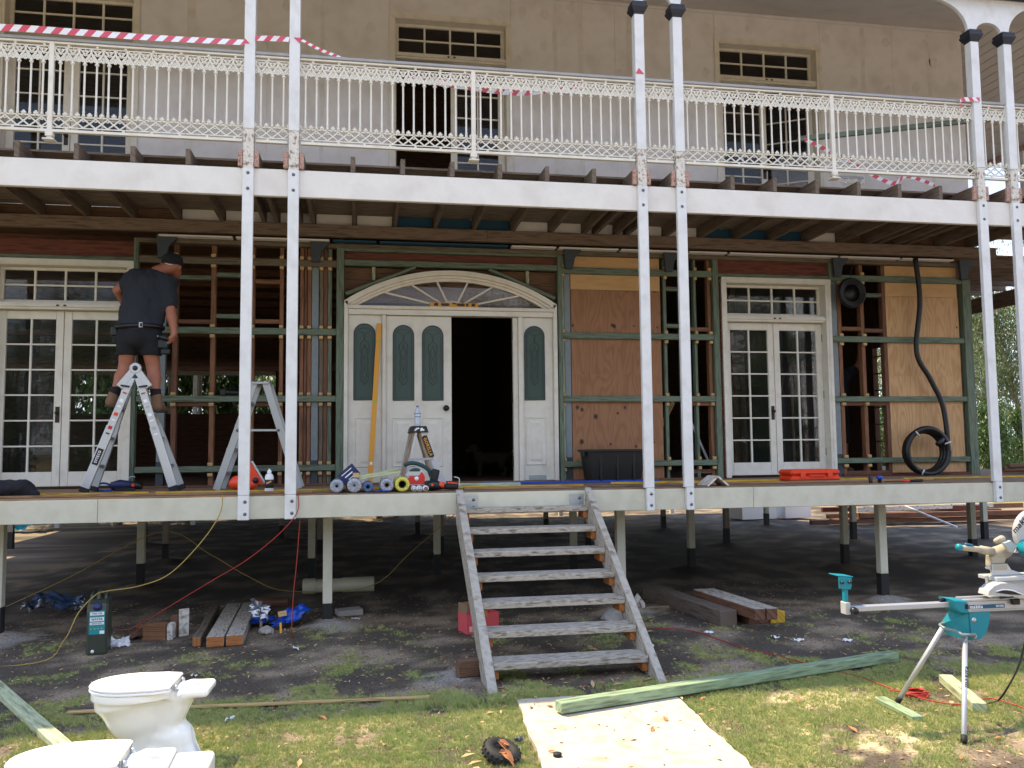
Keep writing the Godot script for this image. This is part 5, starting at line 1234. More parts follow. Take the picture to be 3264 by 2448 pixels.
	# --- nail gun by the ladder foot
	var ng := thing("nail_gun", "dark nail gun with blue hose lying at the ladder foot by the left door", "nail gun", Vector3(-1.35, DY, -1.47))
	part(ng, "body", tube([Vector3(-0.12, 0.05, 0), Vector3(-0.04, 0.065, 0), Vector3(0.08, 0.06, 0)], [0.045, 0.055, 0.04], 12), M.blue_deep); part(ng, "nose", tube([Vector3(0.08, 0.06, 0), Vector3(0.18, 0.045, 0)], [0.045, 0.035], 10), M.black)
	part(ng, "magazine", bd(0.2, 0.035, 0.03), M.black, Vector3(0.02, 0.0175, 0.03)); part(ng, "handle", tube(curve([Vector3(0.04, 0.09, 0), Vector3(0.055, 0.14, 0), Vector3(0.09, 0.146, 0), Vector3(0.11, 0.14, 0)], 4), 0.007, 7), M.galv); part(ng, "hose", tube(curve([Vector3(-0.12, 0.06, 0), Vector3(-0.2, 0.085, 0.02), Vector3(-0.27, 0.05, 0.04), Vector3(-0.25, 0.012, 0.06), Vector3(-0.1, 0.012, 0.08)], 5), 0.011, 8), M.blue)
	part(ng, "trigger", bd(0.03, 0.03, 0.02), M.orange_plastic, Vector3(0.1, 0.06, 0.038))
	# --- orange chainsaw like tool behind the posts
	var cw := thing("orange_power_tool", "orange red power tool with a wedge shaped guard behind the paired posts", "power tool", Vector3(-0.07, DY, -1.1))
	part(cw, "body", body([[Vector3(-0.11, 0.07, 0), Vector3(0.06, 0.06, 0), 0.062, 0.055], [Vector3(-0.1, 0.12, 0), Vector3(-0.04, 0.12, 0), 0.03, 0.03]], 0.03, 0.014), M.orange_plastic)
	part(cw, "guard", prism([Vector2(0.02, 0.06), Vector2(0.18, 0.06), Vector2(0.04, 0.3), Vector2(0.02, 0.3)], 0.03, 0.004), M.orange_plastic); bar(cw, "blade", Vector3(0.19, 0.07, 0.0), Vector3(0.055, 0.3, 0), 0.02, 0.01, M.silver, Vector3.BACK); part(cw, "knob", lathe([Vector2(0, 0.03), Vector2(0.03, 0.03), Vector2(0.03, 0)], 10), M.black, Vector3(0.1, 0.1, 0.02), Vector3(PI / 2, 0, 0))
	# --- white squeeze bottle
	var gb := thing("squeeze_bottle", "white squeeze bottle with dark label standing between the paired posts", "bottle", Vector3(0.229, DY, -0.45))
	part(gb, "bottle", lathe([Vector2(0, 0), Vector2(0.038, 0), Vector2(0.041, 0.006), Vector2(0.041, 0.15), Vector2(0.034, 0.172), Vector2(0.018, 0.184), Vector2(0.016, 0.19)], 20), M.print_white)
	part(gb, "label", lathe([Vector2(0.0414, 0.045), Vector2(0.0418, 0.046), Vector2(0.0418, 0.125), Vector2(0.0414, 0.126)], 20), M.brass); part(gb, "label_mark", bd(0.05, 0.016, 0.006), M.leaf_pale, Vector3(0.0, 0.1, 0.0395), Vector3(0, 0, 0.5)); part(gb, "cap", lathe([Vector2(0.02, 0.188), Vector2(0.02, 0.212), Vector2(0.01, 0.216), Vector2(0.009, 0.228), Vector2(0, 0.229)], 14), M.print_white)
	# --- dark bag at the left edge
	solo("tool_bag", crumple_bag(), M.shorts, "dark crumpled cloth bag on the deck at the left edge", "bag", Vector3(-2.02, DY, -0.35))
	# small cordless tool on the girt
	var sg := thing("hand_torch", "black cordless lamp lying on the green girt behind the step ladder", "torch", Vector3(-0.34, 2.361, -2.14))
	part(sg, "body", tube([Vector3(-0.1, 0.035, 0), Vector3(0.09, 0.03, 0)], [0.034, 0.028], 10), M.black); part(sg, "battery", bd(0.06, 0.075, 0.05, 0, 0.006), M.black, Vector3(-0.13, 0.038, 0)); part(sg, "lens", tube([Vector3(0.09, 0.03, 0), Vector3(0.125, 0.03, 0)], [0.03, 0.034], 12), M.black)
	# --- barrier tape on the balcony
	tape("barrier_tape", "red and white barrier tape tied along the balcony rail at the left", [Vector3(-3.3, 5.48, 0.0), Vector3(-2.1, 5.54, 0.012), Vector3(-0.9, 5.545, 0.012), Vector3(0.0, 5.565, 0.01)], 0.06)
	tape("barrier_tape", "short piece of barrier tape between the left pair of posts", [Vector3(0.1, 5.61, 0.012), Vector3(0.415, 5.625, 0.012)], 0.05)
	tape("barrier_tape", "twisted barrier tape trailing right from the left pair of posts", [Vector3(0.51, 5.64, 0.0), Vector3(0.7, 5.56, -0.03), Vector3(0.95, 5.5, -0.10), Vector3(1.0, 5.42, -0.2)], 0.03)
	tape("barrier_tape", "barrier tape sagging behind the balustrade before the middle balcony door", [Vector3(1.6, 5.86, -1.2), Vector3(2.2, 5.81, -1.2), Vector3(2.9, 5.78, -1.2), Vector3(3.6, 5.84, -1.0)], 0.075)
	tape("barrier_tape", "barrier tape end hanging from the right post over the balustrade", [Vector3(7.80, 5.50, 0.016), Vector3(7.66, 5.49, 0.016), Vector3(7.55, 5.47, 0.02), Vector3(7.57, 5.36, 0.02), Vector3(7.60, 5.22, 0.02)], 0.045)
	tape("barrier_tape", "barrier tape drooping behind the balustrade below the right balcony door", [Vector3(5.98, 5.14, -0.5), Vector3(6.2, 5.05, -0.5), Vector3(6.45, 4.94, -0.5), Vector3(6.98, 4.67, -0.45), Vector3(7.2, 4.76, -0.45), Vector3(7.55, 4.67, -0.45)], 0.05)
	for i in [0, 1, 2]:
		var px: float = [0.0, 0.413, 3.8537][i]
		solo("tape_flag", prism([Vector2(0, 0.05), Vector2(0.05, 0.0), Vector2(0.0, -0.002)] if i == 0 else ([Vector2(0.04, 0.05), Vector2(0.1, 0.05), Vector2(0.1, -0.01)] if i == 1 else [Vector2(0.0, 0.0), Vector2(0.09, -0.002), Vector2(0.035, 0.06)]), 0.002), M.tape_red, ["red tape end stuck on the leftmost veranda post", "red tape end stuck on the second veranda post from the left", "red tape end stuck on the third veranda post from the left"][i], "tape", Vector3(px, [5.56, 5.60, 5.53][i], 0.0035))
	# leaning green beam and a spare scrap of lace on the balcony
	var gb2 := solo("leaning_beam", bd(2.9, 0.06, 0.045), M.green, "long green timber leaning behind the right end of the balustrade", "timber", Z0)
	gb2.transform = Transform3D(Basis(Vector3.BACK, 0.155), Vector3(7.62, 5.56, -1.0))
	var sl := thing("lace_scrap", "loose piece of white iron lace lying on the balcony floor", "iron lace", Vector3(6.85, 4.554, -1.0))
	bx(sl, "bar", Vector3(-0.15, 0.33, -0.01), Vector3(0.15, 0.36, 0.03), M.grey_rail)
	var bm := baluster_mesh()
	for i in 3: part(sl, "scroll", bm, M.rail_white, Vector3(-0.1 + i * 0.1, -2.06, 0.03)).scale = Vector3(1, 0.44, 1)
	# dark offcuts on the side deck
	for i in 3: solo("dark_batten", bd(2.0, 0.05, 0.07, i), M.inner_wood, ["dark batten on the side deck, lowest of the pile", "dark batten on the side deck, middle of the pile", "dark batten on the side deck, top of the pile"][i], "timber", Vector3(10.4 + i * 0.05, DY + 0.019 + 0.051 * i, -1.95), Vector3(0, 0.03 * i, 0), "dark battens on the side deck")
func filled(n: int, v: float) -> Array:
	var o := []; o.resize(n); o.fill(v); return o
func crumple(w: float, d: float, h: float, sd: int, res := 12) -> ArrayMesh:
	var n := FastNoiseLite.new(); n.seed = sd; n.frequency = 3.5 / maxf(w, d) * 0.5; n.fractal_octaves = 3
	var st := begin(true)
	var P = func(i: int, j: int, t: float) -> Vector3:
		var u := float(i) / res - 0.5; var v := float(j) / res - 0.5
		var e := 1.0 + n.get_noise_2d(u * 9.0, v * 9.0 + 40.0) * 0.35
		return Vector3(u * w * e, (n.get_noise_2d(u * w, v * d) + 0.35) * h + t, v * d * e)
	for i in res:
		for j in res:
			for t in [0.0, -0.0015]:
				tri(st, P.call(i, j, t), P.call(i, j + 1, t), P.call(i + 1, j + 1, t)); tri(st, P.call(i, j, t), P.call(i + 1, j + 1, t), P.call(i + 1, j, t))
	return commit(st)
func crumple_bag() -> ArrayMesh:
	var n := FastNoiseLite.new(); n.seed = 4; n.frequency = 7.0; n.fractal_octaves = 3
	var bones := [[Vector3(-0.25, 0.07, 0), Vector3(0.1, 0.085, 0), 0.085, 0.075], [Vector3(0.1, 0.07, 0), Vector3(0.22, 0.03, 0.02), 0.07, 0.028], [Vector3(-0.1, 0.1, 0), Vector3(0.05, 0.12, -0.03), 0.05, 0.03]]
	return sdf_mesh(func(p: Vector3) -> float: return maxf(bones_sdf(p, bones, 0.05) + n.get_noise_3dv(p) * 0.025, -p.y), Vector3(-0.4, -0.02, -0.14), Vector3(0.3, 0.2, 0.14), 0.012)
func tape(n: String, label: String, pts: Array, w: float):
	var o := thing(n, label, "tape", pts[0], 0.0, "barrier tape on the balcony")
	var c := curve(pts, 40)
	var len_ := 0.0; var acc := [0.0]
	for i in range(1, c.size()): len_ += c[i].distance_to(c[i - 1]); acc.append(len_)
	# stripes: alternate red and white bands along the ribbon, slanted
	var red := begin(); var wh := begin()
	var at = func(s: float) -> Vector3:
		s = clampf(s, 0.0, len_)
		for i in range(1, c.size()):
			if acc[i] >= s: return c[i - 1].lerp(c[i], (s - acc[i - 1]) / maxf(acc[i] - acc[i - 1], 1e-6)) - pts[0]
		return c[-1] - pts[0]
	var st_: float = w * 1.15; var k := 0; var s := -w * 0.8
	while s < len_:
		var T := red if k % 2 == 0 else wh
		var s1 := s + st_
		for m in 3:
			var a := lerpf(s, s1, m / 3.0); var b := lerpf(s, s1, (m + 1) / 3.0)
			var tw := sin((a / len_) * 5.0) * 0.2
			var lo := Vector3(0, -w * 0.5, 0); var hi := Vector3(0, w * 0.5, tw * w)
			var p0: Vector3 = at.call(a); var p1: Vector3 = at.call(b); var q0: Vector3 = at.call(a + w * 0.8); var q1: Vector3 = at.call(b + w * 0.8)
			tri(T, p0 + lo, q1 + hi, p1 + lo); tri(T, p0 + lo, q0 + hi, q1 + hi)
		s = s1; k += 1
	part(o, "red_bands", commit(red), M.tape_red); part(o, "white_bands", commit(wh), M.tape_white)
func ell(p: Vector3, c: Vector3, r: Vector3) -> float:
	var q := (p - c) / r
	return (q.length() - 1.0) * minf(r.x, minf(r.y, r.z))
func smin(a: float, b: float, k: float) -> float:
	var h := maxf(k - absf(a - b), 0.0) / k
	return minf(a, b) - h * h * k * 0.25
func rbox(p: Vector3, c: Vector3, h: Vector3, r: float) -> float:
	var q := (p - c).abs() - h + Vector3(r, r, r)
	return q.max(Z0).length() + minf(maxf(q.x, maxf(q.y, q.z)), 0.0) - r
func make_yard_things():
	# --- two toilet pans
	var pan := sdf_mesh(func(p: Vector3) -> float:
		var q := Vector3(p.x, p.y, p.z * 1.22)
		var d := bones_sdf(q, [[Vector3(-0.125, 0.26, 0), Vector3(-0.142, 0.34, 0), 0.15, 0.203], [Vector3(-0.10, 0.16, 0), Vector3(-0.125, 0.26, 0), 0.088, 0.15], [Vector3(-0.10, 0.0, 0), Vector3(-0.10, 0.16, 0), 0.104, 0.086]], 0.05)
		var tr := bones_sdf(p, [[Vector3(0.0, 0.14, 0), Vector3(0.09, 0.125, 0), 0.07, 0.088], [Vector3(0.09, 0.125, 0), Vector3(0.125, -0.02, 0), 0.088, 0.11], [Vector3(-0.04, 0.04, 0), Vector3(0.08, 0.04, 0), 0.085, 0.09]], 0.03)
		d = smin(d, tr, 0.012)
		d = smin(d, bones_sdf(p, [[Vector3(0.13, 0.35, 0.055), Vector3(0.075, 0.2, 0.03), 0.052, 0.04], [Vector3(0.13, 0.35, -0.055), Vector3(0.075, 0.2, -0.03), 0.052, 0.04], [Vector3(0.02, 0.34, 0), Vector3(0.0, 0.22, 0), 0.09, 0.07]], 0.05), 0.025)
		d = maxf(d, p.y - 0.385)
		# rim and cistern shelf
		var e := Vector2((p.x + 0.13) / 0.232, p.z / 0.182).length()
		var rim := maxf((e - 1.0) * 0.18, absf(p.y - 0.381) - 0.021)
		d = smin(d, rim, 0.03)
		d = smin(d, rbox(p, Vector3(0.09, 0.381, 0), Vector3(0.09, 0.02, 0.07), 0.018), 0.03)
		d = smin(d, rbox(p, Vector3(0.205, 0.385, 0), Vector3(0.075, 0.024, 0.125), 0.022), 0.05)
		d = maxf(d, -(Vector2(p.x - 0.2, p.z).length() - 0.032))
		return maxf(d, -p.y), Vector3(-0.42, -0.02, -0.24), Vector3(0.32, 0.44, 0.24), 0.0085)
	var lidp := []
	for i in 25:
		var a := PI / 2 + PI * i / 24.0; lidp.append(Vector2(-0.13 + cos(a) * 0.243, sin(a) * 0.19))
	var lid_poly := [Vector2(0.085, 0.155), Vector2(0.0, 0.182)] + lidp + [Vector2(0.0, -0.182), Vector2(0.085, -0.155)]
	for e in [[Vector3(0.0, -0.005, 2.93), -0.03, "white toilet pan with closed lid standing at the edge of the shade"], [Vector3(0.03, -0.005, 4.12), 0.04, "white toilet pan with closed lid nearest the camera"]]:
		var T := thing("toilet", e[2], "toilet", e[0], e[1], "toilets on the lawn")
		part(T, "pan", pan, M.porcelain)
		var st := begin(); add_prism(st, lid_poly, 0.014, 0.004, Transform3D(Basis(Vector3.RIGHT, PI / 2), Vector3(0, 0.411, 0))); part(T, "seat", commit(st), M.lid_white)
		st = begin(); add_prism(st, lid_poly, 0.022, 0.008, Transform3D(Basis(Vector3.RIGHT, PI / 2), Vector3(0, 0.4305, 0))); part(T, "lid", commit(st), M.lid_white)
		for s in [-0.08, 0.08]: part(T, "hinge", lathe([Vector2(0, 0.024), Vector2(0.012, 0.02), Vector2(0.014, 0.0)], 12), M.silver, Vector3(0.10, 0.405, s))
		part(T, "hinge_bar", bd(0.008, 0.03, 0.22), M.alu_dull, Vector3(0.088, 0.424, 0))
	var C := thing("cistern", "white toilet cistern lying flat on the grass between the two pans", "cistern", Vector3(0.2, 0.0, 3.6), 0.03)
	part(C, "tank", sdf_mesh(func(p: Vector3) -> float: return rbox(p, Vector3(0, 0.1, 0), Vector3(0.18 - 0.02 * p.z, 0.095, 0.185), 0.03), Vector3(-0.24, -0.02, -0.24), Vector3(0.24, 0.24, 0.24), 0.011), M.porcelain)
	part(C, "inlet_nut", tube([Vector3(0.175, 0.09, 0.1), Vector3(0.215, 0.09, 0.1)], 0.02, 8), M.alu_dull); part(C, "inlet_pipe", tube([Vector3(0.21, 0.09, 0.1), Vector3(0.245, 0.09, 0.1)], 0.011, 8), M.alu_dull); part(C, "button", lathe([Vector2(0, 0.006), Vector2(0.02, 0.005), Vector2(0.022, 0)], 14), M.silver, Vector3(-0.05, 0.195, -0.1))
	# --- timber on the lawn
	var gpl := solo("green_plank", bd(0.09, 0.068, 3.02, 3, 0.004), M.green_new, "long pale green treated plank lying across the path end", "timber", Vector3(3.8, 0.058, 2.245), Vector3(0.0, 0, 0))
	gpl.transform = Transform3D(along(Vector3(2.345, 0.052, 2.65), Vector3(5.255, 0.036, 1.84)), Vector3(3.8, 0.056, 2.245))
	var gl := solo("green_plank", bd(0.09, 0.045, 2.1, 1), M.green_pale, "pale green plank running under the toilets at the left edge", "timber"); gl.transform = Transform3D(along(Vector3(-1.56, 0, 1.12), Vector3(-0.45, 0, 2.9)), Vector3(-1.0, 0.024, 2.0))
	var ps := solo("pine_strip", bd(0.04, 0.014, 2.37, 2), M.pine, "thin pale timber strip lying along the edge of the shade", "timber"); ps.transform = Transform3D(along(Vector3(-0.79, 0, 1.92), Vector3(1.575, 0, 2.07)), Vector3(0.39, 0.012, 1.995))
	var o1 := solo("timber_offcut", bd(0.075, 0.03, 0.43), M.green_new, "short green offcut under the saw stand's back foot", "timber"); o1.transform = Transform3D(along(Vector3(4.52, 0, 2.78), Vector3(4.5, 0, 3.2)), Vector3(4.51, 0.018, 2.98))
	var o2 := solo("timber_offcut", bd(0.09, 0.06, 0.70, 2), M.green_pale, "thick pale green offcut behind the saw stand's front leg", "timber"); o2.transform = Transform3D(along(Vector3(5.24, 0, 2.46), Vector3(4.99, 0, 3.12)), Vector3(5.115, 0.032, 2.79))
	# --- cords
	lab_tube("extension_cord", [Vector3(-0.136, 1.318, -0.03), Vector3(-0.15, 1.15, 0.02), Vector3(-0.305, 0.904, 0.05), Vector3(-0.55, 0.648, 0.1), Vector3(-0.791, 0.558, 0.15), Vector3(-1.06, 0.52, 0.12), Vector3(-1.13, 0.50, 0.20), Vector3(-1.22, 0.38, 0.33), Vector3(-1.30, 0.173, 0.42), Vector3(-1.5, 0.012, 0.44), Vector3(-2.4, 0.012, 0.5)], 0.0048, M.cord_yellow, "yellow cord drooping from the deck edge over the jerry can", "cord")
	lab_tube("extension_cord", [Vector3(0.53, 1.318, -0.03), Vector3(0.526, 1.15, 0.03), Vector3(0.356, 0.949, 0.0), Vector3(0.076, 0.724, -0.1), Vector3(-0.208, 0.553, -0.2), Vector3(-0.56, 0.341, -0.3), Vector3(-0.875, 0.15, -0.4), Vector3(-1.2, 0.012, -0.8), Vector3(-1.8, 0.012, -1.6)], 0.0045, M.cord_red, "red cord drooping from the deck edge to the ground at the left", "cord")
	lab_tube("extension_cord", [Vector3(0.545, 1.09, -0.1), Vector3(0.52, 0.7, -0.1), Vector3(0.49, 0.36, -0.1), Vector3(0.49, 0.012, -0.12), Vector3(0.6, 0.012, -0.5)], 0.0045, M.cord_red, "red cord hanging straight down beside the second veranda post", "cord")
	lab_tube("extension_cord", [Vector3(-2.6, 0.1, -1.9), Vector3(-1.9, 0.42, -1.6), Vector3(-1.0, 0.87, -1.6), Vector3(-0.5, 0.62, -1.6), Vector3(-0.1, 0.35, -1.7), Vector3(0.3, 0.15, -1.9), Vector3(1.2, 0.12, -2.2), Vector3(1.7, 0.5, -2.3), Vector3(2.3, 0.98, -2.4)], 0.005, M.cord_yellow, "faded cord looped in the dark under the floor", "cord")
	lab_tube("extension_cord", [Vector3(3.4, 0.012, 0.1), Vector3(4.06, 0.012, 0.37), Vector3(4.23, 0.012, 0.87), Vector3(4.3, 0.012, 1.24), Vector3(4.43, 0.012, 1.47), Vector3(4.56, 0.012, 1.87), Vector3(4.71, 0.012, 2.2), Vector3(4.74, 0.02, 2.6)], 0.0042, M.cord_red, "red cord running on the ground under the far end of the green plank", "cord")
	var tg := [Vector3(4.70, 0.02, 2.61)]
	for i in 26: tg.append(Vector3(4.79 + cos(i * 1.9) * 0.09 + rng.randf() * 0.03, 0.02 + (i % 4) * 0.009, 2.72 + sin(i * 1.9) * 0.07 + rng.randf() * 0.03))
	tg += [Vector3(4.85, 0.015, 2.9), Vector3(5.0, 0.015, 2.99), Vector3(5.25, 0.015, 2.9), Vector3(5.3, 0.015, 3.2)]
	lab_tube("extension_cord", tg, 0.0048, M.cord_red, "tangled orange red cord on the grass behind the saw stand", "cord", "", 6, 4)
	lab_tube("saw_cable", [Vector3(5.34, 0.84, 3.3), Vector3(5.37, 0.5, 3.12), Vector3(5.32, 0.27, 3.08), Vector3(5.25, 0.12, 3.05), Vector3(5.24, 0.02, 2.97), Vector3(5.12, 0.012, 2.99)], 0.006, M.cord_black, "black cable hanging from the saw at the right edge", "cable")
	# --- jerry can
	var J := thing("jerry_can", "olive green water jerry can with a teal label under the deck edge", "jerry can", Vector3(-1.13, 0, 0.06), 0.16)
	var st2 := begin(); add_prism(st2, [Vector2(-0.16, 0.0), Vector2(0.15, 0.0), Vector2(0.155, 0.02), Vector2(0.155, 0.36), Vector2(0.12, 0.425), Vector2(0.05, 0.455), Vector2(-0.13, 0.455), Vector2(-0.165, 0.43), Vector2(-0.165, 0.02)], 0.165, 0.018, Transform3D(Basis(Vector3(0, 0, 1), Vector3.UP, Vector3(-1, 0, 0)), Z0))
	part(J, "body", commit(st2), M.olive)
	part(J, "cap", lathe([Vector2(0.036, 0), Vector2(0.036, 0.012), Vector2(0.03, 0.014), Vector2(0.03, 0.034), Vector2(0.024, 0.038), Vector2(0, 0.038)], 16), M.blue_deep, Vector3(0.0, 0.398, 0.135), Vector3(0.95, 0, 0))
	part(J, "handle", tube(curve([Vector3(0, 0.45, 0.06), Vector3(0, 0.50, 0.03), Vector3(0, 0.505, -0.06), Vector3(0, 0.45, -0.1)], 5), 0.016, 8), M.olive)
	for s in [-0.055, 0.055]: part(J, "side_handle", tube(curve([Vector3(s, 0.45, 0.05), Vector3(s, 0.487, 0.02), Vector3(s, 0.49, -0.07), Vector3(s, 0.45, -0.11)], 5), 0.013, 8), M.olive)
	bx(J, "label", Vector3(-0.062, 0.175, 0.1555), Vector3(0.062, 0.372, 0.157), M.label_teal)
	for e in [[0.335, 0.362, "print_white"], [0.285, 0.318, "print_white"], [0.256, 0.276, "print_white"], [0.176, 0.192, "print_white"]]:
		if e[0] > 0.18: bx(J, "label_panel", Vector3(-0.054, e[0], 0.1572), Vector3(0.054, e[1], 0.1578), M[e[2]])
	bx(J, "label_panel", Vector3(0.022, 0.178, 0.1572), Vector3(0.058, 0.205, 0.1578), M.print_white)
	for e in [["FREE TAP", 0.349, 0.018], ["WATER", 0.302, 0.026], ["HEAVY DUTY", 0.266, 0.014]]: part(J, "lettering", text_mesh(e[0], e[2], 0.0006), M.print_black if e[0] != "FREE TAP" else M.print_black, Vector3(0, e[1], 0.1583))
	for i in 4: part(J, "symbol", lathe([Vector2(0, 0.001), Vector2(0.007, 0.001), Vector2(0.007, 0)], 10), M.label_green, Vector3(-0.045 + i * 0.028, 0.22, 0.1572), Vector3(PI / 2, 0, 0))
	part(J, "tap_plug", lathe([Vector2(0, 0.008), Vector2(0.012, 0.008), Vector2(0.014, 0)], 12), M.print_white, Vector3(-0.03, 0.035, 0.156), Vector3(PI / 2, 0, 0))
	# --- stacked planks under the house, left
	for e in [[-0.19, -0.7, 0.145, 0.10, "stair_white", "white painted plank under the house, left of the pair", 0.0], [-0.03, -0.72, 0.145, 0.10, "stair_white", "white painted plank under the house, right of the pair", 0.0], [-0.37, -0.75, 0.07, 0.09, "green_brown", "brownish green timber beside the pair of white planks under the house", 0.02]]:
		var t := thing("old_plank", e[5], "timber", Vector3(e[0], 0.0, e[1]), 0.045 + e[6], "planks under the house at the left")
		bx(t, "plank", Vector3(-e[2] / 2, 0.012, -0.85), Vector3(e[2] / 2, e[3], 0.85), M[e[4]])
		bx(t, "sawn_end", Vector3(-e[2] / 2 + 0.003, 0.014, 0.8505), Vector3(e[2] / 2 - 0.003, e[3] - 0.003, 0.853), M.orange_wood)
		bx(t, "underside", Vector3(-e[2] / 2 + 0.004, 0.0, -0.84), Vector3(e[2] / 2 - 0.004, 0.0115, 0.84), M.stud)
	# --- rubbish round the jerry can
	var pb := thing("plank_end", "white plank end standing on edge by the brown blocks", "timber", Vector3(-0.53, 0, -0.42), 0.5); bx(pb, "board", Vector3(-0.035, 0, -0.02), Vector3(0.055, 0.25, 0.0), M.old_white, 1); bx(pb, "splinter", Vector3(-0.1, 0, -0.05), Vector3(-0.04, 0.2, -0.022), M.stud_dark)
	var ob := thing("painted_block", "brown timber block with chipped white end", "timber", Vector3(-0.66, 0, -0.32), 0.35)
	part(ob, "block", prism([Vector2(-0.06, -0.07), Vector2(0.06, -0.07), Vector2(0.075, -0.03), Vector2(0.075, 0.05), Vector2(0.04, 0.075), Vector2(-0.07, 0.07)], 0.2, 0.004), M.stud, Vector3(-0.08, 0.072, -0.04), Vector3(0, 1.2, 0)); part(ob, "painted_end", prism([Vector2(-0.06, -0.07), Vector2(0.06, -0.07), Vector2(0.075, -0.03), Vector2(0.075, 0.05), Vector2(0.04, 0.075), Vector2(-0.07, 0.07)], 0.05, 0.004), M.old_white, Vector3(0.045, 0.072, 0.01), Vector3(0, 1.2, 0))
	solo("paper_sheet", crumple(0.17, 0.15, 0.06, 8), M.print_white, "white crumpled paper on the ground right of the jerry can", "paper", Vector3(-1.0, 0.015, -0.12), Vector3(0.35, 0.4, 0))
	solo("bark_slab", crumple(0.3, 0.16, 0.05, 12), M.stud_dark, "dark slab of bark behind the white paper", "bark", Vector3(-0.88, 0.03, -0.42), Vector3(0.1, 0.6, 0.1)); solo("bark_slab", crumple(0.34, 0.12, 0.05, 14), M.stud, "reddish slab of bark between the jerry can and the brown block", "bark", Vector3(-0.83, 0.06, -0.56), Vector3(0.1, -0.2, 0.1))
	var ft := thing("foil_sheet", "bent sheet of shiny foil lying against the end of the white planks", "foil", Vector3(0.14, 0, -0.5))
	part(ft, "sheet", crumple(0.2, 0.2, 0.09, 17), M.foil, Vector3(0.0, 0.17, 0.0), Vector3(0.7, 0.3, -0.5)); part(ft, "stick", tube([Vector3(0.03, 0.0, 0.06), Vector3(0.025, 0.17, 0.0)], 0.014, 7), M.pine_grey)
	var sn := solo("stone", lump(0.07, 5), M.concrete_lump, "pale broken stone in front of the foil sheet", "stone", Vector3(0.22, 0.02, -0.36))
	solo("blue_tarp", crumple(0.36, 0.16, 0.07, 23, 16), M.blue, "bright blue tarpaulin scrap beside the foil sheet", "tarpaulin", Vector3(0.44, 0.1, -0.55), Vector3(0.25, 0.35, 0.35)); solo("blue_tarp", crumple(0.28, 0.12, 0.04, 24), M.blue, "bright blue tarpaulin scrap tucked behind the foil stick", "tarpaulin", Vector3(0.14, 0.06, -0.68), Vector3(0.2, 0.1, 0.05))
	solo("yellow_tag", bd(0.02, 0.1, 0.004), M.yellow, "yellow strip stuck upright by the blue tarpaulin", "strip", Vector3(0.36, 0.05, -0.35), Vector3(-0.3, 0, 0.08)); solo("card_scrap", bd(0.08, 0.05, 0.004), M.pine, "small tan card scrap on the blue tarpaulin", "card", Vector3(0.36, 0.155, -0.5), Vector3(-0.4, 0.2, 0.1))
	var ft2 := thing("foil_bundle", "blue and silver foil bundle on the dark ground at the left", "foil", Vector3(-2.25, 0, -2.15)); part(ft2, "blue_fold", crumple(0.5, 0.26, 0.1, 31, 16), M.blue_grey, Vector3(0.08, 0.08, 0), Vector3(0.35, 0, 0)); part(ft2, "silver_fold", crumple(0.3, 0.2, 0.09, 32, 14), M.foil, Vector3(-0.1, 0.06, 0.1), Vector3(0.4, 0.3, 0)); part(ft2, "loose_corner", crumple(0.12, 0.16, 0.06, 33), M.foil, Vector3(0.33, 0.04, 0.12), Vector3(0.6, 0, 0.3))
	# pvc pipe
	var pv := thing("drain_pipe", "cream plastic drain pipe lying in the dark under the house", "pipe", Vector3(0.86, 0, -2.5)); part(pv, "pipe", lathe([Vector2(0.066, -0.38), Vector2(0.08, -0.38), Vector2(0.08, 0.02), Vector2(0.088, 0.03), Vector2(0.088, 0.4), Vector2(0.072, 0.4), Vector2(0.066, -0.38)], 22), M.pvc, Vector3(0, 0.105, 0), Vector3(0, 0, -PI / 2)); part(pv, "socket", lathe([Vector2(0.081, -0.44), Vector2(0.092, -0.42), Vector2(0.092, -0.3), Vector2(0.081, -0.29)], 22), M.pvc, Vector3(0, 0.105, 0), Vector3(0, 0, -PI / 2))
	solo("log_end", tube([Vector3(-0.2, 0.06, 0), Vector3(0.2, 0.06, 0.03)], [0.05, 0.055], 9), M.stud_dark, "short dark log behind the white planks", "log", Vector3(0.12, 0, -1.75)); solo("grey_slab", bd(0.26, 0.06, 0.2), M.concrete_lump, "grey concrete paver right of the left stump", "paver", Vector3(0.98, 0.03, -1.15), Vector3(0, 0.2, 0.03))
	# pink carton
	var pc := thing("carton", "pink red cardboard carton with open flap behind the stairs", "carton", Vector3(2.2, 0, -0.05), 0.3)
	bx(pc, "side", Vector3(-0.16, 0, 0.1), Vector3(0.16, 0.18, 0.105), M.pink_card); bx(pc, "side", Vector3(-0.16, 0, -0.105), Vector3(0.16, 0.18, -0.1), M.pink_card); bx(pc, "side", Vector3(-0.165, 0, -0.104), Vector3(-0.161, 0.18, 0.104), M.pink_card); bx(pc, "side", Vector3(0.161, 0, -0.104), Vector3(0.165, 0.18, 0.104), M.pink_card); bx(pc, "flap", Vector3(-0.165, 0.1815, -0.1), Vector3(-0.16, 0.27, 0.1), M.card); bx(pc, "flap", Vector3(-0.16, 0.181, -0.11), Vector3(0.1, 0.26, -0.106), M.card)
	for i in 4: bx(pc, "barcode", Vector3(-0.14 + i * 0.018, 0.02, 0.1055), Vector3(-0.132 + i * 0.018, 0.07, 0.1065), M.print_white)
	var bb := solo("dark_block", bd(0.16, 0.12, 0.1), M.inner_wood, "dark timber block beside the foot of the left stringer", "timber", Vector3(1.90, 0.06, 1.52), Vector3(0, 0.2, 0))
	# --- timbers right of the stairs
	var bl := thing("brown_beam", "thick brown beam lying left of the white planks at the right", "timber", Vector3(4.46, 0, -0.55), 0.12); bx(bl, "beam", Vector3(-0.09, 0, -0.85), Vector3(0.09, 0.15, 0.85), M.joist)
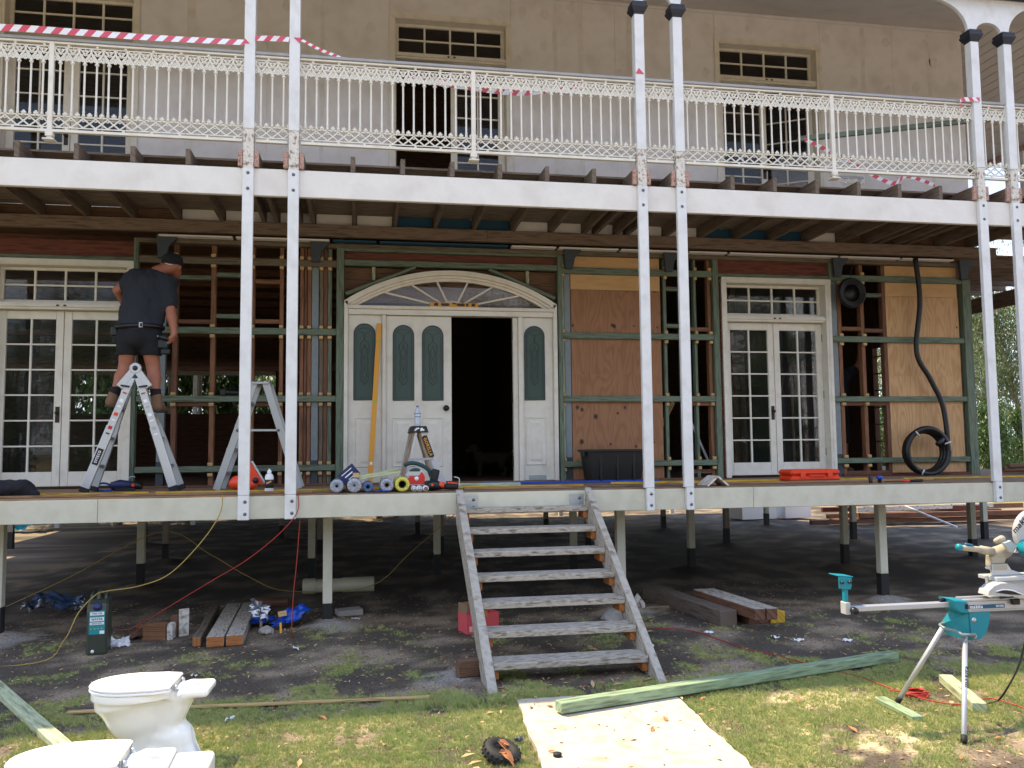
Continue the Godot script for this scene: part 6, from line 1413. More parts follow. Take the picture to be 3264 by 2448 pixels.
	for e in [[4.72, 0.11, "left"], [4.84, 0.11, "right"]]:
		var t := thing("white_plank", "white topped plank on the brown timber, %s of the two" % e[2], "timber", Vector3(e[0] - 0.03, 0.105, 0.0), 0.1, "white topped planks at the right"); bx(t, "plank", Vector3(-0.055, 0, -0.62), Vector3(0.055, 0.1, 0.58), M.stud_dark); bx(t, "painted_top", Vector3(-0.054, 0.1005, -0.62), Vector3(0.054, 0.106, 0.58), M.stair_white)
	var lb := thing("low_plank", "chipped white plank lying under the two white topped planks", "timber", Vector3(4.84, 0, -0.25), 0.1); bx(lb, "plank", Vector3(-0.11, 0, -0.6), Vector3(0.11, 0.1, 0.5), M.stud_dark); bx(lb, "painted_top", Vector3(-0.109, 0.1005, 0.34), Vector3(0.109, 0.1045, 0.5), M.old_white)
	solo("yellow_block", bd(0.16, 0.11, 0.5, 1), M.yellow_strip, "weathered yellow timber block right of the white planks", "timber", Vector3(5.06, 0.055, 0.0), Vector3(0, 0.12, 0))
	var wp := thing("white_offcut", "small white pointed board standing on the ground behind the right stringer", "timber", Vector3(4.02, 0, -0.75)); part(wp, "board", prism([Vector2(-0.05, 0), Vector2(0.06, 0), Vector2(0.06, 0.06), Vector2(-0.02, 0.17), Vector2(-0.05, 0.13)], 0.02, 0.002), M.old_white); bx(wp, "strip", Vector3(0.06, 0, -0.02), Vector3(0.55, 0.025, 0.02), M.pine_grey)
	solo("concrete_lump", lump(0.13, 9), M.concrete_lump, "grey concrete lump behind the stairs at the right stringer", "concrete", Vector3(3.62, 0.03, -0.3))
	# --- wheel, stone and puck
	var wh := thing("rubber_wheel", "small black rubber wheel with dry leaves lying on the grass left of the path", "wheel", Vector3(1.865, 0.0, 3.34))
	var prof := []
	for i in 17: var a := TAU * i / 16.0; prof.append(Vector2(0.074 + cos(a) * 0.034, sin(a) * 0.036))
	var tb2 := part(wh, "tyre", lathe(prof, 30), M.tyre, Vector3(0, 0.05, 0), Vector3(0.28, 0, -0.25)); part(wh, "rim", lathe([Vector2(0.018, 0.02), Vector2(0.04, 0.012), Vector2(0.044, 0.022), Vector2(0.044, -0.02), Vector2(0.016, -0.02), Vector2(0.018, 0.02)], 18), M.black_rubber, Vector3(0, 0.05, 0), Vector3(0.28, 0, -0.25))
	var tr := begin()
	for i in 22:
		var a := TAU * i / 22.0
		for s in [-1.0, 1.0]: add_box(tr, Vector3(0.012, 0.016, 0.013), 0.002, Vector3(cos(a + s * 0.07) * 0.103, s * 0.016, sin(a + s * 0.07) * 0.103), 0, Basis(Vector3.UP, -a))
	part(wh, "tread_lugs", commit(tr), M.tyre, Vector3(0, 0.05, 0), Vector3(0.28, 0, -0.25))
	var lf := begin()
	for i in 7:
		var p := Vector3(0.01 + rng.randfn() * 0.012, 0.085 - i * 0.006, -0.04 + i * 0.03); leaf(lf, p, Basis.from_euler(Vector3(rng.randf(), rng.randf() * 3.0, rng.randf() * 0.8)), 0.08, 0.028)
	part(wh, "dry_leaves", commit(lf), M.leaf_dry)
	solo("black_puck", lathe([Vector2(0, 0), Vector2(0.022, 0), Vector2(0.0245, 0.004), Vector2(0.0245, 0.016), Vector2(0.021, 0.02), Vector2(0, 0.019)], 18), M.black_rubber, "small round black rubber foot lying on the path", "rubber foot", Vector3(2.17, 0.0185, 3.38)); solo("grey_stone", lump(0.022, 3), M.steel_dark, "small grey stone behind the rubber wheel", "stone", Vector3(2.015, 0.012, 3.04))
	# --- things seen under and behind the house
	var k := 0
	for e in [[12.6, -8.8, 4.2, 0.0, "stud_dark", 0.10], [13.0, -8.9, 4.0, 0.02, "stud", 0.12], [13.6, -8.7, 4.0, -0.04, "stud_dark", 0.12], [13.2, -9.1, 4.4, 0.05, "stud", 0.1], [14.2, -8.9, 4.0, -0.08, "stud_dark", 0.12], [13.4, -9.0, 3.6, 0.1, "old_white", 0.05], [13.0, -9.2, 3.8, -0.1, "red_board", 0.1], [14.0, -9.2, 4.0, 0.03, "stud", 0.1], [12.8, -9.3, 3.0, 0.14, "orange_wood", 0.08]]:
		var y: float = [0.05, 0.06, 0.17, 0.16, 0.06, 0.30, 0.27, 0.28, 0.40][k] + 0.05
		solo("salvaged_timber", bd(e[2], 0.1, e[5], k), M[e[4]], ["dark salvaged beam at the bottom left of the timber pile behind the house", "brown salvaged beam at the bottom of the timber pile behind the house", "dark salvaged beam in the second layer of the timber pile", "brown salvaged beam at the back of the timber pile's second layer", "dark salvaged beam at the right end of the timber pile", "white painted board lying on the timber pile", "red brown beam high on the timber pile", "brown beam at the top back of the timber pile", "orange timber on top of the timber pile"][k], "timber", Vector3(e[0], y, e[1] + k * 0.0), Vector3(0, e[3], 0), "salvaged timber pile behind the house"); k += 1
	var pole := solo("white_batten", bd(0.06, 0.03, 1.1), M.print_white, "white batten leaning from the timber pile to the ground", "timber"); pole.transform = Transform3D(along(Vector3(12.6, 0.42, -8.6), Vector3(13.2, 0.02, -7.75)), Vector3(12.9, 0.22, -8.2))
	for e in [[10.2, -9.3, 0.9], [11.2, -9.35, 0.7]]: solo("white_sheet_stack", bd(e[2], 0.32, 0.6), M.lid_white, "stack of pale sheets behind the house, %s" % ("left" if e[0] < 11 else "right"), "sheets", Vector3(e[0], 0.2, e[1] - 1.6), Vector3(0, 0.1, 0), "pale sheets behind the house")
	var gs := thing("bin_lid", "green plastic bin lid lying behind the house at the far left", "bin lid", Vector3(-6.3, 0, -12.6)); part(gs, "lid", crumple(1.0, 0.7, 0.3, 41), M.teal, Vector3(0, 0.2, 0), Vector3(0.4, 0, 0)); part(gs, "yellow_rim", crumple(0.5, 0.3, 0.3, 42), M.yellow, Vector3(0.1, 0.45, 0.1), Vector3(0.5, 0, 0))
func lump(r: float, sd: int) -> ArrayMesh:
	var n := FastNoiseLite.new(); n.seed = sd; n.frequency = 0.6 / r
	return sdf_mesh(func(p: Vector3) -> float: return Vector3(p.x, p.y * 1.5, p.z * 1.1).length() - r + n.get_noise_3dv(p) * r * 0.7, Vector3(-r, -r, -r) * 1.5, Vector3(r, r, r) * 1.5, r / 7.0)
func leaf(st: SurfaceTool, p: Vector3, b: Basis, l: float, w: float):
	var q := [Vector3(0, 0, -0.5 * l), Vector3(0.5 * w, 0.12 * l, -0.1 * l), Vector3(0, 0.03 * l, 0.0), Vector3(-0.5 * w, 0.12 * l, -0.1 * l), Vector3(0.3 * w, 0.1 * l, 0.25 * l), Vector3(-0.3 * w, 0.1 * l, 0.25 * l), Vector3(0, 0.06 * l, 0.55 * l)]
	for t in [[0, 2, 1], [0, 3, 2], [1, 2, 4], [2, 3, 5], [2, 6, 4], [2, 5, 6]]: tri(st, p + b * q[t[0]], p + b * q[t[1]], p + b * q[t[2]])
# ---------- mitre saw on its stand ----------
func make_saw():
	var o := Vector3(4.78, 0, 3.2)
	var S := thing("saw_stand", "folding saw stand with silver legs and teal brackets on the lawn", "saw stand", o)
	var v = func(x: float, y: float, z: float) -> Vector3: return Vector3(x, y, z) - o
	bx(S, "rail", v.call(4.83, 0.66, 3.15), v.call(6.1, 0.728, 3.26), M.alu)
	bx(S, "rail_lip", v.call(4.83, 0.7285, 3.235), v.call(6.1, 0.741, 3.2605), M.alu); bx(S, "rail_lip", v.call(4.83, 0.7285, 3.1495), v.call(6.1, 0.741, 3.17), M.alu); bx(S, "rail_groove", v.call(4.86, 0.668, 3.2605), v.call(6.1, 0.676, 3.2625), M.alu_dull)
	bx(S, "name_strip", v.call(4.838, 0.681, 3.2608), v.call(5.09, 0.705, 3.2625), M.teal_blue)
	part(S, "lettering", text_mesh("makita", 0.028, 0.0008), M.print_white, v.call(4.888, 0.693, 3.263)); part(S, "lettering", text_mesh("WST06", 0.018, 0.0008), M.print_white, v.call(5.055, 0.693, 3.263))
	# teal end clamp
	var st := begin(); add_prism(st, [Vector2(4.715, 0.745), Vector2(4.82, 0.735), Vector2(4.826, 0.68), Vector2(4.84, 0.655), Vector2(4.77, 0.662), Vector2(4.735, 0.69)], 0.14, 0.006); part(S, "end_clamp", commit(st), M.teal, Vector3(0, 0, 3.205) - o)
	bx(S, "clamp_recess", v.call(4.80, 0.685, 3.2755), v.call(4.823, 0.715, 3.277), M.black); rod(S, "clamp_knob", v.call(4.68, 0.735, 3.2), v.call(4.715, 0.735, 3.2), 0.013, M.black, 8)
	# extension arm with work stop
	bx(S, "extension_arm", v.call(4.06, 0.69, 3.175), v.call(4.74, 0.722, 3.225), M.alu)
	bx(S, "arm_bracket", v.call(4.02, 0.675, 3.17), v.call(4.055, 0.75, 3.23), M.saw_grey)
	part(S, "arm_knob", lathe([Vector2(0, 0.03), Vector2(0.02, 0.03), Vector2(0.023, 0.0)], 10), M.black, v.call(4.07, 0.70, 3.23), Vector3(PI / 2, 0, 0))
	bx(S, "stop_post", v.call(4.025, 0.751, 3.185), v.call(4.05, 0.845, 3.215), M.teal); part(S, "stop_plate", prism([Vector2(3.985, 0.835), Vector2(4.06, 0.825), Vector2(4.07, 0.85), Vector2(4.07, 0.895), Vector2(3.985, 0.905)], 0.008, 0.001), M.teal, Vector3(0, 0, 3.222) - o)
	part(S, "stop_top", bd(0.10, 0.005, 0.11), M.teal, v.call(4.035, 0.905, 3.165), Vector3(0.0, 0, -0.10))
	for x in [4.0, 4.052]: part(S, "stop_knob", lathe([Vector2(0, 0.02), Vector2(0.008, 0.02), Vector2(0.01, 0)], 8), M.black, v.call(x, 0.872, 3.227), Vector3(PI / 2, 0, 0))
	for e in [[0.0, 1.0], [1.95, -1.0]]:
		var m := Transform3D(Basis().scaled(Vector3(e[1], 1, 1)), Vector3(e[0], 0, 0))
		var dx := 0.0 if e[1] > 0 else 1.12
		var fx = func(x: float) -> float: return x if e[1] > 0 else 10.9 - x
		var flip = func(P: Array) -> Array:
			var q := []
			for p in P: q.append(Vector2(fx.call(p.x), p.y))
			return q
		part(S, "leg_bracket", prism(flip.call([Vector2(4.835, 0.659), Vector2(4.985, 0.659), Vector2(4.97, 0.585), Vector2(4.945, 0.525), Vector2(4.90, 0.495), Vector2(4.845, 0.49)]), 0.006, 0.001), M.teal, Vector3(0, 0, 3.262) - o)
		part(S, "leg_bracket", prism(flip.call([Vector2(4.835, 0.659), Vector2(4.985, 0.659), Vector2(4.97, 0.585), Vector2(4.945, 0.525), Vector2(4.90, 0.495), Vector2(4.845, 0.49)]), 0.006, 0.001), M.teal, Vector3(0, 0, 3.148) - o)
		st = begin()
		var A := [Vector3(fx.call(4.832), 0.659, 3.264), Vector3(fx.call(4.79), 0.659, 3.15), Vector3(fx.call(4.735), 0.56, 3.12), Vector3(fx.call(4.765), 0.505, 3.15), Vector3(fx.call(4.84), 0.49, 3.264)]
		for q in [0.0, 0.005]:
			var s := Vector3(-q * e[1], 0, 0); tri(st, A[0] + s, A[1] + s, A[2] + s); tri(st, A[0] + s, A[2] + s, A[3] + s); tri(st, A[0] + s, A[3] + s, A[4] + s)
		part(S, "leg_plate", commit(st), M.teal, -o)
		for y in [0.515, 0.615]: part(S, "bolt", bolt_mesh(), M.silver, v.call(fx.call(4.865), y, 3.265), Vector3(PI / 2, 0, 0))
		for L in [[4.80, 0.53, 3.262, 4.487, 3.618], [4.745, 0.545, 3.13, 4.554, 2.91]]:
			var a: Vector3 = v.call(fx.call(L[0]), L[1], L[2]); var b: Vector3 = v.call(fx.call(L[3]), 0.012 if L[4] > 3.2 else 0.036, L[4])
			rod(S, "leg", a, a.lerp(b, 0.96), 0.0155, M.alu, 14); rod(S, "foot", a.lerp(b, 0.94), b, 0.0185, M.black_rubber, 14)
			if e[1] > 0 and L[4] > 3.2:
				var d := (b - a).normalized(); var side := Vector3.BACK.cross(d).normalized(); var nn := d.cross(side).normalized()
				if nn.z < 0: nn = -nn; side = -side
				var t := part(S, "lettering", text_mesh("makita", 0.042, 0.001), M.print_black); t.transform = Transform3D(Basis(-d, nn.cross(-d).normalized(), nn), a.lerp(b, 0.42) + nn * 0.0158)
		part(S, "lock_lever", tube(curve([Vector3(fx.call(4.845), 0.515, 3.27), Vector3(fx.call(4.84), 0.535, 3.30), Vector3(fx.call(4.76), 0.535, 3.30), Vector3(fx.call(4.745), 0.55, 3.26), Vector3(fx.call(4.70), 0.56, 3.22), Vector3(fx.call(4.705), 0.572, 3.16), Vector3(fx.call(4.76), 0.575, 3.14)], 3), 0.0095, 7), M.steel, -o)
	# --- the saw itself
	var W := thing("mitre_saw", "grey and teal mitre saw mounted on the stand at the right edge", "mitre saw", Vector3(5.25, 0.7415, 3.2))
	var c := W.position
	var w = func(x: float, y: float, z: float) -> Vector3: return Vector3(x, y, z) - c
	part(W, "base_arc", prism([Vector2(4.935, 0.772), Vector2(4.945, 0.80), Vector2(4.98, 0.825), Vector2(5.03, 0.84), Vector2(5.08, 0.841), Vector2(5.14, 0.825), Vector2(5.21, 0.785), Vector2(5.27, 0.75), Vector2(5.6, 0.75), Vector2(5.6, 0.742), Vector2(5.2, 0.742), Vector2(5.08, 0.758)], 0.09, 0.006), M.saw_grey, Vector3(0, 0, 3.27) - c)
	part(W, "arc_slot", prism([Vector2(4.99, 0.787), Vector2(5.02, 0.797), Vector2(5.07, 0.797), Vector2(5.12, 0.785), Vector2(5.165, 0.765), Vector2(5.08, 0.772)], 0.004), M.black, Vector3(0, 0, 3.3165) - c); part(W, "arc_rim", tube([w.call(4.99, 0.793, 3.317), w.call(5.04, 0.803, 3.317), w.call(5.10, 0.797, 3.317), w.call(5.18, 0.766, 3.317)], 0.004, 6), M.lid_white)
	bx(W, "table", w.call(5.055, 0.842, 3.08), w.call(5.7, 0.866, 3.25), M.saw_grey); bx(W, "base_block", w.call(5.12, 0.742, 3.06), w.call(5.65, 0.841, 3.22), M.saw_grey)
	part(W, "fence", prism([Vector2(5.08, 0.867), Vector2(5.32, 0.867), Vector2(5.22, 0.90), Vector2(5.195, 0.938), Vector2(5.088, 0.938)], 0.02, 0.002), M.silver, Vector3(0, 0, 3.17) - c); bx(W, "fence_scale", w.call(5.092, 0.90, 3.1805), w.call(5.19, 0.933, 3.182), M.saw_dusty)
	for e in [[5.075, 0.917], [5.06, 0.862]]: rod(W, "thumb_screw", w.call(e[0] - 0.03, e[1], 3.17), w.call(e[0], e[1], 3.17), 0.008, M.saw_grey, 8)
	part(W, "arm", body([[w.call(5.14, 0.93, 3.12), w.call(5.14, 0.99, 3.12), 0.045, 0.04], [w.call(5.18, 0.995, 3.12), w.call(5.24, 1.02, 3.12), 0.05, 0.045]], 0.03, 0.01), M.saw_dusty)
	part(W, "carriage", prism([Vector2(5.1, 0.94), Vector2(5.185, 0.94), Vector2(5.2, 0.985), Vector2(5.095, 0.985)], 0.06, 0.004), M.saw_dusty, Vector3(0, 0, 3.14) - c)
	part(W, "handle", tube([w.call(4.875, 1.048, 3.15), w.call(5.0, 1.034, 3.15), w.call(5.12, 1.016, 3.15)], [0.018, 0.019, 0.023], 12), M.saw_dusty); part(W, "handle_collar", tube([w.call(5.03, 1.03, 3.15), w.call(5.11, 1.016, 3.15)], 0.027, 8), M.saw_dusty)
	part(W, "grip_end", tube([w.call(4.862, 1.052, 3.15), w.call(4.885, 1.048, 3.15)], [0.021, 0.023], 12), M.teal); part(W, "trigger", tube([w.call(4.92, 1.066, 3.15), w.call(4.97, 1.056, 3.15)], 0.012, 8), M.teal_blue)
	var gp := arc(5.40, 1.13, 0.155, 0.3, PI + 0.55, 22) + [Vector2(5.24, 1.01), Vector2(5.36, 1.0), Vector2(5.5, 1.08)]
	part(W, "blade_guard", prism(gp, 0.045, 0.006), M.saw_grey, Vector3(0, 0, 3.19) - c)
	part(W, "guard_tip", prism([Vector2(5.15, 1.075), Vector2(5.2, 1.09), Vector2(5.245, 1.05), Vector2(5.215, 1.01), Vector2(5.19, 1.015)], 0.03, 0.003), M.saw_grey, Vector3(0, 0, 3.2) - c); part(W, "knob_cluster", body([[w.call(5.13, 1.085, 3.17), w.call(5.17, 1.095, 3.17), 0.018, 0.025]], 0.01, 0.008), M.saw_dusty)
	part(W, "motor", tube([w.call(5.30, 1.04, 3.2), w.call(5.30, 1.04, 3.34)], [0.055, 0.05], 16), M.teal)
	var tm := part(W, "lettering", text_mesh("makita", 0.05, 0.001), M.print_black, w.call(5.285, 1.20, 3.2135), Vector3(0, 0, 0.75))
	part(W, "hold_clamp", tube([w.call(5.02, 0.752, 3.31), w.call(5.11, 0.756, 3.31)], 0.007, 8), M.black); bx(W, "mount_foot", w.call(5.02, 0.7415, 3.16), w.call(5.14, 0.7465, 3.3), M.silver); bx(W, "mount_lock", w.call(5.13, 0.70, 3.2635), w.call(5.18, 0.735, 3.29), M.black)
# ---------- people and dog ----------
func hand(st: Array, wr: Vector3, d: Vector3, side: Vector3, curl: Vector3):
	# palm and five fingers as bones: d points to the fingertips, side across the knuckles, curl the way they bend
	st.append([wr, wr + d * 0.075, 0.027, 0.032])
	st.append([wr + d * 0.03 + side * 0.018, wr + d * 0.075 + side * 0.026, 0.02, 0.017]); st.append([wr + d * 0.03 - side * 0.018, wr + d * 0.075 - side * 0.026, 0.02, 0.017])
func fingers(wr: Vector3, d: Vector3, side: Vector3, curl: Vector3) -> Array:
	var o := []
	var lens := [0.07, 0.08, 0.074, 0.058]
	for i in 4:
		var k := wr + d * 0.085 + side * (0.032 - i * 0.0215)
		var m: Vector3 = k + (d * 0.75 + curl * 0.55).normalized() * lens[i] * 0.5; var e: Vector3 = m + (d * 0.25 + curl).normalized() * lens[i] * 0.5
		o.append([k, m, 0.0098, 0.009]); o.append([m, e, 0.009, 0.0078])
	var t0 := wr + d * 0.03 + side * 0.032; var t1 := t0 + (d * 0.6 + side * 0.5 + curl * 0.5).normalized() * 0.04
	o.append([t0, t1, 0.013, 0.011]); o.append([t1, t1 + (d * 0.7 + curl * 0.6).normalized() * 0.034, 0.011, 0.009])
	return o
func shift(b: Array, o: Vector3) -> Array:
	var r := []
	for e in b: r.append([e[0] - o, e[1] - o, e[2], e[3]])
	return r
func make_people():
	# --- the man on the ladder, seen from behind
	var o := Vector3(-1.17, 2.14, -1.2)
	var P := thing("person", "person in dark t-shirt, shorts and cap standing on the ladder with back turned", "person", o)
	var V = func(x: float, y: float, z: float) -> Vector3: return Vector3(x, y, z)
	var hipL: Vector3 = V.call(-1.27, 2.86, -1.2); var hipR: Vector3 = V.call(-1.07, 2.86, -1.2)
	var knL: Vector3 = V.call(-1.305, 2.60, -1.25); var knR: Vector3 = V.call(-1.035, 2.60, -1.25)
	var anL: Vector3 = V.call(-1.375, 2.33, -1.16); var anR: Vector3 = V.call(-0.985, 2.31, -1.16)
	var shL: Vector3 = V.call(-1.235, 3.555, -1.30); var shR: Vector3 = V.call(-0.92, 3.50, -1.28)
	var elL: Vector3 = V.call(-1.425, 3.415, -1.33); var wrL: Vector3 = V.call(-1.36, 3.22, -1.50)
	var elR: Vector3 = V.call(-0.868, 3.20, -1.20); var wrR: Vector3 = V.call(-0.815, 2.95, -1.16)
	var neck: Vector3 = V.call(-1.03, 3.62, -1.32); var head: Vector3 = V.call(-0.905, 3.70, -1.40)
	var skin := [[V.call(-1.17, 3.05, -1.24), V.call(-1.08, 3.5, -1.3), 0.12, 0.12], [V.call(-1.08, 3.52, -1.3), neck, 0.08, 0.062], [neck, head, 0.06, 0.07], [head, head + Vector3(0.03, -0.055, -0.06), 0.092, 0.06],
		[shL, elL, 0.05, 0.046], [elL, wrL, 0.045, 0.03], [shR, elR, 0.055, 0.047], [elR, elR.lerp(wrR, 0.35), 0.048, 0.05], [elR.lerp(wrR, 0.35), wrR, 0.05, 0.031],
		[hipL, knL, 0.092, 0.068], [knL, knL.lerp(anL, 0.4), 0.062, 0.066], [knL.lerp(anL, 0.4), anL, 0.066, 0.042], [hipR, knR, 0.092, 0.068], [knR, knR.lerp(anR, 0.4), 0.062, 0.066], [knR.lerp(anR, 0.4), anR, 0.066, 0.042]]
	hand(skin, wrR, Vector3(-0.35, -0.9, -0.1).normalized(), Vector3(0.3, 0.0, 0.95).normalized(), Vector3(-1, 0, 0))
	hand(skin, wrL, Vector3(0.2, -0.3, -0.9).normalized(), Vector3(0, 1, 0), Vector3(0.5, 0, 0))
	# ears
	skin.append([head + Vector3(-0.092, -0.005, 0.02), head + Vector3(-0.1, 0.018, 0.028), 0.014, 0.012]); skin.append([head + Vector3(0.088, -0.03, 0.02), head + Vector3(0.096, -0.01, 0.028), 0.014, 0.012])
	skin.append([head + Vector3(0.03, -0.02, -0.09), head + Vector3(0.035, -0.045, -0.125), 0.014, 0.016])
	skin.append_array(fingers(wrR, Vector3(-0.35, -0.9, -0.1).normalized(), Vector3(0.3, 0.0, 0.95).normalized(), Vector3(-1, -0.1, 0)))
	skin.append_array(fingers(wrL, Vector3(0.2, -0.3, -0.9).normalized(), Vector3(0, 1, 0), Vector3(0.6, -0.3, 0)))
	part(P, "body", body(shift(skin, o), 0.022, 0.0105), M.skin)
	var sh := [[V.call(-1.26, 3.05, -1.22), V.call(-1.225, 3.48, -1.27), 0.125, 0.105], [V.call(-1.065, 3.05, -1.22), V.call(-0.99, 3.46, -1.27), 0.125, 0.115], [V.call(-1.16, 3.03, -1.17), V.call(-1.11, 3.45, -1.20), 0.135, 0.105], [V.call(-1.16, 3.2, -1.32), V.call(-1.1, 3.5, -1.32), 0.14, 0.09],
		[V.call(-1.235, 3.5, -1.28), V.call(-1.03, 3.57, -1.29), 0.1, 0.075], [shL, shL.lerp(elL, 0.55), 0.088, 0.074], [shR, shR.lerp(elR, 0.75), 0.09, 0.082], [V.call(-1.0, 3.53, -1.28), shR, 0.085, 0.09], [V.call(-1.19, 2.97, -1.22), V.call(-1.12, 2.97, -1.22), 0.15, 0.15]]
	var shs := shift(sh, o); var nn := FastNoiseLite.new(); nn.seed = 2; nn.frequency = 6.0
	part(P, "t_shirt", sdf_mesh(func(p: Vector3) -> float: return maxf(maxf(bones_sdf(p, shs, 0.06) + nn.get_noise_3d(p.x * 1.6 + p.y * 0.9, p.y * 0.7, p.z * 1.5) * 0.022, 0.80 - p.y), (p.y - 1.525) + (p.x - 0.05) * 0.42), Vector3(-0.42, 0.76, -0.35), Vector3(0.45, 1.55, 0.25), 0.0125), M.shirt)
	var so := shift([[V.call(-1.265, 2.93, -1.2), V.call(-1.07, 2.93, -1.2), 0.125, 0.125], [V.call(-1.17, 2.9, -1.15), V.call(-1.16, 2.9, -1.14), 0.12, 0.12], [hipL, V.call(-1.295, 2.68, -1.22), 0.12, 0.09], [hipR, V.call(-1.035, 2.68, -1.22), 0.12, 0.096]], o)
	part(P, "shorts", sdf_mesh(func(p: Vector3) -> float: return maxf(maxf(bones_sdf(p, so, 0.035) + nn.get_noise_3dv(p * 1.3) * 0.008, 0.575 - p.y), p.y - 0.86), Vector3(-0.3, 0.53, -0.25), Vector3(0.32, 0.92, 0.25), 0.0125), M.shorts)
	var bt := begin(true); var ring := []
	for i in 25: var a := TAU * i / 24.0; ring.append(Vector3(0.005 + cos(a) * 0.225, 0.865 + sin(a * 2.0) * 0.004, -0.0 + sin(a) * 0.165))
	add_tube(bt, ring, 0.024, 8, false); part(P, "tool_belt", commit(bt), M.black)
	part(P, "belt_buckle", bd(0.035, 0.052, 0.01), M.silver, Vector3(0.06, 0.868, 0.182)); part(P, "buckle_gap", bd(0.024, 0.034, 0.004), M.black, Vector3(0.064, 0.868, 0.1885))
	part(P, "tool_pouch", bd(0.07, 0.11, 0.09, 0, 0.015), M.black, Vector3(-0.225, 0.82, 0.02), Vector3(0, 0, 0.06)); part(P, "tool_pouch", bd(0.1, 0.17, 0.09, 0, 0.018), M.black, Vector3(0.235, 0.72, 0.02))
	var cp := shift([[head + Vector3(-0.005, 0.045, -0.0), head + Vector3(0.012, 0.045, -0.02), 0.102, 0.102]], o); var hc := head - o
	part(P, "cap", sdf_mesh(func(p: Vector3) -> float: return maxf(bones_sdf(p, cp, 0.02), -(p - hc).dot(Vector3(-0.22, 0.95, -0.2)) - 0.028), hc - Vector3(0.16, 0.12, 0.18), hc + Vector3(0.16, 0.18, 0.16), 0.010), M.cap_cloth)
	part(P, "cap_peak", prism(arc(0, 0, 0.085, 0, PI, 10), 0.008, 0.002), M.cap_cloth, hc + Vector3(0.03, 0.012, -0.09), Vector3(-PI / 2 + 0.35, 0, -0.2))
	part(P, "cap_strap", tube([hc + Vector3(-0.045, 0.012, 0.098), hc + Vector3(-0.01, -0.0, 0.106), hc + Vector3(0.03, -0.002, 0.1)], 0.004, 6), M.print_white)
	for e in [[anL, -0.05, 2.175], [anR, 0.035, 2.128]]:
		var a: Vector3 = e[0]
		part(P, "sock", tube([a + Vector3(0, 0.055, 0) - o, a + Vector3(0, 0.01, 0) - o, a + Vector3(e[1] * 0.3, -0.04, -0.005) - o], [0.054, 0.053, 0.056], 14), M.cap_cloth)
		part(P, "boot", body(shift([[a + Vector3(e[1] * 0.3, -0.03, 0), Vector3(a.x + e[1] * 0.6, e[2] + 0.055, a.z + 0.02), 0.056, 0.05], [Vector3(a.x + e[1] * 0.6, e[2] + 0.05, a.z + 0.025), Vector3(a.x + e[1], e[2] + 0.042, a.z - 0.17), 0.05, 0.042]], o), 0.03, 0.0105), M.boot)
		part(P, "sole", prism([Vector2(-0.05, 0.07), Vector2(0.05, 0.07), Vector2(0.046, -0.02), Vector2(0.052, -0.12), Vector2(0.03, -0.21), Vector2(-0.03, -0.21), Vector2(-0.052, -0.12), Vector2(-0.046, -0.02)], 0.024, 0.004), M.sole, Vector3(a.x + e[1] * 0.6, e[2] + 0.012, a.z) - o, Vector3(PI / 2, 0, 0))
	# cordless driver in his right hand
	var D := thing("cordless_driver", "black and teal cordless driver held in the man's right hand", "drill", Vector3(-0.89, 2.78, -1.15))
	part(D, "motor", tube([Vector3(0.03, 0.10, 0.02), Vector3(-0.07, 0.125, 0.02)], [0.03, 0.027], 12), M.black); part(D, "grip", tube([Vector3(0.0, 0.1, 0.0), Vector3(-0.005, 0.0, 0.0)], [0.02, 0.022], 10), M.teal_dark); part(D, "battery", bd(0.09, 0.055, 0.06, 0, 0.008), M.black, Vector3(-0.005, -0.03, 0)); part(D, "bit", tube([Vector3(-0.07, 0.125, 0.02), Vector3(-0.11, 0.135, 0.02)], [0.014, 0.006], 8), M.silver)
	# --- second person inside, behind the studs at the right
	o = Vector3(7.75, DY, -3.1)
	var Q := thing("person", "person in dark clothes inside the house behind the right hand studs with one arm raised", "person", o)
	part(Q, "body", body([[Vector3(0.02, 1.62, 0), Vector3(0.02, 1.70, 0.01), 0.085, 0.095], [Vector3(0.0, 1.45, 0), Vector3(0.02, 1.62, 0), 0.06, 0.055], [Vector3(0.2, 1.4, 0), Vector3(0.42, 1.56, 0.02), 0.055, 0.045], [Vector3(0.42, 1.56, 0.02), Vector3(0.46, 1.82, 0.0), 0.045, 0.032], [Vector3(0.46, 1.82, 0), Vector3(0.46, 1.93, 0), 0.034, 0.02], [Vector3(-0.2, 1.4, 0), Vector3(-0.26, 1.1, 0.04), 0.055, 0.045], [Vector3(-0.26, 1.1, 0.04), Vector3(-0.2, 0.88, 0.15), 0.045, 0.03], [Vector3(-0.1, 0.9, 0), Vector3(-0.12, 0.48, 0.02), 0.09, 0.06], [Vector3(-0.12, 0.48, 0.02), Vector3(-0.13, 0.06, 0), 0.06, 0.045], [Vector3(0.1, 0.9, 0), Vector3(0.13, 0.48, 0.02), 0.09, 0.06], [Vector3(0.13, 0.48, 0.02), Vector3(0.14, 0.06, 0), 0.06, 0.045], [Vector3(0, 1.35, 0), Vector3(0, 0.95, 0), 0.13, 0.12]], 0.04, 0.018), M.skin)
	part(Q, "shirt", body([[Vector3(-0.1, 1.36, 0), Vector3(-0.07, 0.98, 0), 0.14, 0.13], [Vector3(0.1, 1.36, 0), Vector3(0.07, 0.98, 0), 0.14, 0.13], [Vector3(0.18, 1.4, 0), Vector3(0.32, 1.49, 0.01), 0.085, 0.07], [Vector3(-0.18, 1.4, 0), Vector3(-0.24, 1.2, 0.02), 0.085, 0.07]], 0.05, 0.018), M.shirt)
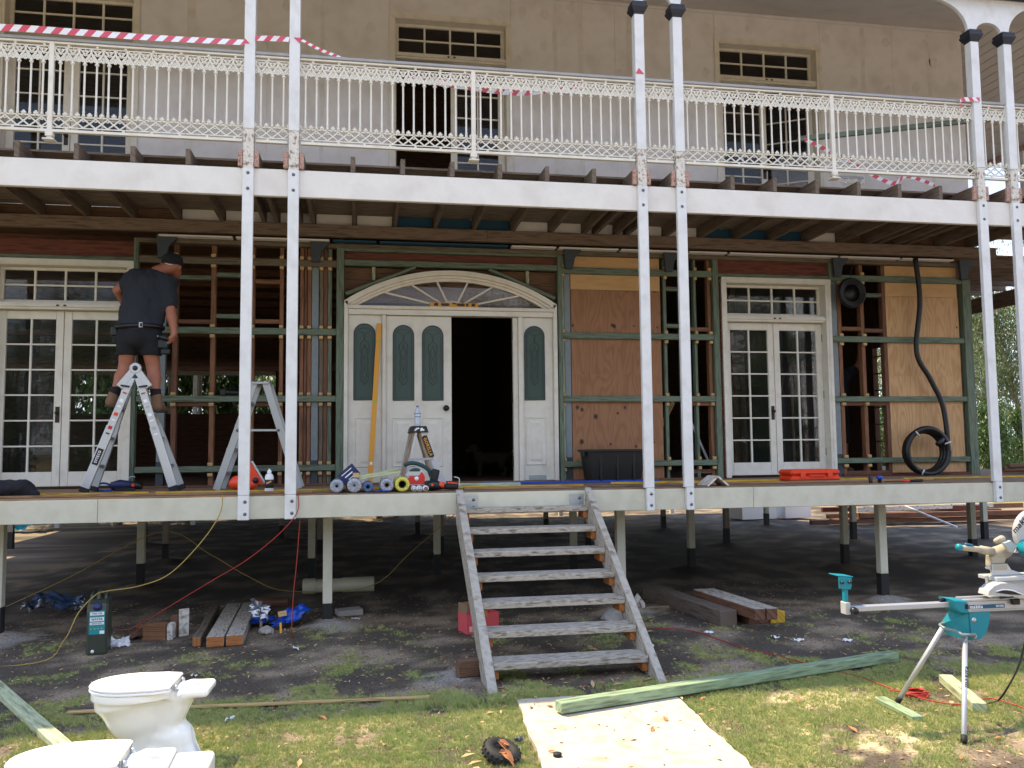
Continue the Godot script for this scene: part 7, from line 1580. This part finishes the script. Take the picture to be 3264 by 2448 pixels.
	part(Q, "shorts", body([[Vector3(-0.1, 0.9, 0), Vector3(-0.12, 0.5, 0.02), 0.12, 0.095], [Vector3(0.1, 0.9, 0), Vector3(0.13, 0.5, 0.02), 0.12, 0.095]], 0.05, 0.02), M.shorts)
	part(Q, "hair", body([[Vector3(0.02, 1.74, -0.01), Vector3(0.02, 1.745, -0.02), 0.095, 0.095]], 0.01, 0.016), M.hair)
	for s in [-0.13, 0.14]: part(Q, "boot", body([[Vector3(s, 0.07, -0.02), Vector3(s, 0.045, 0.16), 0.058, 0.044]], 0.02, 0.014), M.boot)
	# --- dog in the hall
	var G := thing("dog", "pale dog standing in the dark hall behind the open door", "dog", Vector3(3.02, DY + 0.002, -4.6)); G.scale = Vector3(1.18, 1.18, 1.18)
	var dg := [[Vector3(-0.15, 0.225, 0), Vector3(0.0, 0.225, 0), 0.075, 0.07], [Vector3(0.0, 0.225, 0), Vector3(0.16, 0.235, 0), 0.065, 0.068], [Vector3(-0.16, 0.25, 0), Vector3(-0.215, 0.33, 0.01), 0.058, 0.045], [Vector3(-0.22, 0.345, 0.01), Vector3(-0.25, 0.345, 0.02), 0.052, 0.046], [Vector3(-0.26, 0.33, 0.02), Vector3(-0.315, 0.318, 0.03), 0.034, 0.024]]
	for s in [-0.045, 0.045]:
		dg.append([Vector3(-0.15, 0.2, s), Vector3(-0.155, 0.11, s), 0.042, 0.026]); dg.append([Vector3(-0.155, 0.11, s), Vector3(-0.152, 0.02, s), 0.024, 0.02]); dg.append([Vector3(-0.152, 0.016, s), Vector3(-0.178, 0.012, s), 0.021, 0.018])
		dg.append([Vector3(0.15, 0.22, s), Vector3(0.12, 0.13, s), 0.05, 0.034]); dg.append([Vector3(0.12, 0.13, s), Vector3(0.175, 0.085, s), 0.03, 0.021]); dg.append([Vector3(0.175, 0.085, s), Vector3(0.165, 0.02, s), 0.02, 0.019]); dg.append([Vector3(0.165, 0.016, s), Vector3(0.14, 0.012, s), 0.021, 0.018])
		dg.append([Vector3(-0.21, 0.375, s * 0.8), Vector3(-0.2, 0.33, s * 1.35), 0.018, 0.012])
	dg.append([Vector3(0.21, 0.26, 0), Vector3(0.29, 0.33, 0.02), 0.022, 0.014])
	part(G, "body", body(dg, 0.03, 0.011), M.dog_fur); part(G, "nose", lump(0.012, 2), M.black, Vector3(-0.34, 0.322, 0.032))
	for s in [-0.02, 0.03]: part(G, "eye", lump(0.008, 4), M.black, Vector3(-0.29, 0.365, 0.015 + s))
# ---------- trees ----------
func gum(sd: int, h: float, n_br: int, n_leaf: int, low: float, lw: float, ll: float) -> Array:
	var rg := RandomNumberGenerator.new(); rg.seed = sd
	var st := begin(true); var lf := begin()
	var pts := []; var rad := []
	var p := Z0; var dir := Vector3(rg.randfn() * 0.05, 1, rg.randfn() * 0.05)
	for i in 9:
		pts.append(p); rad.append(lerpf(0.02 * h, 0.004 * h, i / 8.0) * (1.35 if i == 0 else 1.0))
		dir = (dir + Vector3(rg.randfn() * 0.09, 0.35, rg.randfn() * 0.09)).normalized(); p += dir * h / 8.6
	add_tube(st, pts, rad, 8, false)
	var tips := []
	for b in n_br:
		var t := lerpf(low, 0.98, (b + rg.randf()) / n_br); var i := mini(int(t * 8), 7)
		var a: Vector3 = pts[i].lerp(pts[i + 1], t * 8 - i)
		var an := rg.randf() * TAU; var L := h * lerpf(0.30, 0.12, t) * rg.randf_range(0.7, 1.25)
		var d := Vector3(cos(an), rg.randf_range(0.5, 1.3), sin(an)).normalized()
		var m := a + d * L * 0.5; var e := m + (d + Vector3(rg.randfn() * 0.4, 0.15, rg.randfn() * 0.4)).normalized() * L * 0.5
		var r0: float = lerpf(rad[i], rad[i + 1], 0.5) * 0.5
		add_tube(st, [a, m, e], [r0, r0 * 0.6, r0 * 0.25], 5, false)
		tips.append(m.lerp(e, 0.6)); tips.append(e)
		for k in 2:
			var q := m + Vector3(rg.randfn(), rg.randfn() * 0.5 + 0.3, rg.randfn()) * L * 0.35
			add_tube(st, [m, q], [r0 * 0.4, r0 * 0.15], 4, false); tips.append(q)
	for i in n_leaf:
		var c: Vector3 = tips[i % tips.size()]
		var s := h * 0.052
		var q := c + Vector3(rg.randfn(), rg.randfn() * 0.75 - 0.2, rg.randfn()) * s
		var b := Basis.from_euler(Vector3(rg.randf_range(0.6, 1.5), rg.randf() * TAU, rg.randf() * 0.8))
		var l := ll * rg.randf_range(0.7, 1.4); var w := lw * rg.randf_range(0.7, 1.3)
		var A := q + b * Vector3(0, 0, -l * 0.5); var B := q + b * Vector3(w * 0.5, 0, 0); var C := q + b * Vector3(0, 0, l * 0.5); var D := q + b * Vector3(-w * 0.5, 0, 0)
		tri(lf, A, C, B); tri(lf, A, D, C)
	return [commit(st), commit(lf)]
func make_trees():
	var kinds := [gum(1, 11.0, 30, 9000, 0.30, 0.05, 0.19), gum(2, 13.0, 32, 9000, 0.38, 0.05, 0.2), gum(3, 9.0, 28, 8000, 0.24, 0.055, 0.18), gum(4, 3.6, 26, 4200, 0.06, 0.07, 0.15)]
	var mats := ["leaf_b", "leaf_a", "leaf_b", "leaf_c"]
	var names_ := ["gum_tree", "gum_tree", "gum_tree", "leafy_shrub"]
	var labels := ["slender pale trunked gum tree with open foliage in the bush beyond the house", "tall pale trunked gum tree rising in the bush beyond the house", "shorter bushy gum tree in the bush beyond the house", "bright green leafy shrub growing behind the house"]
	var grp := ["slender gum trees in the bush", "tall gum trees in the bush", "bushy gum trees", "shrubs behind the house"]
	var src := [null, null, null, null]
	var put = func(k: int, x: float, z: float, turn: float, s: float, lab := "", g := ""):
		var t: Node3D
		if src[k] == null:
			t = thing(names_[k], labels[k], "tree" if k < 3 else "shrub", Z0, 0.0, grp[k])
			part(t, "trunk", kinds[k][0], M.bark); part(t, "crown", kinds[k][1], M[mats[k]]); src[k] = t
		else:
			t = src[k].duplicate(); t.name = numbered(names_[k]); add_child(t)
		t.set_meta("label", labels[k] if lab == "" else lab); t.set_meta("group", grp[k] if g == "" else g)
		t.position = Vector3(x, gh(x, z) - 0.05, z); t.rotation.y = turn; t.scale = Vector3(s, s, s)
	var rg := RandomNumberGenerator.new(); rg.seed = 77
	# stand of trees seen past the right corner and through the side doors
	for i in 13:
		var z := -rg.randf_range(19.0, 50.0); var x := 11.0 + (8.0 - z) * rg.randf_range(0.32, 0.75)
		put.call(i % 3, x, z, rg.randf() * TAU, rg.randf_range(0.85, 1.25))
	# trees behind the house
	for i in 14: put.call((i + 1) % 3, rg.randf_range(-16.0, 13.0), rg.randf_range(-20.0, -34.0), rg.randf() * TAU, rg.randf_range(0.85, 1.2))
	for i in 16: put.call(3, -8.5 + i * 0.75 + rg.randf() * 0.5, rg.randf_range(-17.5, -14.0), rg.randf() * TAU, rg.randf_range(0.8, 1.35))
	for i in 12: put.call(3, 18.0 + i * 2.3 + rg.randf(), rg.randf_range(-32.0, -20.0), rg.randf() * TAU, rg.randf_range(0.8, 1.3))
	# the bush behind the camera, mirrored in the door glass
	for i in 24: put.call(i % 3, -22.0 + i * 2.1 + rg.randf() * 1.5, rg.randf_range(25.0, 33.0), rg.randf() * TAU, rg.randf_range(0.7, 0.9), "gum tree in the bush across the yard, mirrored in the door glass", "bush facing the house")
	for i in 14: put.call(3, -20.0 + i * 3.4 + rg.randf() * 1.5, rg.randf_range(23.5, 26.0), rg.randf() * TAU, rg.randf_range(1.0, 1.5), "leafy shrub across the yard, mirrored in the door glass", "shrubs facing the house")
# ---------- fallen leaves and scraps ----------
func make_litter():
	var rg := RandomNumberGenerator.new(); rg.seed = 31
	var kinds := []
	for i in 4:
		var st := begin(true); leaf(st, Z0, Basis(), 0.085 + 0.012 * i, 0.03 + 0.003 * i); kinds.append(commit(st))
	var n := 0
	for i in 420:
		if n >= 110: break
		var x := rg.randf_range(-1.2, 5.6); var z := rg.randf_range(0.2, 4.4)
		if rg.randf() < 0.35: x = rg.randf_range(1.9, 3.4); z = rg.randf_range(1.95, 2.5)
		if z < 1.8 and rg.randf() < 0.6: continue
		if x < 0.5 and x > -0.5 and z > 2.6: continue
		var y := gh(x, z) + 0.012
		if x > 2.05 and x < 3.3 and z > 2.2: y = 0.022
		var s := rg.randf_range(0.45, 1.05)
		var o := solo("fallen_leaf", kinds[i % 4], M.leaf_dry if rg.randf() < 0.6 else M.leaf_pale, "dry brown gum leaf fallen on the lawn or path", "leaf", Vector3(x, y, z), Vector3(rg.randfn() * 0.15, rg.randf() * TAU, rg.randfn() * 0.2), "fallen leaves"); o.scale = Vector3(s, s, s); n += 1
	# countless small chips and twigs
	for kk in 2:
		var st := begin()
		for i in 5200:
			var x := rg.randf_range(-2.4, 6.4); var z := rg.randf_range(-2.2, 4.6)
			if x > 2.0 and x < 3.3 and z > 2.2 and rg.randf() < 0.85: continue
			var y := gh(x, z) + 0.006
			if x > 2.05 and x < 3.25 and z > 2.2: y = 0.021
			var a := rg.randf() * TAU; var l := rg.randf_range(0.005, 0.026); var w := rg.randf_range(0.002, 0.008)
			var d := Vector3(cos(a), rg.randfn() * 0.2, sin(a)) * l; var s := Vector3(-sin(a), 0, cos(a)) * w; var p := Vector3(x, y, z)
			tri(st, p - d, p + s + Vector3(0, 0.004, 0), p + d); tri(st, p - d, p + d, p - s)
		var cm := solo(["chips_and_twigs", "leaf_litter"][kk], commit(st), [M.leaf_pale, M.stud_dark][kk], ["small pale wood chips and twigs scattered over the ground", "dark crumbled leaf litter scattered over the ground"][kk], "litter"); cm.set_meta("kind", "stuff")
	# pale scraps lying in the shade
	for e in [[0.55, 0.35, 0.05], [3.55, 0.95, 0.06], [4.25, 0.55, 0.05], [4.9, 1.0, 0.05], [4.75, 0.85, 0.045], [-0.15, 1.1, 0.03], [0.28, 2.28, 0.035], [1.05, -0.75, 0.05], [5.3, 1.1, 0.05]]:
		solo("paper_scrap", crumple(e[2] * 1.6, e[2], 0.02, int(e[0] * 50) + 200, 6), M.print_white, "small pale paper scrap on the ground in front of the house", "paper scrap", Vector3(e[0], gh(e[0], e[1]) + 0.008, e[1]), Vector3(0, e[0] * 3.0, 0), "paper scraps")
